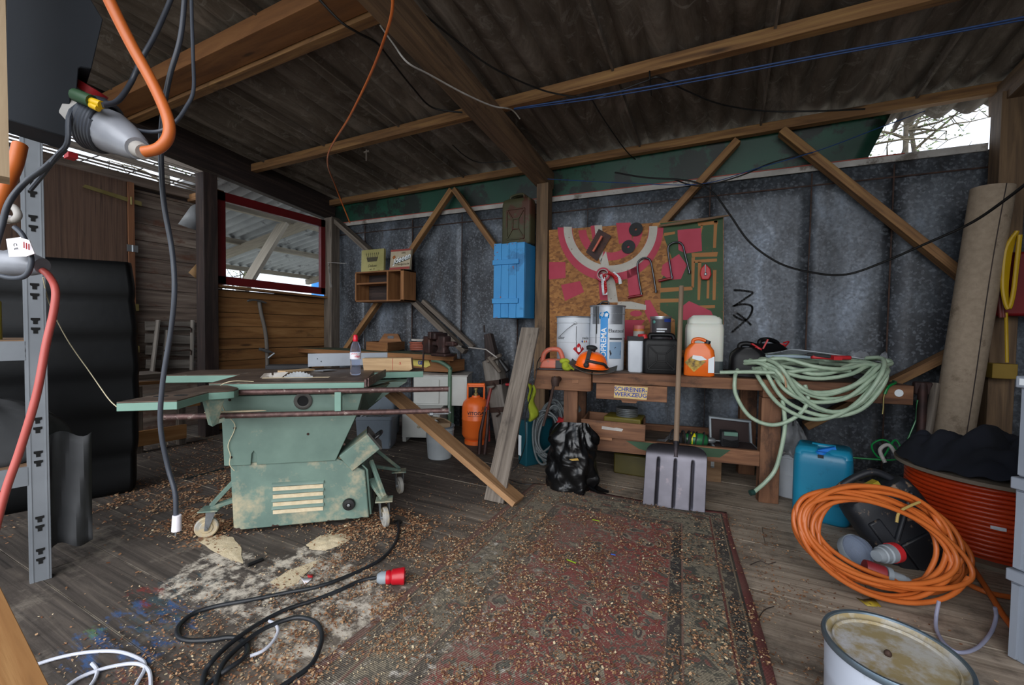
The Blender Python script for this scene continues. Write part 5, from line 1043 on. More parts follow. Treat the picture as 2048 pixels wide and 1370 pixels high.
b = MB(); b.prism([q(-.35, .25), q(.48, .48), q(.48, .66), q(-.1, .55)], n_*.001); obj('green_swash', b, plain('dark_green_print', '2c3628', .6), bo)
b = MB(); b.ball(q(-.3, .6), .02, 8, 5); b.prism([q(-.36, .55), q(-.24, .55), q(-.26, .7), q(-.34, .7)], n_*.001); obj('orange_fruit_print', b, plain('ochre_print', 'a0602c', .6), bo)
textmesh('Jdeeen', .10, frameM(tuple(q(.08, .52)+n_*.002), X_+U_*.25, U_), m=M_wtxt, parent=bo, name='tin_lettering', shear=.35, bold=.001); textmesh('1896', .035, frameM(tuple(q(.15, .8)), X_, U_), m=M_sepia, parent=bo, name='tin_lettering')
textmesh('Handgemacht', .035, frameM(tuple(q(.15, .26)), X_, U_), m=M_sepia, parent=bo, name='tin_lettering', shear=.3)
# blue plank cabinet
M_blue = pm('bright_blue_paint', '2f86c4', '3a93cf', .5, scale=3, dirt='2873aa', dthr=.6)
Xr = oy(1070, 560, YB).x; Yf = yfront(1048, Xr); Xl = oy(987, 560, Yf).x; zt = oy(1000, 488, Yf).z; zb = oy(1000, 636, Yf).z
t = thing('blue_cabinet', 'bright blue plank door cabinet hung beside the middle post', 'cabinet', ((Xl+Xr)/2, Yf, zb)); b = MB(); b.box((Xl, Yf+.02, zb), (Xr, YB, zt)); obj('carcass', b, M_blue, t, bevel=.003)
b = MB(); n5 = 4
for k in range(n5): a = Xl+(Xr-Xl)*k/n5; b.box((a+.0015, Yf, zb+.004*(k % 2)), (a+(Xr-Xl)/n5-.0015, Yf+.018, zt+.006*((k+1) % 2)))
dd = obj('plank_door', b, M_blue, t, bevel=.002); b = MB(); 
for z in (oy(1000, 525, Yf).z, oy(1000, 602, Yf).z): b.box((Xl-.005, Yf-.018, z-.025), (Xr-.06, Yf, z+.025))
split_obj('ledge', b, M_blue, dd, bevel=.002)
b = MB()
for k in range(16): x = random.uniform(Xl, Xr-.02); z = random.choice([zb+.006, zt-.01, random.uniform(zb, zt)]); b.rbox((x, Yf-.0015 if z < 9 else 0, z), (random.uniform(.004, .016), .002, random.uniform(.003, .012)))
obj('chipped_paint', b, plain('chipped_red_brown', 'a4543c', .8), dd, kind='stuff')
# old metal jerrycan on top of it
M_oldj = pm('rusted_olive_paint', '3d3c27', '4a4930', .6, .1, scale=6, dirt='4a2a1c', dscale=4, dthr=.55, dsoft=.04)
a, c = oy(1009, 480, 4.05), oy(1066, 480, 4.05); w_ = (c-a).length; h_ = oy(1037, 393, 4.05).z-zt
P = V((a.x+c.x)/2, 4.05, zt+.004); t = thing('metal_jerrycan', 'rusty olive metal jerrycan standing on the blue cabinet', 'jerrycan', P, (0, 0, 0))
b = MB(); b.loft([rrect(w_*s, .15*max(.8, s), .03, z*h_) for z, s in ((0, .94), (.02, 1), (.82, 1), (.9, .93), (.92, .8))]); bo = obj('can_body', b, M_oldj, t, world=False)
b = MB(); f = -.079
for a, c in (((-.3, .1), (.3, .1)), ((-.3, .7), (.3, .7)), ((-.3, .1), (-.3, .7)), ((.3, .1), (.3, .7)), ((-.3, .1), (-.1, .3)), ((.3, .1), (.1, .3)), ((-.3, .7), (-.1, .5)), ((.3, .7), (.1, .5)), ((-.1, .3), (-.1, .5)), ((.1, .3), (.1, .5)), ((-.1, .3), (.1, .3)), ((-.1, .5), (.1, .5))): b.beam((a[0]*w_, f, a[1]*h_), (c[0]*w_, f, c[1]*h_), .014, .014, up=(0, 1, 0))
obj('pressed_ribs', b, M_oldj, bo, world=False, bevel=.003)
for q_ in (-.045, 0, .045): b = MB(); b.tube(curve([(-w_*.22, q_, h_*.88), (-w_*.2, q_, h_*.98), (w_*.2, q_, h_), (w_*.24, q_, h_*.88)], 5), .011, 8); obj('handle', b, M_oldj, t, world=False)
b = MB(); b.lathe([(0, 0), (.03, 0), (.03, .03), (0, .035)], (-w_*.36, 0, h_*.87), (-.4, 0, 1), 12); obj('spout_cap', b, M_rust, t, world=False)
# painted chipboard panel
YO = 4.12
def pp(x, y, o=0.): return oy(x, y, YO-o)
n = N('strand_board'); v = n.coord(); vo = n.n('TexVoronoi', {'Vector': n.n('Mapping', {'Vector': v, 'Scale': (34, 1, 55), 'Rotation': (0, .6, 0)}).outputs[0], 'Scale': 1.}).outputs['Color']
M_osb = n.out(n.mix(n.ramp(n.noise(v, 3, 4), [(.35, 0.), (.7, .6)]), n.ramp(n.n('SeparateColor', {0: vo}).outputs[0], [(0., '6f4520'), (.5, '9a6631'), (1., 'b37d44')]), '7d4e25'), .7)
def brush(name, c1, c2, thr=.60):
    n = N(name); v = n.coord(); st = n.noise(n.n('Mapping', {'Vector': v, 'Scale': (30, 1, 30)}).outputs[0], 1, 5, .7)
    return n.out(n.mix(n.ramp(st, [(thr, 0.), (thr+.05, .9)]), n.ramp(n.noise(v, 4), [(.3, c1), (.7, c2)]), '6a4020'), .65)
M_pnk = brush('raspberry_red_paint', 'a52c42', 'b43a50', .66); M_wht = brush('white_brush_paint', 'a9a49a', 'bcb8ae', .62); M_grnp = brush('moss_green_paint', '24401f', '304f2b', .6); M_ochre = brush('bare_orange_streak', '97602a', 'a26c34', .7)
t = thing('painted_board', 'strand board panel painted with red patches, a white circle and green, hung with tools', 'painted board', pp(1270, 740))
b = MB().mat(M_osb); b.prism([pp(1098, 460), pp(1318, 445), pp(1447, 432), pp(1447, 700), pp(1240, 735), pp(1100, 735)], (0, .018, 0)); pb = obj('board', b, parent=t)
L = [0]
def paint(m, polys, name):
    L[0] += .0006; b = MB()
    for p in polys: b.poly([pp(x, y, L[0]) for x, y in p])
    (split_obj if name == 'bare_streaks' else obj)(name, b, m, pb, smooth=0)
def arc(cx, cy, r0, r1, a0, a1, n_=28, sx=1.0): 
    A = [math.radians(a0+(a1-a0)*k/n_) for k in range(n_+1)]
    return [[(cx+r0*sx*math.cos(A[k]), cy+r0*math.sin(A[k])), (cx+r1*sx*math.cos(A[k]), cy+r1*math.sin(A[k])), (cx+r1*sx*math.cos(A[k+1]), cy+r1*math.sin(A[k+1])), (cx+r0*sx*math.cos(A[k+1]), cy+r0*math.sin(A[k+1]))] for k in range(n_)]
paint(M_grnp, [[(1320, 446), (1446, 433), (1446, 700), (1350, 700), (1350, 640), (1320, 620), (1322, 560), (1345, 520), (1330, 480)]], 'green_paint')
paint(M_ochre, [[(1395, 445), (1435, 441), (1436, 448), (1397, 452)], [(1428, 441), (1435, 441), (1432, 496), (1426, 496)], [(1383, 506), (1436, 504), (1434, 513), (1384, 514)], [(1383, 515), (1390, 514), (1388, 575), (1383, 575)], [(1396, 520), (1403, 520), (1400, 600), (1395, 600)], [(1414, 560), (1419, 560), (1418, 597), (1413, 597)], [(1388, 520), (1434, 517), (1434, 523), (1388, 526)], [(1426, 540), (1433, 540), (1431, 600), (1425, 600)], [(1320, 576), (1385, 573), (1385, 580), (1320, 585)], [(1300, 598), (1365, 597), (1366, 604), (1300, 606)], [(1368, 612), (1430, 610), (1430, 616), (1368, 619)], [(1328, 466), (1350, 463), (1350, 468), (1328, 472)], [(1396, 480), (1402, 450), (1406, 450), (1400, 482)]], 'bare_streaks')
ell = lambda cx, cy, rx, ry, n_=20: [(cx+rx*math.cos(2*PI*k/n_), cy+ry*math.sin(2*PI*k/n_)) for k in range(n_)]
paint(M_pnk, arc(1221, 455, 78, 108, 0, 180, 30, .98)+arc(1221, 455, 50, 66, 5, 175, 30, .98)+[[(1098, 524), (1131, 524), (1131, 556), (1098, 559)], [(1122, 570), (1160, 562), (1168, 584), (1130, 602)], [(1232, 446), (1261, 445), (1264, 480), (1238, 488)], [(1181, 452), (1195, 450), (1200, 482), (1188, 500)], [(1253, 535), (1272, 535), (1284, 592), (1258, 594)], [(1355, 460), (1402, 456), (1404, 502), (1372, 507), (1357, 500)], [(1325, 530), (1358, 508), (1374, 530), (1362, 558), (1340, 560), (1322, 548)], [(1196, 552), (1220, 552), (1222, 600), (1200, 600)], [(1365, 612), (1378, 602), (1422, 622), (1430, 640), (1365, 640)], [(1290, 601), (1300, 600), (1322, 640), (1352, 680), (1350, 720), (1320, 690), (1290, 625)], [(1250, 640), (1290, 640), (1262, 680), (1248, 680)], ell(1272, 627, 12, 6)], 'raspberry_paint')
paint(M_wht, arc(1221, 455, 76, 92, -2, 181, 40, 1.02)+[[(1189, 451), (1204, 450), (1207, 500), (1202, 530), (1194, 505)], [(1200, 522), (1212, 502), (1218, 530), (1204, 545)], [(1212, 550), (1228, 550), (1236, 605), (1216, 605)], [(1236, 603), (1262, 603), (1292, 610), (1292, 620), (1262, 618), (1234, 616)]], 'white_paint')
M_tool = pm('dark_rusty_tool_steel', '2e2524', '4a3330', .6, .5, scale=12, dirt='4c3229', dthr=.6)
t = thing('notched_trowel', 'rusty notched trowel with a worn red handle hung on the painted board', 'trowel', pp(1197, 520, .02))
q = [(1200, 455), (1222, 468), (1195, 522), (1173, 505)]; b = MB(); pts = [pp(1200, 457, .02)]
for k in range(12): x = 1202+(1222-1202)*0; 
e0, e1, e2, e3 = pp(1198, 458, .02), pp(1223, 472, .02), pp(1194, 522, .02), pp(1172, 505, .02)
pts = [e0, e1, e2]
for k in range(24): s = k/24; pts.append(e2.lerp(e3, min(1, s*8)) if False else e3.lerp(e0, s)+((e3-e2).normalized()*(.006 if k % 2 else 0)))
b.prism(pts, (0, .003, 0)); obj('blade', b, M_tool, t)
b = MB(); h0, h1 = pp(1186, 503, .06), pp(1204, 472, .06); b.tube([h0, h1], .012, 10); b.tube([h0.lerp(h1, .2), h0.lerp(h1, .2)+V(0, .045, 0)], .006, 6); b.tube([h0.lerp(h1, .8), h0.lerp(h1, .8)+V(0, .045, 0)], .006, 6); obj('handle', b, M_salm, t)
for (x, y, lab) in ((1272, 459, 'upper black grinding disc on the painted board'), (1257, 494, 'lower black grinding disc on the painted board')):
    b = MB(); b.lathe([(.012, 0), (.03, .0), (.062, .006), (.064, .012), (.03, .014), (.012, .014)], pp(x, y, .005), (0, -1, 0), 28, cap=False); obj('grinding_disc', b, M_blkm, label=lab, cat='disc', group='grinding discs on the painted board')
P = pp(1206, 550, .05); t = thing('barrier_tape', 'roll of red and white barrier tape with loose ends on the painted board', 'tape', P)
b = MB(); b.lathe([(.045, -.03), (.068, -.03), (.068, .03), (.045, .03), (.045, -.03)], P, (.2, -1, .1), 24, cap=False); obj('roll', b, M_pnk, t); b = MB(); b.lathe([(.0445, -.031), (.052, -.031), (.052, .031), (.0445, .031)], P, (.2, -1, .1), 24, cap=False); obj('inner_ring', b, M_trimw, t)
def strip(name, pts, wd, m, par):
    b = MB(); pts = curve(pts, 5)
    for i in range(len(pts)-1):
        d = (pts[i+1]-pts[i]).normalized(); s_ = d.cross(V(0, 1, .2)).normalized()*wd/2; tw = .35*math.sin(i*.5); s_ = Matrix.Rotation(tw, 3, d) @ s_; b.poly([pts[i]-s_, pts[i]+s_, pts[i+1]+s_, pts[i+1]-s_])
    obj(name, b, m, par, thick=.001)
strip('white_tail', [pp(1204, 548, .09), pp(1207, 562, .1), pp(1209, 578, .1), pp(1210, 590, .1)], .05, M_wtxt, t); strip('red_tail', [pp(1207, 548, .1), pp(1210, 565, .105), pp(1212, 588, .1)], .028, M_rprint, t)
strip('red_tail', [pp(1216, 545, .08), pp(1228, 552, .1), pp(1236, 565, .1)], .04, M_rprint, t); strip('white_tail', [pp(1226, 545, .09), pp(1238, 556, .105), pp(1241, 568, .1)], .03, M_wtxt, t)
M_chrome = plain('dark_chromed_steel', '4a4c50', .25, .9); M_redh = pm('dark_red_lacquered_wood', '6e1218', '84181e', .35)
def fret(lab, path, h0, h1):
    t = thing('fretsaw', lab, 'fretsaw', pp(*path[0], .03)); b = MB(); b.tube(curve([pp(x, y, .03) for x, y in path], 5), .0085, 10); fr = obj('frame', b, M_chrome, t); b = MB(); b.tube([pp(*h0, .03), pp(*h1, .03)], [.013, .011], 12); obj('handle', b, M_redh, t)
    b = MB(); b.lathe([(0, -.014), (.012, -.012), (.012, .012), (0, .014)], pp(*path[-1], .03), (0, 0, 1), 10); b.lathe([(0, -.014), (.011, -.012), (.011, .012), (0, .014)], pp(*path[0], .03), (0, 0, 1), 10); obj('clamp', b, M_chrome, fr)
fret('left fretsaw with a dark bow frame and red handle on the painted board', [(1283, 588), (1278, 560), (1275, 530), (1281, 519), (1292, 516), (1301, 522), (1306, 545), (1312, 583)], (1256, 595), (1285, 590))
fret('right fretsaw with a dark bow frame and red handle on the painted board', [(1344, 555), (1340, 530), (1336, 500), (1340, 489), (1354, 484), (1365, 490), (1370, 508), (1379, 544)], (1317, 562), (1344, 556))
b = MB(); P = pp(1411, 545, .02)
t = thing('chalk_line', 'red drop shaped chalk line reel hanging right on the painted board', 'chalk line', P); q = [pp(1411, 528, .01), pp(1421, 538, .01), pp(1423, 550, .01), pp(1418, 560, .01), pp(1404, 560, .01), pp(1400, 550, .01), pp(1402, 538, .01)]; b.prism(q, (0, -.035, 0)); obj('red_case', b, M_rprint, t, bevel=.008); b = MB(); b.tube([pp(1411, 529, .05), pp(1411, 545, .05)], .004, 6); b.ball(pp(1411, 548, .05), (.012, .004, .014), 8, 5); obj('hook', b, M_zinc, t)
b = MB(); b.tube([pp(1318, 452, .03), pp(1360, 446, .05), pp(1400, 440, .05), pp(1463, 430, .04)], [.010, .014, .013, .007], 8); obj('crooked_stick', b, M_beam, label='crooked brown stick laid along the top right of the painted board', cat='stick')
# sprayed sign on the sheet metal
def gp(x, y): return oy(x, y, 4.30)
b = MB(); strokes = [[(1468, 580), (1486, 581), (1505, 585), (1492, 596), (1468, 612)], [(1466, 612), (1485, 608), (1503, 612), (1503, 625), (1492, 640), (1476, 636), (1467, 630)], [(1474, 626), (1490, 638), (1502, 650)], [(1492, 640), (1478, 652), (1464, 664)]]
for s_ in strokes:
    c_ = curve([gp(x, y) for x, y in s_], 6)
    for i in range(len(c_)-1):
        d = (c_[i+1]-c_[i]).normalized(); s2 = d.cross(V(0, 1, 0)).normalized()*.0075; b.poly([c_[i]-s2-d*.004, c_[i]+s2-d*.004, c_[i+1]+s2+d*.004, c_[i+1]-s2+d*.004])
g = obj('sprayed_sign', b, M_spray, bpy.data.objects['wall_back'], smooth=0)
b = MB(); b.beam(oy(656, 525, 4.09), oy(692, 527, 4.09), .03, .004); b.beam(oy(658, 525, 4.09), oy(662, 575, 4.09), .03, .004); obj('shelf_bracket', b, M_trimw, label='white angled shelf bracket on the grey corner post', cat='bracket')
# far workbench with green legs
ZF = .905; tl, tr_, br = oz(569, 695, ZF), oz(907, 712, ZF), oz(975, 702, ZF); bl = oz(640, 689, ZF)
M_gtop = pm('worn_green_table_top', '3c4a3a', '55614e', .6, scale=5, dirt='3a2f26', dthr=.55)
t = thing('far_workbench', 'green topped workbench with bent green tube legs in the far left corner', 'workbench', (-3.3, 3.8, 0))
bl = V(-4.85, 4.08, ZF); br = V(br.x, min(br.y, 4.1), ZF)
b = MB().mat(M_gtop); b.prism([tl, tr_, br, bl], (0, 0, .004)); b.mat(M_block if False else M_shelfw); b.prism([p-V(0, 0, .055) for p in (tl, tr_, br, bl)], (0, 0, .055)); ftop = obj('table_top', b, parent=t, bevel=.003)
M_leg = pm('sage_green_tube', '4f6b57', '5f7d68', .5, scale=8)
for x0 in (0, 1):
    p = tr_.lerp(br, .12 if x0 == 0 else .8)+V(-.05, 0, 0); q = p+V(-.22, -.02, 0) if x0 == 0 else p
    b = MB()
    if x0 == 0: b.tube(curve([q-V(0, 0, .06), q+V(.10, 0, -.07), p-V(0, 0, .14), p-V(0, 0, .22), V(p.x, p.y, .03), V(p.x, p.y, 0)], 6), .022, 12)
    else: b.tube([p-V(0, 0, .05), V(p.x, p.y, 0)], .022, 12)
    obj('leg', b, M_leg, t)
p = tr_.lerp(br, .12)+V(-.05, 0, 0); q = tr_.lerp(br, .8)+V(-.05, 0, 0); b = MB(); b.beam((p.x, p.y, .66), (q.x, q.y, .66), .03, .03); obj('cross_rail', b, M_leg, t)
for xx in (.06,): 
    p = tl.lerp(tr_, xx)+V(0, .15, 0); b = MB(); b.tube([(p.x, p.y, 0), (p.x, p.y, ZF-.05)], .022, 12); obj('leg', b, M_leg, t)
b = MB(); dxx = (tr_-tl).normalized(); c0 = tr_-dxx*1.0+V(0, .10, -.06); c1 = tr_-dxx*.12+V(0, .10, -.06); b.hexa([c0-V(0, 0, .15), c0+V(0, .3, -.15), c0+V(0, .3, 0), c0, c1-V(0, 0, .13), c1+V(0, .3, -.13), c1+V(0, .3, 0), c1]); dwr = obj('drawer', b, M_shelfw, t, bevel=.003)
M_yl = plain('yellow_sticker', 'c8b860', .5)
c = oz(845, 727, .84); ct = opl(843, 724, tr_+V(0, .10, 0), V(0, 1, 0)); b = MB(); b.prism([opl(x, y, tr_+V(0, .09, 0), V(0, 1, 0)) for x, y in ((826, 719), (857, 721), (861, 731), (852, 735), (826, 731))], (0, .002, 0)); sk = obj('sticker', b, M_yl, dwr)
textmesh('GR', .06, frameM(tuple(ct+V(0, -.014, -.01)), (1, 0, 0), (0, 0, 1)), m=M_bink, parent=dwr, name='sticker_lettering', bold=.002)
# wooden carry toolbox
P = oz(760, 702, ZF+.005); P.z = ZF+.005; P2 = oz(820, 695, ZF+.005)
zz = lambda x, y, ref: od(x, y, (ref-EYE).dot(fw))
a, c, e = oz(733, 700, ZF+.006), oz(774, 703, ZF+.006), oz(823, 697, ZF+.006); a.z = c.z = e.z = ZF+.006
hbx = .105
t = thing('tool_carrier', 'low wooden tool carrier with a central grip board, on the green topped bench', 'tool box', (a+e)/2); f4 = a+(e-c)
b = MB()
for p0, p1 in ((a, c), (c, e), (e, f4), (f4, a)): b.beam(p0+V(0, 0, hbx/2), p1+V(0, 0, hbx/2), .014, hbx)
b.prism([a, c, e, f4], (0, 0, .01)); obj('box', b, M_shelfw, t, bevel=.002)
m0_, m1_ = (a+c)/2, (e+f4)/2; dd_ = (m1_-m0_); u_ = V(0, 0, 1); b = MB()
m0_ = a.lerp(f4, .5); m1_ = c.lerp(e, .5); dd_ = m1_-m0_
g0, g1 = a.lerp(f4, .45)+(e-c)*.0, e; ga, gb = (a+f4)/2, (c+e)/2; ga = zz(757, 690, (a+e)/2); gb = zz(803, 690, (a+e)/2); ga.z = gb.z = ZF+.02; w2 = gb-ga
b.prism([ga, gb, gb+V(0, 0, .08), ga+w2*.82+V(0, 0, .19), ga+w2*.24+V(0, 0, .19), ga+V(0, 0, .08)], (0, .015, 0)); obj('grip_board', b, M_shelfw, t, bevel=.002)
b = MB(); b.prism([ga+w2*.40+V(0, -.002, .125), ga+w2*.66+V(0, -.002, .125), ga+w2*.66+V(0, -.002, .16), ga+w2*.40+V(0, -.002, .16)], (0, .001, 0)); obj('hand_hole', b, M_galv, t)
# bench vise
P = oz(880, 712, ZF+.005); P.z = ZF+.005; t = thing('bench_vise', 'heavy rusty bench vise on the green topped workbench', 'vise', P, (0, 0, -.2)); sc = (P-EYE).dot(fw)/FPX
b = MB(); k = 1.05
b.loft([[V(x*k, y*k, z*k) for x, y in ((-.06, -.07), (.14, -.07), (.16, 0), (.14, .07), (-.06, .07), (-.08, 0))] for z in (0, .03)]); b.loft([[V(x*k*s+.05, y*k*s, z*k) for x, y in ((-.06, -.05), (.06, -.05), (.07, 0), (.06, .05), (-.06, .05), (-.07, 0))] for z, s in ((.03, 1), (.08, .7), (.13, .95), (.18, 1), (.2, .9))])
b.beam((-.17, 0, .13), (.22, 0, .13), .06, .05); b.beam((-.07, 0, .17), (-.07, 0, .25), .18, .05, up=(1, 0, 0)); b.beam((.0, 0, .17), (.0, 0, .24), .18, .045, up=(1, 0, 0)); b.loft([[V(-.16+x, y, z) for x, y in ((-.04, -.06), (.07, -.07), (.08, .07), (-.04, .06))] for z in (.02, .10, .2)]); obj('vise_body', b, M_tool, t, world=False, bevel=.012)
b = MB(); b.tube([(-.26, 0, .13), (.25, 0, .13)], .016, 10); b.lathe([(0, -.02), (.028, -.02), (.028, .02), (0, .02)], (-.235, 0, .13), (1, 0, 0), 12); b.tube([(-.235, -.01, .20), (-.235, -.03, -.16)], .010, 8); b.ball((-.235, -.03, -.16), .015, 8, 6); obj('spindle_and_bar', b, M_tool, t, world=False)
P = oz(842, 703, ZF+.004); P.z = ZF+.006; pts = []
for k in range(5*14): a_ = 2*PI*k/14; pts.append(P+V((.12+.01*math.sin(k*.7))*math.cos(a_), (.13)*math.sin(a_), .012+.10*k/70))
rope('copper_hose', pts, .010, pm('terracotta_rubber', '8a4a3a', '9c5a48', .5), 'terracotta coloured hose coiled left of the vise', 'hose', n=3)
b = MB(); c_ = P+V(-.02, .02, .115); b.box((c_.x-.10, c_.y-.06, c_.z+.01), (c_.x+.10, c_.y+.06, c_.z+.035)); obj('white_pad', b, M_trimw, label='white pad lying on the coiled terracotta hose', cat='pad', bevel=.006)
t = thing('extension_pole', 'thin white pole with a black brush end lying over the green bench corner', 'pole', oz(940, 698, ZF+.03)); b = MB(); b.tube([oy(915, 692, 3.85), oy(972, 699, 3.9), oy(995, 716, 3.9)], .0065, 8); obj('pole', b, M_trimw, t); b = MB(); b.tube([oy(924, 693, 3.85), oy(935, 696, 3.85)], .013, 8); b.tube([oy(1000, 720, 3.9), oy(1016, 742, 3.9)], [.02, .032], 12); split_obj('brush_end', b, M_black, t)
# things under the far bench
M_bin = pm('grey_plastic_bin', '5f6a75', '6d7883', .5, scale=3)
def fpt(x, y, z=0): return oz(x, y, z)
c = V(-3.12, 3.20, 0); t = thing('plastic_bin', 'grey blue open plastic bin filled with odds and ends behind the saw', 'bin', c, (0, 0, .5))
b = MB(); b.loft([rrect(.36*s, .30*s, .03, z) for z, s in ((0, .9), (.29, 1), (.29, 1.06), (.32, 1.06), (.32, .98), (.02, .88))], cap=False); b.loft([rrect(.32, .27, .02, z) for z in (.003, .03)]); obj('bin_body', b, M_bin, t, world=False)
b = MB(); R_ = random.Random(2)
for k in range(26): p = V(R_.uniform(-.15, .15), R_.uniform(-.12, .12), .30+R_.uniform(0, .05)); d = V(R_.uniform(-1, 1), R_.uniform(-1, 1), R_.uniform(-.2, .2)).normalized()*R_.uniform(.02, .06); b.tube([p-d, p+d], R_.uniform(.003, .010), 6)
b.box((-.16, -.13, .03), (.16, .13, .30)); obj('metal_odds_and_ends', b, M_zinc, t, world=False, kind='stuff')
c2 = V(-3.25, 3.42, 0); t = thing('plastic_bin', 'second grey blue bin stacked behind, with a dark lid and tools', 'bin', c2+V(-.18, .14, 0), (0, 0, .5)); b = MB(); b.loft([rrect(.40*s, .32*s, .03, z) for z, s in ((0, .9), (.55, 1), (.55, 1.06), (.58, 1.06), (.58, .9))]); obj('bin_body', b, M_bin, t, world=False); b = MB(); b.box((-.18, -.12, .585), (.05, .08, .62)); b.tube([(-.1, 0, .64), (.16, -.06, .64)], .02, 8); obj('black_tools', b, M_blkm, t, world=False, bevel=.004)
M_wcab = pm('dirty_white_lacquer', 'b6b8b4', 'c6c8c4', .5, scale=3, dirt='8f8d84', dthr=.64)
p0, p1 = oz(793, 880, 0), oz(862, 884, 0); 
cabp = V(-2.86, 3.62, 0); t = thing('drawer_cabinet', 'small dirty white drawer cabinet on short legs under the green bench', 'cabinet', cabp, (0, 0, .42)); 
b = MB(); b.box((-.20, -.14, .05), (.20, .25, .36)); b.box((-.2, -.13, 0), (-.16, .24, .05)); b.box((.16, -.13, 0), (.2, .24, .05)); obj('carcass', b, M_wcab, t, world=False, bevel=.003)
b = MB(); b.box((-.19, -.152, .07), (.19, -.14, .34)); dw2 = obj('drawer_front', b, M_wcab, t, world=False, bevel=.002); b = MB(); b.lathe([(0, 0), (.018, 0), (.016, .015), (0, .017)], (-.02, -.152, .17), (0, -1, 0), 12); obj('knob', b, M_cream, dw2, world=False); b = MB(); b.box((-.07, -.1535, .26), (.07, -.152, .295)); obj('card_holder', b, pm('brass_card_holder', '8a8468', '9c9678', .5), dw2, world=False)
t = thing('wooden_chest', 'white chest with a grey side standing on the drawer cabinet', 'chest', V(-2.80, 3.86, .362), (0, 0, .42)); b = MB(); b.box((-.28, -.17, 0), (.30, .24, .32)); obj('chest_body', b, M_wcab, t, world=False, bevel=.003); b = MB(); b.box((-.26, -.182, .02), (.0, -.17, .28)); obj('chest_door', b, M_wcab, t, world=False, bevel=.002)
b = MB(); b.prism([(-.29, -.18, .32), (.31, -.18, .32), (.31, .25, .32), (-.29, .25, .32)], (0, 0, .012)); obj('chest_top', b, M_trimw, t, world=False)
P = V(-2.33, 3.18, 0); t, bo = pail('plastic_bucket', 'dirty white plastic bucket holding cardboard, behind the leaning plank', P, .13, .30, pm('dirty_white_plastic', '9aa0a4', 'aeb4b8', .5, scale=4, dirt='6e6a60', dscale=6, dthr=.62), .85, M_bin)
b = MB(); b.prism([(-.08, -.07, .03), (.09, -.07, .03), (.09, .02, .03), (-.08, .02, .03)], (0, 0, .30)); obj('cardboard', b, pm('buff_cardboard', '8c745a', '9d8569', .8), t, world=False); b = MB(); b.grid(lambda u, v: (-.10+.2*u, -.09+.13*v, .335+.05*math.sin(u*3+v*2)), 6, 5); obj('cardboard_flap', b, bpy.data.materials['buff_cardboard'], t, world=False, thick=.004)
# gas bottle
M_gas = pm('orange_enamel', 'e2621e', 'ea702e', .38, scale=3, dirt='a8644a', dthr=.66)
P = V(-2.30, 3.76, 0); t = thing('gas_bottle', 'orange gas bottle with dark lettering beside the old timber', 'gas bottle', P, (0, 0, facing(P)))
b = MB(); b.lathe([(.10, .0), (.115, 0), (.115, .04), (.10, .045), (.125, .07), (.142, .10), (.143, .25), (.146, .255), (.146, .262), (.143, .267), (.142, .39), (.13, .43), (.10, .465), (.045, .485), (.04, .50), (0, .50)], seg=40, cap=False); bo = obj('cylinder', b, M_gas, t, world=False)
b = MB(); 
for s_ in (-1, 1): b.tube(curve([(s_*.085, -.03, .46), (s_*.085, -.03, .60), (s_*.085, .03, .60), (s_*.085, .03, .46)], 2), .010, 8); b.rbox((s_*.085, 0, .54), (.012, .07, .14))
b.tube([(-.09, 0, .615), (.09, 0, .615)], .014, 10); b.beam((-.09, 0, .60), (.09, 0, .60), .06, .02); obj('collar_handle', b, M_gas, t, world=False, bevel=.003)
b = MB(); b.lathe([(0, 0), (.022, 0), (.022, .03), (.012, .035), (.012, .06), (.02, .065), (.02, .085), (0, .085)], (0, 0, .495), seg=12); obj('valve', b, M_brass, t, world=False)
ctext('VITOGAZ', .048, .012, .335, .1436, M_dtxt, bo, 'bottle_lettering', bold=.001); wraprect(-.085, .10, .305, .309, .1437, M_dtxt, 'underline', bo); wrap([(.06, .36), (.075, .41), (.082, .385), (.1, .36), (.095, .36), (.082, .375), (.075, .395), (.066, .36)], .144, M_dtxt, 'flame_mark', bo)
# bolt cutter, old timber, red rod
t = thing('bolt_cutter', 'long rusty bolt cutter with red handles standing beside the gas bottle', 'bolt cutter', V(-2.04, 3.45, 0)); b = MB(); a = oy(957, 912, 3.43); a.z = .0; b.tube([V(-2.06, 3.44, .0), V(-2.06, 3.46, .2), V(-2.03, 3.5, .45)], [.022, .02, .012], 8); b.tube([V(-2.0, 3.44, .01), V(-1.99, 3.46, .2), V(-2.0, 3.5, .42)], [.02, .018, .012], 8); obj('arms', b, M_tool, t)
b = MB(); b.tube([V(-2.03, 3.5, .40), V(-2.01, 3.56, .62)], .016, 8); b.tube([V(-2.0, 3.5, .30), V(-1.99, 3.5, .12)], .014, 8); obj('red_handles', b, pm('worn_red_paint', '8a231c', '6e2a22', .6, scale=20, dirt='3c2a26'), t)
t = thing('old_timber', 'thick weathered timber with iron bands and a clamp leaning on the back wall', 'timber', V(-2.0, 3.86, 0)); b0_, b1_ = V(-1.95, 3.80, 0.03), oy(985, 720, 4.1)
b = MB(); b.beam(b0_, b1_, .17, .15, (0, -1, 0), .2, .14); bo = obj('timber', b, M_shut, t, bevel=.012)
dt = (b1_-b0_); LL = dt.length
b = MB(); b.beam(b1_-dt*.02, oy(977, 668, 4.12), .15, .10, (0, -1, 0), .085, .07); b.tube([oy(969, 665, 4.05), oy(968, 650, 4.05)], .012, 6); obj('carved_tip', b, M_grime, bo, bevel=.008)
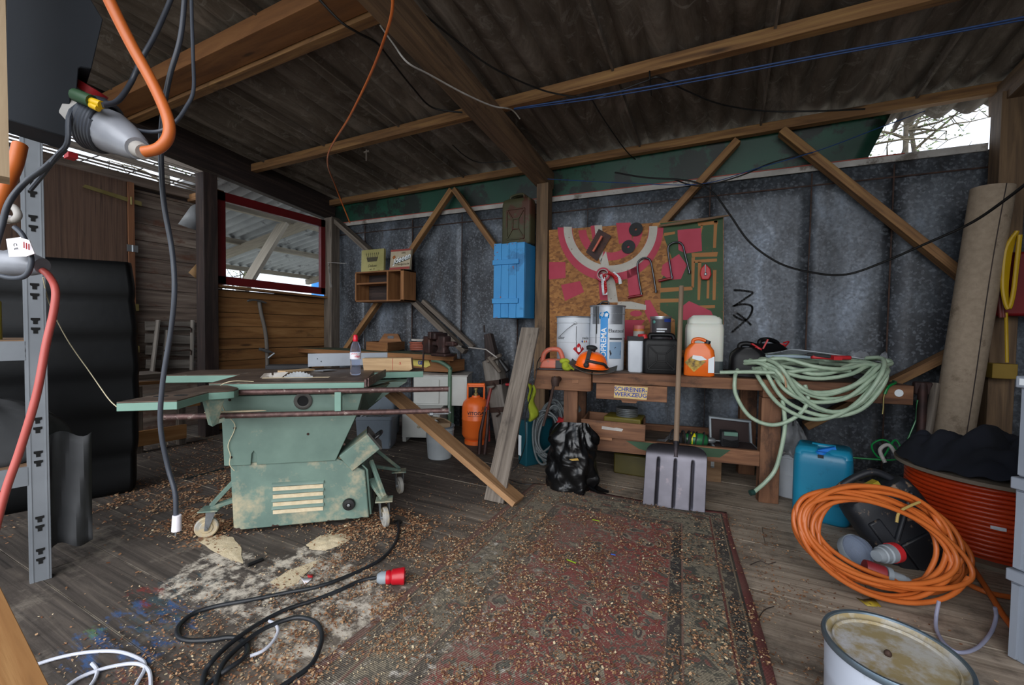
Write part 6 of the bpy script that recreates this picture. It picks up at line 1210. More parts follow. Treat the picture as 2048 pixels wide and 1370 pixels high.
for s_, in ((.40,), (.72,)):
    p = b0_+dt*s_; b = MB(); b.beam(p+V(-.12, -.09, -.02), p+V(.12, -.09, .02), .02, .05); b.beam(p+V(.10, -.10, .02), p+V(.10, .08, .02), .02, .05); b.tube([p+V(.02, -.10, .0), p+V(.06, -.13, -.03), p+V(.02, -.13, -.06)], .010, 6); obj('iron_band', b, M_rust, t)
b = MB(); b.tube([oy(975, 722, 3.98), oy(1002, 710, 3.98)], [.025, .02], 8); b.tube([oy(978, 715, 3.98), oy(1000, 745, 3.98)], [.03, .02], 8); b.tube([oy(985, 760, 3.98), oy(1003, 800, 3.96)], .014, 7); obj('wooden_pegs', b, M_grey, t)
b = MB(); b.tube([oy(1012, 769, 3.95), oy(1062, 770, 3.95)], .015, 10); obj('red_rod', b, plain('red_painted_rod', '9c1c26', .4), label='red rod running from the old timber behind the grey plank', cat='rod')
b = MB(); 
b.grid(lambda u, v: V(-2.42+.30*u, 4.12+.03*math.sin(u*7), .50+.32*v+.04*math.sin(u*8)), 10, 8); obj('grey_sack', b, M_gtarp, label='limp grey sack against the wall behind the gas bottle', cat='sack', thick=.02)
# the two leaning planks
M_plk = wood('leaning_pine_plank', '7e5c3c', 'a67e58', 'bb946c', grain=20, dirt='33261f', dthr=.54)
bA = (oz(1025, 1027)+oz(1048, 998))/2; wv = (oz(1048, 998)-oz(1025, 1027)); wp = .155
tA = sw(.66, .98, .80); dA = (tA-bA).normalized(); sA = wv.normalized(); nA = dA.cross(sA).normalized(); sA = nA.cross(dA)
b = MB(); T0 = bA+V(0, 0, .03); b.hexa([T0-sA*wp/2-nA*.02, T0+sA*wp/2-nA*.02, T0+sA*wp/2+nA*.02, T0-sA*wp/2+nA*.02, tA-sA*wp/2-nA*.02, tA+sA*wp/2-nA*.02, tA+sA*wp/2+nA*.02, tA-sA*wp/2+nA*.02]); pk = obj('leaning_plank', b, M_plk, label='stained pine plank leaning from the floor up against the green saw', cat='plank', bevel=.003)
gA, gB = (oz(976, 1003)+oz(1000, 1010))/2, oy(1060, 657, 3.10); gB = oy(1061, 656, 3.06)
b = MB(); b.beam(gA+V(0, 0, .01), gB, .15, .022, (0, -1, 0)); obj('grey_plank', b, M_grey, label='long grey weathered plank leaning on the left end of the workbench', cat='plank', bevel=.002)
# teal case, yellow cloth, hoses and pump, rubbish bag
P = V(-1.56, 3.36, 0); t = thing('tool_case', 'flat teal tool case standing upright beside the grey hose tangle', 'tool case', P, (0, 0, -.5)); b = MB(); b.box((-.05, -.02, 0), (.07, .28, .40)); obj('case_body', b, plain('dark_teal_plastic', '0e4450', .4), t, world=False, bevel=.012); b = MB(); b.box((-.045, -.022, .08), (-.005, -.02, .26)); obj('white_label', b, M_wtxt, t, world=False)
b = MB(); p = oy(1066, 790, 3.15); b.grid(lambda u, v: V(p.x-.04+.08*u+.015*math.sin(v*9), p.y-.03+.05*math.sin(u*5+v*2), .76-.27*v-.03*math.sin(u*PI)), 10, 10); obj('hi_vis_cloth', b, M_lime, label='bright lime cloth hanging under the left end of the workbench', cat='cloth', thick=.012)
M_ghose = pm('grey_rubber_hose', '4c5254', '5f6668', .5, scale=6); pts = []
for k in range(8*12): rj = random.Random(k//12); a_ = 2*PI*k/12; pts.append(V(-1.33+.13*math.cos(a_)*rj.uniform(.7, 1.1)+rj.uniform(-.03, .03), 3.40+.05*math.sin(a_*1.0+rj.uniform(0, 1))+rj.uniform(-.04, .04), .30+.26*math.sin(a_)*rj.uniform(.6, 1.05)+.04*math.sin(k)))
rope('grey_hose_tangle', [V(p.x, p.y, max(p.z, .02)) for p in pts], .0095, M_ghose, 'tangle of grey hose hanging behind the rubbish bag', 'hose', n=3)
P = V(-1.20, 3.42, .30); t = thing('red_pump', 'red and white capped machine behind the rubbish bag', 'machine', V(-1.20, 3.46, 0), (0, 0, .1)); b = MB(); b.lathe([(0, 0), (.075, 0), (.08, .02), (.08, .26), (.085, .27), (0, .27)], (0, 0, 0), seg=20); obj('steel_drum', b, M_whitep, t, world=False); b = MB(); b.lathe([(0, .27), (.09, .27), (.09, .40), (.07, .44), (0, .45)], (0, 0, 0), seg=20); rb = obj('red_head', b, M_rprint, t, world=False); b = MB(); b.rbox((.01, -.092, .34), (.07, .004, .04)); obj('white_label', b, M_wtxt, rb, world=False); b = MB(); b.tube(curve([(-.1, 0, .5), (-.04, 0, .56), (.06, 0, .56), (.1, .02, .5)], 5), .03, 10); obj('grey_bellows', b, M_ghose, t, world=False)
M_bag = N('black_bin_liner'); v = M_bag.coord(); M_bag = M_bag.out('08090b', .3, 0., M_bag.noise(v, 7, 2, .4, 1.2), .5, .04)
P = V(-1.0, 3.02, 0); t = thing('rubbish_bag', 'full glossy black rubbish bag standing on the floor before the workbench', 'rubbish bag', P); b = MB(); R = []
for i in range(34):
    z = .50*i/33; s_ = (.165+.02*math.sin(z*9))*(1-.0*z) if z < .3 else .165-.065*((z-.3)/.2)**1.2; ring = []
    for k in range(56):
        a = 2*PI*k/56; nn = mnoise.noise(V(math.cos(a)*1.8, math.sin(a)*1.8, z*6))*.05+(abs(mnoise.noise(V(math.cos(a)*3.2+z*3, math.sin(a)*3.2, z*10+5)))-.2)*.05+(.012*math.sin(a*14+z*10) if z > .36 else 0)
        fl = 1.-.35*max(0, (z-.38)/.12); ring.append(P+V((s_+nn)*math.cos(a)*1.05+.0*z, (s_+nn)*math.sin(a)*fl*.72, z+(.02*math.cos(a+1) if i == 33 else 0)+(0 if i else 0)))
    R.append(ring)
b.loft(R, cap=False); b.grid(lambda u, v: P+V(.14+.13*u, -.03+.10*v, .005+.05*(1-u)**2+.015*math.sin(v*7)), 8, 8); obj('bag', b, M_bag, t, smooth=180)
b = MB(); b.prism([P+V(.03, -.145, .27), P+V(.09, -.14, .285), P+V(.10, -.138, .27), P+V(.05, -.147, .262)], (0, .004, 0)); obj('ochre_tear', b, plain('ochre_scrap', '9a7b35', .7), t)
# ---------------------------------------------------------------- right side
M_carp = pm('tan_carpet_backing', '8f7f6c', 'a08f7b', .85, scale=30, bump=.4, dirt='7d6d5b', dscale=5, dthr=.6)
YC = 3.93; T = oy(1986, 376, YC); Bq = oy(1909, 840, YC); dC = (T-Bq).normalized(); Bb = Bq-dC*((Bq.z-.02)/dC.z); rC = (oy(2037, 380, YC)-oy(1935, 378, YC)).length/2*.86
t = thing('carpet_roll', 'tall roll of tan carpet leaning in the right corner', 'carpet roll', Bb); b = MB(); prof = []
for k in range(64): a = 2*PI*k/64; prof.append(a)
Q = V(0, 0, 1).rotation_difference(dC).to_matrix(); R = []
for i in range(20): c = Bb.lerp(T, i/19); R.append([c+Q @ V(rC*(1+.01*math.sin(3*a+i*.3))*math.cos(a), rC*math.sin(a), 0) for a in prof])
b.loft(R); obj('roll', b, M_carp, t, smooth=60); b = MB(); b.tube([Bb.lerp(T, s_)+Q @ V(rC*1.002*math.cos(-1.35+.08*math.sin(s_*6)), rC*1.002*math.sin(-1.35+.08*math.sin(s_*6)), 0) for s_ in [k/14 for k in range(15)]], .003, 6); obj('carpet_edge', b, M_grime, t)
# cable drum
M_rcab = pm('orange_red_cable', 'b8340f', 'cc4418', .35, scale=5, dirt='8c2a10', dthr=.66)
DC = V(1.40, 3.40, 0); RF = .42; zf = oy(1990, 965, DC.y-RF*.8).z; zf = max(.40, min(zf, .75))
t = thing('cable_drum', 'wooden drum wound with orange red cable, dark cloth on top', 'cable drum', DC); M_ply = pm('grey_plywood_flange', '6f6355', '857868', .75, scale=6)
for z in (0, zf-.02): b = MB(); b.lathe([(0, z), (RF, z), (RF, z+.02), (0, z+.02)], DC, seg=64); obj('flange', b, M_ply, t)
b = MB(); pts = []; nt = int((zf-.05)/.0245)
for k in range(nt*32+1): a = 2*PI*k/32; pts.append(DC+V((RF-.06)*math.cos(a), (RF-.06)*math.sin(a), .033+.0245*k/32+.002*math.sin(a*3)))
b.tube(pts, .0125, 10); obj('wound_cable', b, M_rcab, t); b = MB(); b.lathe([(RF-.07, .02), (RF-.07, zf-.02)], DC, seg=40, cap=False); obj('core', b, M_rcab, t)
c = DC+V(-.10, -(RF-.05), .2); b = MB(); b.tube([DC+V((RF-.06)*math.cos(a), (RF-.06)*math.sin(a), .205) for a in (-1.95, -1.9, -1.85, -1.8)], .0135, 10); obj('white_label', b, M_wtxt, t)
# dark cloth heaped on the drum
M_cloth = pm('midnight_blue_cloth', '0d1018', '151926', .9, scale=6); b = MB()
def cl(u, v):
    a = 2*PI*u; r = .40*v; x, y = DC.x-.02+r*1.02*math.cos(a), DC.y-.03+r*.9*math.sin(a); h = (1-v**2.2); nn = mnoise.noise(V(x*3.5, y*3.5, 3))*.06+abs(mnoise.noise(V(x*5+y*4, y*9-x*3, 9)))*.17+abs(mnoise.noise(V(x*14-y*4, y*10, 2)))*.04
    return (x, y, zf+.004+max(0, .15*h+nn*(.35+h*.65)))
b.grid(cl, 90, 34); obj('cloth', b, M_cloth, label='crumpled midnight blue cloth heaped on the cable drum', cat='cloth', smooth=180)
# blue canister
M_tealp = pm('petrol_blue_plastic', '117092', '1a82a2', .35, scale=2, dirt='0b566f', dthr=.6)
P = V(.60, 3.36, 0); t = thing('canister', 'large petrol blue plastic canister between the bench leg and the black jerrycan', 'canister', P, (0, 0, -.20)); W_, D_, H_ = .31, .27, .47; b = MB()
b.loft([rrect(W_*s, D_*s, .05, z, 6) for z, s in ((0, .9), (.015, .97), (.04, .99), (.15, 1), (.36, 1), (.40, .985), (.435, .93), (.45, .80))]); bo = obj('can_body', b, M_tealp, t, world=False, smooth=60)
b = MB(); 
for s_ in (-1, 1): b.loft([[V(p.x+s_*W_*.27, p.y*1.0, z) for p in rrect(W_*.40*k_, D_*.86*k_, .035, z, 5)] for z, k_ in ((.42, 1.08), (.45, 1.0), (.468, .80))])
b.tube([(-W_*.2, .02, .458), (W_*.2, .02, .458)], .018, 12); obj('shoulder_and_grip', b, M_tealp, t, world=False); b = MB(); b.beam((-.03, -.09, .445), (.06, -.06, .475), .03, .02); b.lathe([(0, 0), (.03, 0), (.03, .02), (0, .02)], (-.01, -.10, .43), seg=16); obj('blue_spout_cap', b, plain('bright_blue_plastic', '1a6fc4', .35), t, world=False)
b = MB(); b.rbox((-.01, -.136, .425), (.03, .004, .02)); obj('black_vent', b, M_black, t, world=False)
# white bucket with plastic behind
P = V(.47, 3.72, 0); t, bo = pail('plastic_bucket', 'white plastic bucket stuffed with clear film, behind the bench leg', P, .14, .34, M_whitep, .85, M_trimw); b = MB(); b.grid(lambda u, v: (.15*(v+.1)*math.cos(2*PI*u)*(1.1-.3*v), .15*(v+.1)*math.sin(2*PI*u), .30+.24*(1-v)+.03*math.sin(u*30+v*5)), 30, 8); obj('clear_film', b, bpy.data.materials['grey_clear_film'], t, world=False, thick=.001)
# tipped dirty black jerrycan
M_djc = pm('scuffed_black_plastic', '1a1c21', '282b32', .5, scale=5, dirt='8a745f', dscale=11, dthr=.60, dsoft=.05)
P = V(1.12, 2.98, .015); t = thing('jerrycan', 'dirty scuffed black jerrycan tipped over beside the cable drum', 'jerrycan', P, (-.16, -.60, .30), scale=1.08); W_, D_, H_ = .33, .17, .50; b = MB()
b.loft([rrect(W_*s, D_*max(.8, s), .05, z+0, 5) for z, s in ((0, .9), (.015, .98), (.04, 1), (.38, 1), (.43, .97), (.455, .88))]); 
for i in range(len(b.v)): b.v[i].x -= W_*.35
bo = obj('can_body', b, M_djc, t, world=False, smooth=60)
b = MB(); X0_ = -W_*.35
b.tube(curve([(X0_-.13, 0, .43), (X0_-.14, 0, .50), (X0_-.08, 0, .53), (X0_+.06, 0, .52), (X0_+.12, 0, .44)], 6), .018, 12); b.beam((X0_-.10, -.088, .06), (X0_-.10, -.088, .36), .02, .06, up=(1, 0, 0)); b.beam((X0_+.02, -.088, .05), (X0_+.02, -.088, .22), .02, .18, up=(1, 0, 0)); b.beam((X0_-.1, -.088, .22), (X0_+.12, -.088, .40), .02, .03, up=(0, 1, 0)); obj('handle_and_ribs', b, M_djc, t, world=False, bevel=.008)
b = MB(); b.rbox((X0_-.02, 0, .47), (.14, .05, .02)); obj('yellow_strap', b, plain('yellow_webbing', 'a89320', .6), t, world=False)
# orange cable coil leaning on the cans
pA, pB, pC = oz(1850, 1200, .02), oz(1650, 955, .50), oz(1945, 1090, .24); nC = (pB-pA).cross(pC-pA).normalized(); Rr = random.Random(11); pts = []
nl = 15
for k in range(nl*20+1):
    ti = k/20; a = 2*PI*(k % 20)/20; i0 = int(ti); f = ti-i0
    def par(i): q = random.Random(i*13+5); return (q.uniform(-14, 16), q.uniform(-10, 12), q.uniform(124, 200), q.uniform(62, 120), q.uniform(.20, .46), q.uniform(-.03, .06))
    A, B_ = par(i0), par(i0+1); dx, dy, ra, rb, tl_, dn = [A[j]*(1-f)+B_[j]*f for j in range(6)]
    x = ra*math.cos(a); y = rb*math.sin(a); px_ = 1762+dx+x*math.cos(tl_)-y*math.sin(tl_); py_ = 1078+dy+x*math.sin(tl_)+y*math.cos(tl_)
    p = opl(px_, py_, pA+nC*dn*(1 if nC.z > 0 else -1), nC); p.z = max(p.z, .012); pts.append(p)
t = thing('cable_coil', 'coil of thick orange cable tied with a yellow band, leaning on canisters', 'cable', oz(1850, 1200, 0)); rope('orange_cable_loops', pts, .0105, M_ocab, parent=t, n=3, seg=10)
rope('loose_end', [opl(1800, 985, pA, nC), opl(1850, 1010, pA, nC), opl(1885, 1060, pA, nC)+V(0, -.03, 0), oz(1935, 1120, .05), oz(1975, 1180, .03), oz(2003, 1225, .02), oz(2030, 1262, .015)], .0115, M_ocab, parent=t, seg=10); rope('second_loose_end', [oz(1890, 1150, .02), oz(1930, 1166, .014), oz(1975, 1185, .014), oz(2030, 1196, .014)], .0115, M_ocab, parent=t, seg=10)
b = MB(); c = [opl(x, y, pA, nC) for x, y in ((1800, 1050), (1805, 1030), (1825, 1018), (1845, 1010))]; b.tube(curve([p+V(-.03, -.06, .03) for p in c], 4), .006, 8); obj('yellow_tie', b, plain('yellowish_tie', 'a48d4e', .6), t)
# connectors in the coil
M_gpl = pm('grey_plug_plastic', '7d858c', '8f979e', .5, scale=4); M_maroon = pm('faded_maroon_plastic', '7c2026', '8c2c32', .5)
zC = .10
a_, b_, c_, d_ = oz(1752, 1112, .13), oz(1780, 1120, .13), oz(1802, 1108, .13), oz(1815, 1100, .13)
t = thing('coupling_socket', 'grey coupling with a bright red ring lying inside the orange coil', 'connector', oz(1785, 1130, .08)); b = MB(); ax_ = (d_-a_).normalized(); b.lathe([(0, 0), (.025, 0), (.033, .02), (.033, .03), (.038, .035), (.038, .06), (.043, .065), (.043, .10), (0, .10)], a_, ax_, 20); obj('grey_body', b, M_gpl, t); b = MB(); b.lathe([(0, .10), (.046, .10), (.046, .135), (.03, .137), (0, .137)], a_, ax_, 20); obj('red_ring', b, M_rprint, t)
a_, b_ = oz(1728, 1135, .11), oz(1838, 1172, .07); ax_ = (b_-a_).normalized(); t = thing('coupling_plug', 'faded maroon connector with a grey ribbed tail lying on the orange coil', 'connector', oz(1750, 1150, .06)); b = MB(); b.lathe([(0, 0), (.036, 0), (.038, .01), (.036, .075), (.030, .08), (0, .08)], a_, ax_, 20); obj('maroon_body', b, M_maroon, t); b = MB(); b.lathe([(0, .08), (.038, .08), (.038, .10), (.028, .105), (.026, .15), (.022, .15), (.022, .165), (.018, .17), (.018, .2), (0, .2)], a_, ax_, 20); obj('grey_tail', b, M_gpl, t)
P = oz(1715, 1100, .12); t = thing('lamp_glass', 'clear oval lamp glass with a grey ring lying in the orange coil', 'lamp glass', P); ax_ = (V(.35, -.6, .6)).normalized(); b = MB(); b.lathe([(.072, 0), (.07, .01), (.055, .032), (.03, .045), (0, .05)], P, ax_, 28, cap=False); obj('glass', b, M_pet, t); b = MB(); b.lathe([(.066, -.035), (.074, -.035), (.076, 0), (.074, .004), (.066, 0), (.066, -.035)], P, ax_, 28, cap=False); b.lathe([(0, -.034), (.07, -.034), (.07, -.03), (0, -.03)], P, ax_, 28); obj('grey_ring', b, M_gpl, t)
# grey euro crates
M_crate = pm('grey_crate_plastic', '7e8590', '8b929d', .55, scale=2, dirt='6c7078', dthr=.62)
CC = V(.965, 2.225, 0); e1 = V(.60, -.80, 0); e2 = V(.80, .60, 0)
for i, (z0, z1, lab) in enumerate(((0, .335, 'bottom grey plastic crate of the stack at the right edge'), (.337, .68, 'middle grey plastic crate of the stack at the right edge'), (.682, 1.055, 'top grey plastic crate of the stack at the right edge'))):
    t = thing('plastic_crate', lab, 'crate', CC+e1*.3+e2*.2+V(0, 0, z0), group='stacked grey crates'); ins = .012; q = lambda s_, z: [CC+e1*s_+e2*s_+V(0, 0, z), CC+e1*(.6-s_)+e2*s_+V(0, 0, z), CC+e1*(.6-s_)+e2*(.4-s_)+V(0, 0, z), CC+e1*s_+e2*(.4-s_)+V(0, 0, z)]
    b = MB(); b.loft([q(.014, z0), q(.010, z1-.04)]); cb = obj('crate_walls', b, M_crate, t, bevel=.004); b = MB(); b.loft([q(0, z1-.045), q(0, z1-.001)]); obj('rim', b, M_crate, t, bevel=.004)
    b = MB()
    for s_ in (.03, .57): b.beam(CC+e1*s_+e2*.006+V(0, 0, z0+.01), CC+e1*s_+e2*.006+V(0, 0, z1-.05), .02, .014, up=(e2.x, e2.y, 0))
    split_obj('corner_rib', b, M_crate, cb)
    if i == 2: b = MB(); b.prism([CC+e1*.012-e2*.0015+V(0, 0, z1-.034), CC+e1*.12-e2*.0015+V(0, 0, z1-.036), CC+e1*.12-e2*.0015+V(0, 0, z1-.012), CC+e1*.012-e2*.0015+V(0, 0, z1-.010)], e2*.001); obj('barcode_label', b, M_wtxt, t)
    if i == 1: b = MB(); b.tube(curve([CC+e1*.13+e2*.008+V(0, 0, z0+.20), CC+e1*.115+e2*.008+V(0, 0, z0+.24), CC+e1*.125+e2*.008+V(0, 0, z0+.12), CC+e1*.115+e2*.008+V(0, 0, z0+.07)], 4), .0025, 6); obj('blue_pen_stroke', b, M_bink, t)
# white lidded pail in the foreground
P = oz(1786, 1300, .33); rP = .155; P = V(P.x, P.y, 0); t = thing('paint_pail', 'white pail with a dust covered lid and steel rim in the bottom right foreground', 'pail', P, (0, 0, facing(P)))
M_pailw = pm('cold_white_enamel', 'b4bccb', 'c8cfdc', .35, scale=2, dirt='9a9c9c', dthr=.64); M_lid = pm('dusty_white_lid', 'b8bac4', 'a8a290', .6, scale=4, dirt='94845f', dscale=9, dthr=.42, dsoft=.14)
b = MB(); b.lathe([(0, 0), (rP*.93, 0), (rP*.95, .01), (rP*.965, .22), (rP*.975, .225), (rP*.97, .235), (rP*.985, .325)], seg=56, cap=False); bo = obj('pail_body', b, M_pailw, t, world=False)
b = MB(); b.lathe([(rP*.985, .318), (rP*1.03, .320), (rP*1.04, .330), (rP*1.02, .338), (rP*.97, .337), (rP*.955, .328)], seg=56, cap=False); obj('steel_rim', b, pm('blue_grey_steel', '5c6c78', '74838e', .35, .7), t, world=False)
b = MB(); b.lathe([(rP*.965, .333), (rP*.93, .322), (rP*.88, .318), (rP*.86, .325), (rP*.84, .325), (rP*.82, .318), (.03, .320), (0, .320)], seg=56, cap=False); ld = obj('lid', b, M_lid, t, world=False); b = MB(); b.ball((-.01, -.02, .326), (.009, .009, .010), 8, 6); obj('lid_lump', b, M_rust, ld, world=False)
b = MB(); b.lathe([(0, 0), (.018, 0), (.017, .008), (.008, .009), (.007, .014), (0, .015)], (.0, -rP*.975, .275), (0, -1, 0), 16); obj('handle_boss', b, M_brass, t, world=False)
rope('clear_tube', [oz(1878, 1202, .10), oz(1872, 1235, .04), oz(1874, 1262, .012), oz(1892, 1290, .01), oz(1920, 1305, .01), oz(1955, 1295, .01), oz(1982, 1265, .02), oz(1992, 1235, .06), oz(1990, 1215, .10)], .0065, N('clear_vinyl').out('a9acc4', .12, 0., **{'Transmission Weight': .5, 'IOR': 1.3}), 'curved piece of clear vinyl tube on the floor by the crates', 'tube', seg=12)
b = MB(); b.poly([oz(1712, 1195, .004), oz(1735, 1212, .006), oz(1763, 1214, .006), oz(1748, 1196, .012), oz(1725, 1199, .01)]); obj('yellow_leaf', b, pm('yellow_wrapper', 'a8901c', '8f7c30', .5, scale=40), label='small yellow wrapper scrap on the floor below the orange coil', cat='scrap', thick=.001)
rope('twig', [oz(1516, 1242, .006), oz(1522, 1228, .008), oz(1532, 1218, .01), oz(1548, 1213, .01)], .002, M_grime, 'thin curved dark twig on the boards right of the rug', 'twig', seg=5); rope('twig', [oz(1500, 1130, .006), oz(1520, 1122, .012), oz(1536, 1128, .01), oz(1552, 1124, .008)], .0018, M_grime, 'forked thin twig on the boards near the rug corner', 'twig', seg=5)
# hose reel and yellow hose on the right wall
c = oy(2040, 572, 4.0); t = thing('hose_reel', 'red reel with yellow hose loops on the post behind the carpet roll', 'hose reel', c); b = MB(); b.box((c.x-.13, c.y-.05, c.z-.20), (c.x+.16, c.y+.06, c.z+.22)); obj('red_housing', b, pm('dark_red_plastic', '6a1014', '7a161a', .45), t, bevel=.02)
M_yh = plain('yellow_hose_plastic', 'b8940f', .45)
for k in range(4):
    q = [(2034-3*k, 462+4*k), (2020-3*k, 505), (2012-2*k, 575), (2016, 608+3*k), (2026, 590), (2034, 525), (2040, 470)]; b = MB(); b.tube(curve([oy(x, y, 3.90-.012*k) for x, y in q], 5), .012, 8); obj('yellow_loop', b, M_yh, t)
b = MB(); b.tube(curve([oy(2012, 625, 3.93), oy(2013, 670, 3.95), oy(2014, 725, 3.95)], 4), .009, 8); obj('yellow_tail', b, M_yh, t)
for k in range(2): b = MB(); b.tube(curve([oy(2002+5*k, 500, 3.93), oy(1997+5*k, 565, 3.93), oy(2002+5*k, 635, 3.93)], 4), .011, 8); obj('red_cord', b, pm('brown_red_cord', '5e241c', '70302a', .6), t)
c = oy(2005, 742, 4.0); b = MB(); b.box((c.x-.06, c.y-.03, c.z-.05), (c.x+.06, c.y+.07, c.z+.05)); obj('yellow_block', b, pm('ochre_yellow_wood', '7c621c', '8d722a', .7), label='small ochre block fixed on the right end post below the reel', cat='block', bevel=.004)
# worn tool handles behind the bench end
for i, (x0, y0, x1, y1, rr, lab) in enumerate(((1845, 768, 1843, 850, .030, 'left worn wooden tool handle with an iron head behind the bench end'), (1872, 768, 1858, 850, .030, 'right worn wooden tool handle behind the bench end'))):
    a, c = oy(x0, y0, 3.95), oy(x1, y1, 3.85); k = (c-a).normalized(); c = a+k*((a.z-.02)/-k.z); t = thing('old_tool', lab, 'tool handle', c); b = MB(); b.tube([c, a.lerp(c, .1), a], [rr*.8, rr*.9, rr], 12); obj('handle', b, M_grey if i else M_tool, t)
    if i == 0: b = MB(); b.rbox(a+V(0, 0, -.03), (.10, .05, .09)); obj('iron_head', b, M_tool, t, bevel=.01)
# green wire tangle behind
pts = [oy(1800, 905, 3.75), oy(1770, 880, 3.75), oy(1745, 888, 3.75), oy(1748, 905, 3.72), oy(1765, 915, 3.7), oy(1790, 880, 3.72), oy(1805, 910, 3.7), oy(1785, 920, 3.7), oy(1740, 918, 3.7), oy(1700, 915, 3.7)]
t = thing('green_wire', 'bright green wire loops behind the tipped black jerrycan', 'wire', oy(1770, 930, 3.72)); b = MB(); b.tube(curve(pts, 6), .006, 7); b.tube([oy(1835, 800, 3.9), oy(1832, 840, 3.9), oy(1815, 880, 3.85)], .005, 6); obj('wire_loop', b, M_grn, t)
b = MB(); b.tube(curve([oy(1795, 915, 3.68), oy(1778, 890, 3.7), oy(1760, 900, 3.7), oy(1770, 925, 3.68)], 5), .012, 8); obj('white_wire', b, M_trimw, t)
# overhead wires
def orf(x, y, off=-.12): d = ray(x, y); tt = (2.97+off+.1045*4.3-EYE.z)/(d.z+.1045*d.y); return EYE+d*tt
M_bwire = plain('black_wire', '0c0c0d', .5)
rope('orange_rope', [od(775, -260, 1.9), od(780, -60, 2.0), od(785, 15, 2.1), od(768, 80, 2.3), od(738, 155, 2.7), od(700, 232, 3.2), od(655, 316, 4.2), oy(672, 375, 3.8), oy(700, 446, 4.15)], [.0095]*0 or .008, M_ocab, 'orange cord hanging from the big beam, tied back to the purlin', 'cord', seg=8)
rope('white_wire', [orf(760, 50), orf(787, 88, -.2), orf(815, 125, -.35), orf(860, 150, -.33), orf(930, 188, -.3), orf(985, 212, -.25), orf(1022, 219, -.2), orf(1040, 238, -.25)], .006, M_trimw, 'white wire strung under the big roof beam', 'wire', seg=7)
for lab, L_, r_ in (('black wire sagging from the wide board to the big beam', [orf(635, -5), orf(680, 42, -.2), orf(715, 65, -.2), orf(752, 85, -.15), orf(775, 112, -.1), orf(825, 175, -.1), orf(865, 215, -.12), orf(925, 225, -.13)], .007),
                    ('black wire crossing the roof right of the big beam', [orf(790, -20, -.05), orf(850, 30, -.06), orf(905, 75, -.06), orf(985, 135, -.1), orf(1090, 182, -.1), orf(1180, 197, -.13)], .006),
                    ('black wire hanging in a swag from the middle purlin to the right', [orf(1180, 200, -.15), orf(1230, 185, -.13), orf(1290, 163, -.12), orf(1320, 155, -.12), orf(1370, 180, -.1), orf(1440, 208, -.08), orf(1530, 222, -.08), orf(1640, 222, -.1), orf(1730, 218, -.1)], .006),
                    ('thin black wire running down to the wall plate', [orf(1183, 198, -.1), orf(1215, 250, -.08), orf(1260, 310, -.08), orf(1300, 335, -.1)], .005),
                    ('thin black loop of wire beside the big beam end', [orf(905, 290, -.06), orf(930, 312, -.08), orf(960, 325, -.1), orf(1015, 322, -.12), orf(1040, 318, -.13)], .005),
                    ('short black cable tie over the middle purlin', [orf(1299, 124, -.0), orf(1300, 160, -.15), orf(1303, 190, -.12)], .006)):
    rope('overhead_wire', L_, r_, M_bwire, lab, 'wire', seg=6)
rope('black_cable', [oy(1230, 345, 4.05), oy(1290, 355, 4.0), oy(1380, 362, 4.0), oy(1425, 385, 3.95), oy(1460, 430, 3.9), oy(1500, 485, 3.85), oy(1560, 527, 3.8), oy(1630, 546, 3.7), oy(1692, 549, 3.6), oy(1760, 527, 3.5), oy(1850, 488, 3.35), oy(1940, 447, 3.2), oy(2010, 400, 3.05), oy(2080, 345, 2.9)], .0075, M_bwire, 'black cable swagging across the metal wall to the right edge', 'cable')
rope('black_cable', [oy(1345, 358, 4.05), oy(1400, 372, 4.05), oy(1480, 352, 4.05), oy(1545, 325, 4.08), oy(1625, 305, 4.1)], .006, M_bwire, 'short black cable looped over the long brace', 'cable')
M_brope = plain('blue_rope', '1c3f74', .6)
rope('blue_rope', [orf(1028, 217, -.16), orf(1200, 190, -.2), orf(1400, 155, -.24), orf(1650, 108, -.27), orf(1850, 72, -.28), orf(2080, 28, -.3)], .0055, M_brope, 'blue rope stretched under the roof towards the right', 'rope', seg=6); rope('blue_rope', [orf(1028, 219, -.16), orf(1200, 196, -.23), orf(1400, 161, -.26), orf(1650, 113, -.3), orf(2080, 34, -.32)], .004, M_brope, 'second thinner blue rope just below the first one', 'rope', seg=6)
rope('blue_string', [oy(1095, 358, 4.05), oy(1250, 366, 4.0), oy(1400, 368, 4.0), oy(1520, 335, 4.05), oy(1640, 300, 4.1), oy(1760, 255, 4.1), oy(1850, 222, 4.15)], .0035, M_brope, 'thin blue string over the top of the metal wall', 'string', seg=5)
b = MB(); q = oy(733, 312, 3.08); b.tube([q+V(0, 0, .06), q, q-V(0, 0, .05)], .008, 7); b.tube([q+V(-.03, 0, .04), q+V(.04, 0, .04)], .01, 6); obj('hanging_peg', b, M_grey, label='small peg tied under the middle purlin', cat='peg')
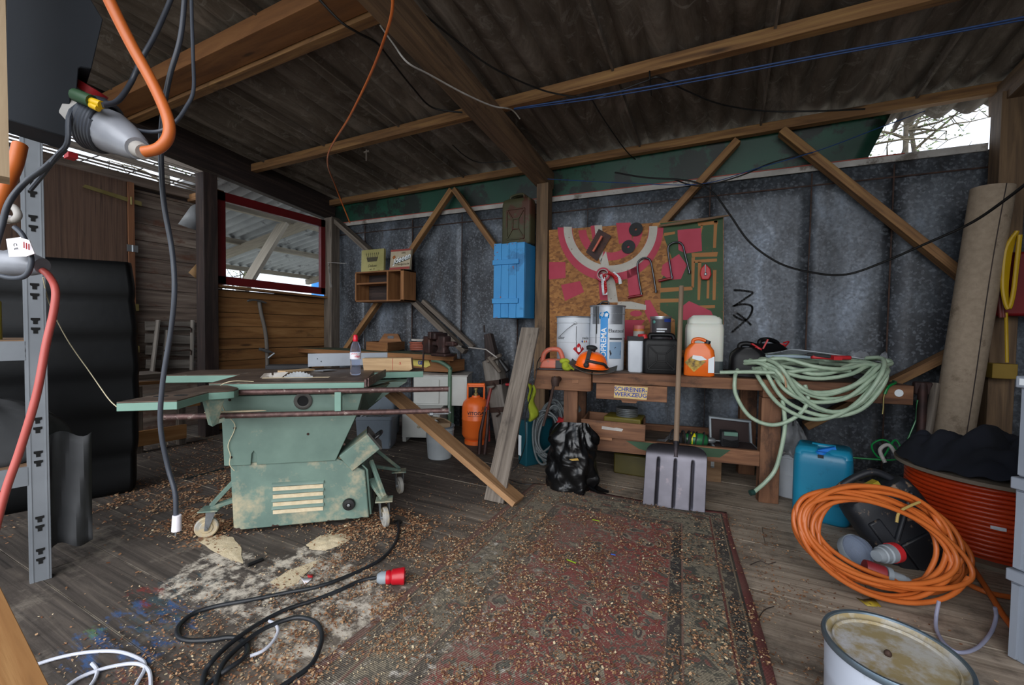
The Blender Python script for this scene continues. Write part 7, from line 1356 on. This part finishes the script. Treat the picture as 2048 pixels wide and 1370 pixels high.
# ---------------------------------------------------------------- rug, cables and litter on the floor
RC = [V(-1.287, 2.978, 0), V(.048, 3.09, 0), V(.30, .62, 0), V(-1.235, .70, 0)]           # far left, far right, near right, near left
def rug_mat():
    n = N('persian_rug'); v = n.coord('UV'); s = n.n('SeparateXYZ', {0: v}); u, w_ = s.outputs[0], s.outputs[1]; W_, L_ = 1.4, 2.4
    dist = n.math('MINIMUM', n.math('MINIMUM', u, n.math('SUBTRACT', W_, u)), w_); dn = n.math('ADD', dist, n.math('MULTIPLY', n.math('SUBTRACT', n.noise(v, 60, 3), .5), .004))
    wv = n.n('VectorMath', {0: v, 1: n.n('VectorMath', {0: n.n('TexNoise', {'Vector': v, 'Scale': 6., 'Detail': 4.}).outputs[1], 1: (.17, .17, 0)}, operation='MULTIPLY').outputs[0]}, operation='ADD').outputs[0]
    vo = n.n('TexVoronoi', {'Vector': wv, 'Scale': 11.}).outputs['Distance']; vines = n.noise(wv, 20, 2, .5, 1.5)
    ring = n.math('SINE', n.math('MULTIPLY', vo, 27.)); vl = n.math('ABSOLUTE', n.math('SUBTRACT', vines, .5))
    def pattern(basec, c1, c2, c3):
        c = n.mix(n.ramp(vl, [(.012, 1.), (.03, 0.)]), basec, c1); c = n.mix(n.ramp(n.math('MULTIPLY', n.math('LESS_THAN', vo, .40), n.math('GREATER_THAN', ring, .1)), [(.4, 0.), (.6, .9)]), c, c1)
        c = n.mix(n.ramp(n.math('MULTIPLY', n.math('LESS_THAN', vo, .26), n.math('LESS_THAN', ring, -.2)), [(.4, 0.), (.6, .95)]), c, c2)
        return n.mix(n.ramp(n.noise(wv, 38, 3), [(.55, 0.), (.57, .85)]), c, c3)
    field = pattern('82302f', '8f8776', '23292e', '3a4642'); main = pattern('877e6b', '24272b', '742c2c', '2c3833'); guard = pattern('222226', '857c6a', '702f30', '222226')
    st = lambda a, b_: n.math('MULTIPLY', n.math('GREATER_THAN', dn, a), n.math('LESS_THAN', dn, b_))
    col = field
    for a, b_, c in ((.0, .035, '651f22'), (.035, .045, '121214'), (.045, .052, '7a6c58'), (.052, .105, guard), (.105, .112, '7a6c58'), (.112, .122, '5a1f20'), (.122, .285, main), (.285, .293, '7a5a50'), (.293, .30, '121214'), (.30, .345, guard), (.345, .352, '7a5a50')): col = n.mix(st(a, b_), col, c)
    col = n.mix(n.ramp(n.noise(v, 2.2, 6, .7), [(.38, .4), (.62, .05)]), col, '6d6254')
    gl = n.ramp(n.n('MapRange', {0: u, 1: 0., 2: 1.1}).outputs[0], [(0., .38), (1., 0.)]); col = n.mix(gl, col, '7d7163')
    col = n.mix(world_blobs(n, DUST+[(-.95, 2.0, .25, .8), (-.5, 2.25, .12, .9), (-.85, 1.3, .3, .75), (-.4, .95, .25, .8)], 26, .56, .68), col, 'bdb6ac')
    wf_ = n.math('SINE', n.math('MULTIPLY', w_, 900.)); return n.out(col, .95, 0., n.math('ADD', wf_, n.math('MULTIPLY', n.noise(v, 200, 2), 3.)), .35, .002)
M_rug = rug_mat()
def rq(u, v, z=.007):
    p = (RC[0].lerp(RC[1], u)).lerp(RC[3].lerp(RC[2], u), v); wob = .006*math.sin(v*11+u*3)+.004*math.sin(u*17)
    if v < .02: p = p+V(0, .02*math.sin(u*6)-.015, 0)
    return V(p.x+(wob if u in (0, 1) else 0), p.y, z+.004*max(0, math.sin(v*9+u*2))+.010*math.exp(-(v/.03)**2)*max(0, math.sin(u*8)))
b = MB(); b.grid(rq, 50, 80, (1.4, 2.4)); obj('rug', b, M_rug, label='worn red oriental rug covered in wood chips, in the middle of the floor', cat='rug', thick=.008)
# wood chips and shavings: uncountable
M_c = [plain('chip_tan', '8c6344', .85), plain('chip_pale', 'b08c69', .85), plain('chip_brown', '6a432b', .85), plain('chip_cream', 'cbb896', .85)]
def scatter(name, label, blobs, count, size, seed, onrug=None, thr=0., weights=(.4, .3, .22, .08)):
    R = random.Random(seed); b = MB(); b.mats = list(M_c); tot = sum(x[4] for x in blobs); k = 0; tries = 0
    while k < count and tries < count*8:
        tries += 1; q = R.uniform(0, tot)
        for bl in blobs:
            q -= bl[4]
            if q <= 0: break
        x, y = R.gauss(bl[0], bl[2]), R.gauss(bl[1], bl[3])
        if not (-5. < x < 1.6 and .3 < y < 4.0): continue
        nn = mnoise.noise(V(x*6, y*6, seed))+.5*mnoise.noise(V(x*17, y*17, seed)) 
        if nn < thr+R.uniform(-.35, .25): continue
        u_ = (x+1.28)/1.4; inr = (-1.25 < x < .05+.1*(3.09-y)) and y < 2.97+.08*(x+1.28); z = (.017 if inr else .003)+R.uniform(0, .006)
        s_ = size*R.uniform(.35, 1.3); a = R.uniform(0, 2*PI); d = V(math.cos(a), math.sin(a), R.uniform(-.35, .35)).normalized()*s_; e = V(-math.sin(a), math.cos(a), R.uniform(-.5, .5)).normalized()*s_*R.uniform(.3, .7); c = V(x, y, z+abs(d.z)*.5+abs(e.z)*.5)
        b.cur = R.choices(range(4), weights)[0]; i = len(b.v); b.v += [c-d-e*.6, c-e+V(0, 0, s_*.3)*0, c+d-e*.5, c+d*.8+e, c-d*.7+e]; b.face((i, i+1, i+2, i+3, i+4)); k += 1
    return obj(name, b, label=label, cat='wood chips', kind='stuff', smooth=0)
scatter('wood_chips', 'brown wood chips scattered all over the rug and the middle of the floor', [(-.65, 1.7, .50, .55, 5), (-.8, 2.3, .4, .35, 2), (-.1, 1.9, .25, .45, 1.4), (-1.3, 1.75, .25, .3, 1.6), (-1.5, .9, .35, .3, 1.6), (-.9, 1.0, .5, .3, 2.5), (-1.6, 1.6, .2, .15, .9), (-.3, 2.9, .6, .2, .7), (.25, 2.2, .25, .5, .35), (-1.2, 3.0, .35, .3, .6)], 30000, .0052, 3, thr=.06)
scatter('wood_shavings', 'dense orange brown wood shavings heaped behind and around the green saw', [(-3.35, 2.0, .40, .36, 5), (-2.95, 1.62, .22, .2, 2.6), (-2.75, 1.45, .16, .10, 2.2), (-4.1, 2.5, .5, .3, 2.5), (-1.75, 1.95, .16, .10, 1.2), (-3.6, 1.4, .12, .3, .8), (-2.0, 1.75, .15, .08, .8)], 17000, .0072, 9, thr=-.06, weights=(.5, .25, .18, .07))
scatter('pale_flakes', 'white flakes of sawdust sprinkled over the rug and boards', [(-1.0, 1.6, .5, .5, 3), (-1.5, 1.1, .4, .35, 2), (-.4, 2.2, .5, .5, .8)], 4500, .003, 17, thr=.0, weights=(0, .15, 0, .85))
# low heaps of cream sawdust
def heap(name, label, poly, h, seed):
    c = sum((V(*p, 0) for p in poly), V(0, 0, 0))/len(poly); n_ = len(poly); b = MB()
    def f(u, v):
        a = u*n_; i = int(a) % n_; fr = a-int(a); e = V(*poly[i], 0).lerp(V(*poly[(i+1) % n_], 0), fr); p = c.lerp(e, v*(1+.10*mnoise.noise(V(u*19, 3, seed)))); return V(p.x, p.y, .0025+h*(1-v**1.6)*(.6+.8*abs(mnoise.noise(V(p.x*16, p.y*16, seed)))))
    b.grid(f, 72, 14); return obj(name, b, M_dustc, label=label, cat='sawdust', kind='stuff', smooth=180)
G = lambda *L_: [tuple(oz(x, y))[:2] for x, y in L_]
heap('sawdust_heap', 'cream triangle of sawdust spilled by the left saw caster', G((392, 1080), (440, 1070), (465, 1075), (482, 1095), (485, 1128), (460, 1120), (425, 1103)), .006, 1)
heap('sawdust_heap', 'cream sawdust piled in front of the saw cabinet', G((612, 1090), (640, 1072), (690, 1066), (705, 1078), (680, 1092), (650, 1102), (620, 1100)), .018, 2)
heap('sawdust_heap', 'fine cream sawdust fanned out left of the black cable', G((540, 1165), (580, 1140), (640, 1120), (610, 1150), (590, 1170), (560, 1180)), .002, 4)
# black cable with the red plug
M_bcab = pm('dusty_black_cable', '15171b', '22252a', .45, scale=8, dirt='55534f', dthr=.66)
cab_pts = [(796, 1045), (797, 1065), (785, 1095), (755, 1123), (700, 1150), (640, 1172), (575, 1185), (500, 1200), (430, 1213), (385, 1228), (358, 1252), (356, 1272), (375, 1281), (420, 1280), (455, 1275), (480, 1278), (495, 1295), (488, 1315), (460, 1335), (425, 1360), (405, 1378), (410, 1345), (425, 1322), (455, 1292), (490, 1265), (530, 1240), (575, 1218), (630, 1200), (680, 1180), (720, 1162), (752, 1155)]
t = thing('power_cable', 'long black power cable with a red plug snaking over the floor from the saw', 'cable', oz(600, 1260))
sc_ = [oz(x, y, .011+.012*(1 if i in (22, 23, 24, 17, 18) else 0)) for i, (x, y) in enumerate(cab_pts)]; rope('cable', sc_, .0085, M_bcab, parent=t, seg=10)
rope('cable_loop', [oz(x, y, .02) for x, y in ((430, 1375), (445, 1330), (480, 1292), (520, 1262), (565, 1242), (600, 1235), (632, 1245), (644, 1270), (638, 1300), (622, 1330), (590, 1355), (555, 1378))], .0085, M_bcab, parent=t, seg=10)
P = oz(770, 1155, .035); ax_ = (oz(815, 1150, .036)-oz(755, 1155, .036)).normalized(); b = MB(); b.lathe([(0, 0), (.018, 0), (.024, .01), (.028, .02), (.028, .04), (0, .04)], P-ax_*.035, ax_, 18); obj('grey_collar', b, M_gpl, t)
b = MB(); b.lathe([(0, .0), (.026, 0), (.03, .012), (.031, .02), (.027, .028), (.034, .034), (.036, .07), (.038, .075), (.038, .088), (.033, .09), (.033, .075), (0, .075)], P, ax_, 24, cap=False); pl = obj('red_plug', b, plain('bright_red_plug', 'b01020', .35), t); b = MB()
for k in range(5): a = 2*PI*k/5; o_ = ax_.orthogonal().normalized(); o2 = ax_.cross(o_); q = P+(o_*math.cos(a)+o2*math.sin(a))*.018; b.tube([q+ax_*.07, q+ax_*.088], .0028, 6)
obj('pin', b, M_zinc, pl, kind='stuff')
b = MB(); b.lathe([(0, 0), (.022, 0), (.026, .006), (.02, .012), (0, .014)], oz(796, 1046, .0), seg=14); obj('cable_end_boss', b, M_black, t)
M_wcord = plain('white_cord', 'c9ccd8', .4)
rope('loose_white_cable', [oz(x, y, .01) for x, y in ((-40, 1400), (40, 1345), (100, 1320), (170, 1305), (235, 1303), (280, 1318), (290, 1335), (275, 1365), (262, 1390))], .0058, M_wcord, 'upper loop of white cord in the bottom left corner', 'cord'); rope('loose_white_cable', [oz(x, y, .012) for x, y in ((120, 1385), (160, 1355), (215, 1335), (270, 1327), (297, 1340), (302, 1372), (300, 1395))], .0058, M_wcord, 'lower loop of white cord in the bottom left corner', 'cord'); rope('loose_white_cable', [oz(x, y, .01) for x, y in ((184, 1327), (194, 1340), (190, 1358), (175, 1380))], .0058, M_wcord, 'short curved white cord end between the two white loops', 'cord')
rope('loose_white_cable', [oz(x, y, .012) for x, y in ((538, 1242), (550, 1248), (556, 1262), (545, 1284), (525, 1302), (500, 1312))], .0058, M_wcord, 'short white cord curled beside the crossing black cable', 'cord')
b = MB(); b.tube([oz(496, 1130, .010), oz(526, 1118, .010)], .009, 12); obj('marker_pen', b, M_black, label='black marker pen lying before the saw', cat='pen')
P = oz(612, 1158, .006); t = thing('paper_scrap', 'torn white paper scrap with a red corner beside the black cable', 'paper scrap', P); b = MB(); b.poly([oz(598, 1150, .006), oz(606, 1156, .01), oz(625, 1154, .008), oz(622, 1160, .006), oz(610, 1169, .006)]); obj('scrap', b, M_label, t, thick=.0006); b = MB(); b.poly([oz(614, 1149, .009), oz(626, 1148, .009), oz(625, 1155, .010), oz(616, 1155, .010)]); obj('red_corner', b, M_rprint, t, thick=.0006)
b = MB(); b.grid(lambda u, v: oz(365, 962, 0).lerp(oz(445, 940, 0), u)+V(0, .09*v*(1-abs(2*u-1)*.6), .004+.012*math.sin(u*9+v*6)**2), 20, 8); obj('dark_rag', b, pm('dark_green_rag', '16201f', '202c2a', .9), label='flat dark green rag among the shavings left of the saw', cat='rag', thick=.003)
for (p0, p1, c, lab) in (((1185, 1039), (1199, 1042), '8fae2a', 'tiny lime green strip in the upper middle of the rug'), ((1134, 1119), (1152, 1126), '8fae2a', 'tiny lime green strip lying in the chips further down the rug'), ((1222, 1108), (1231, 1110), '2f5fc0', 'tiny blue chip in the middle of the rug')):
    b = MB(); b.beam(oz(*p0, .022), oz(*p1, .022), .006, .003); obj('plastic_strip', b, plain('strip_'+c, c, .4), label=lab, cat='strip')
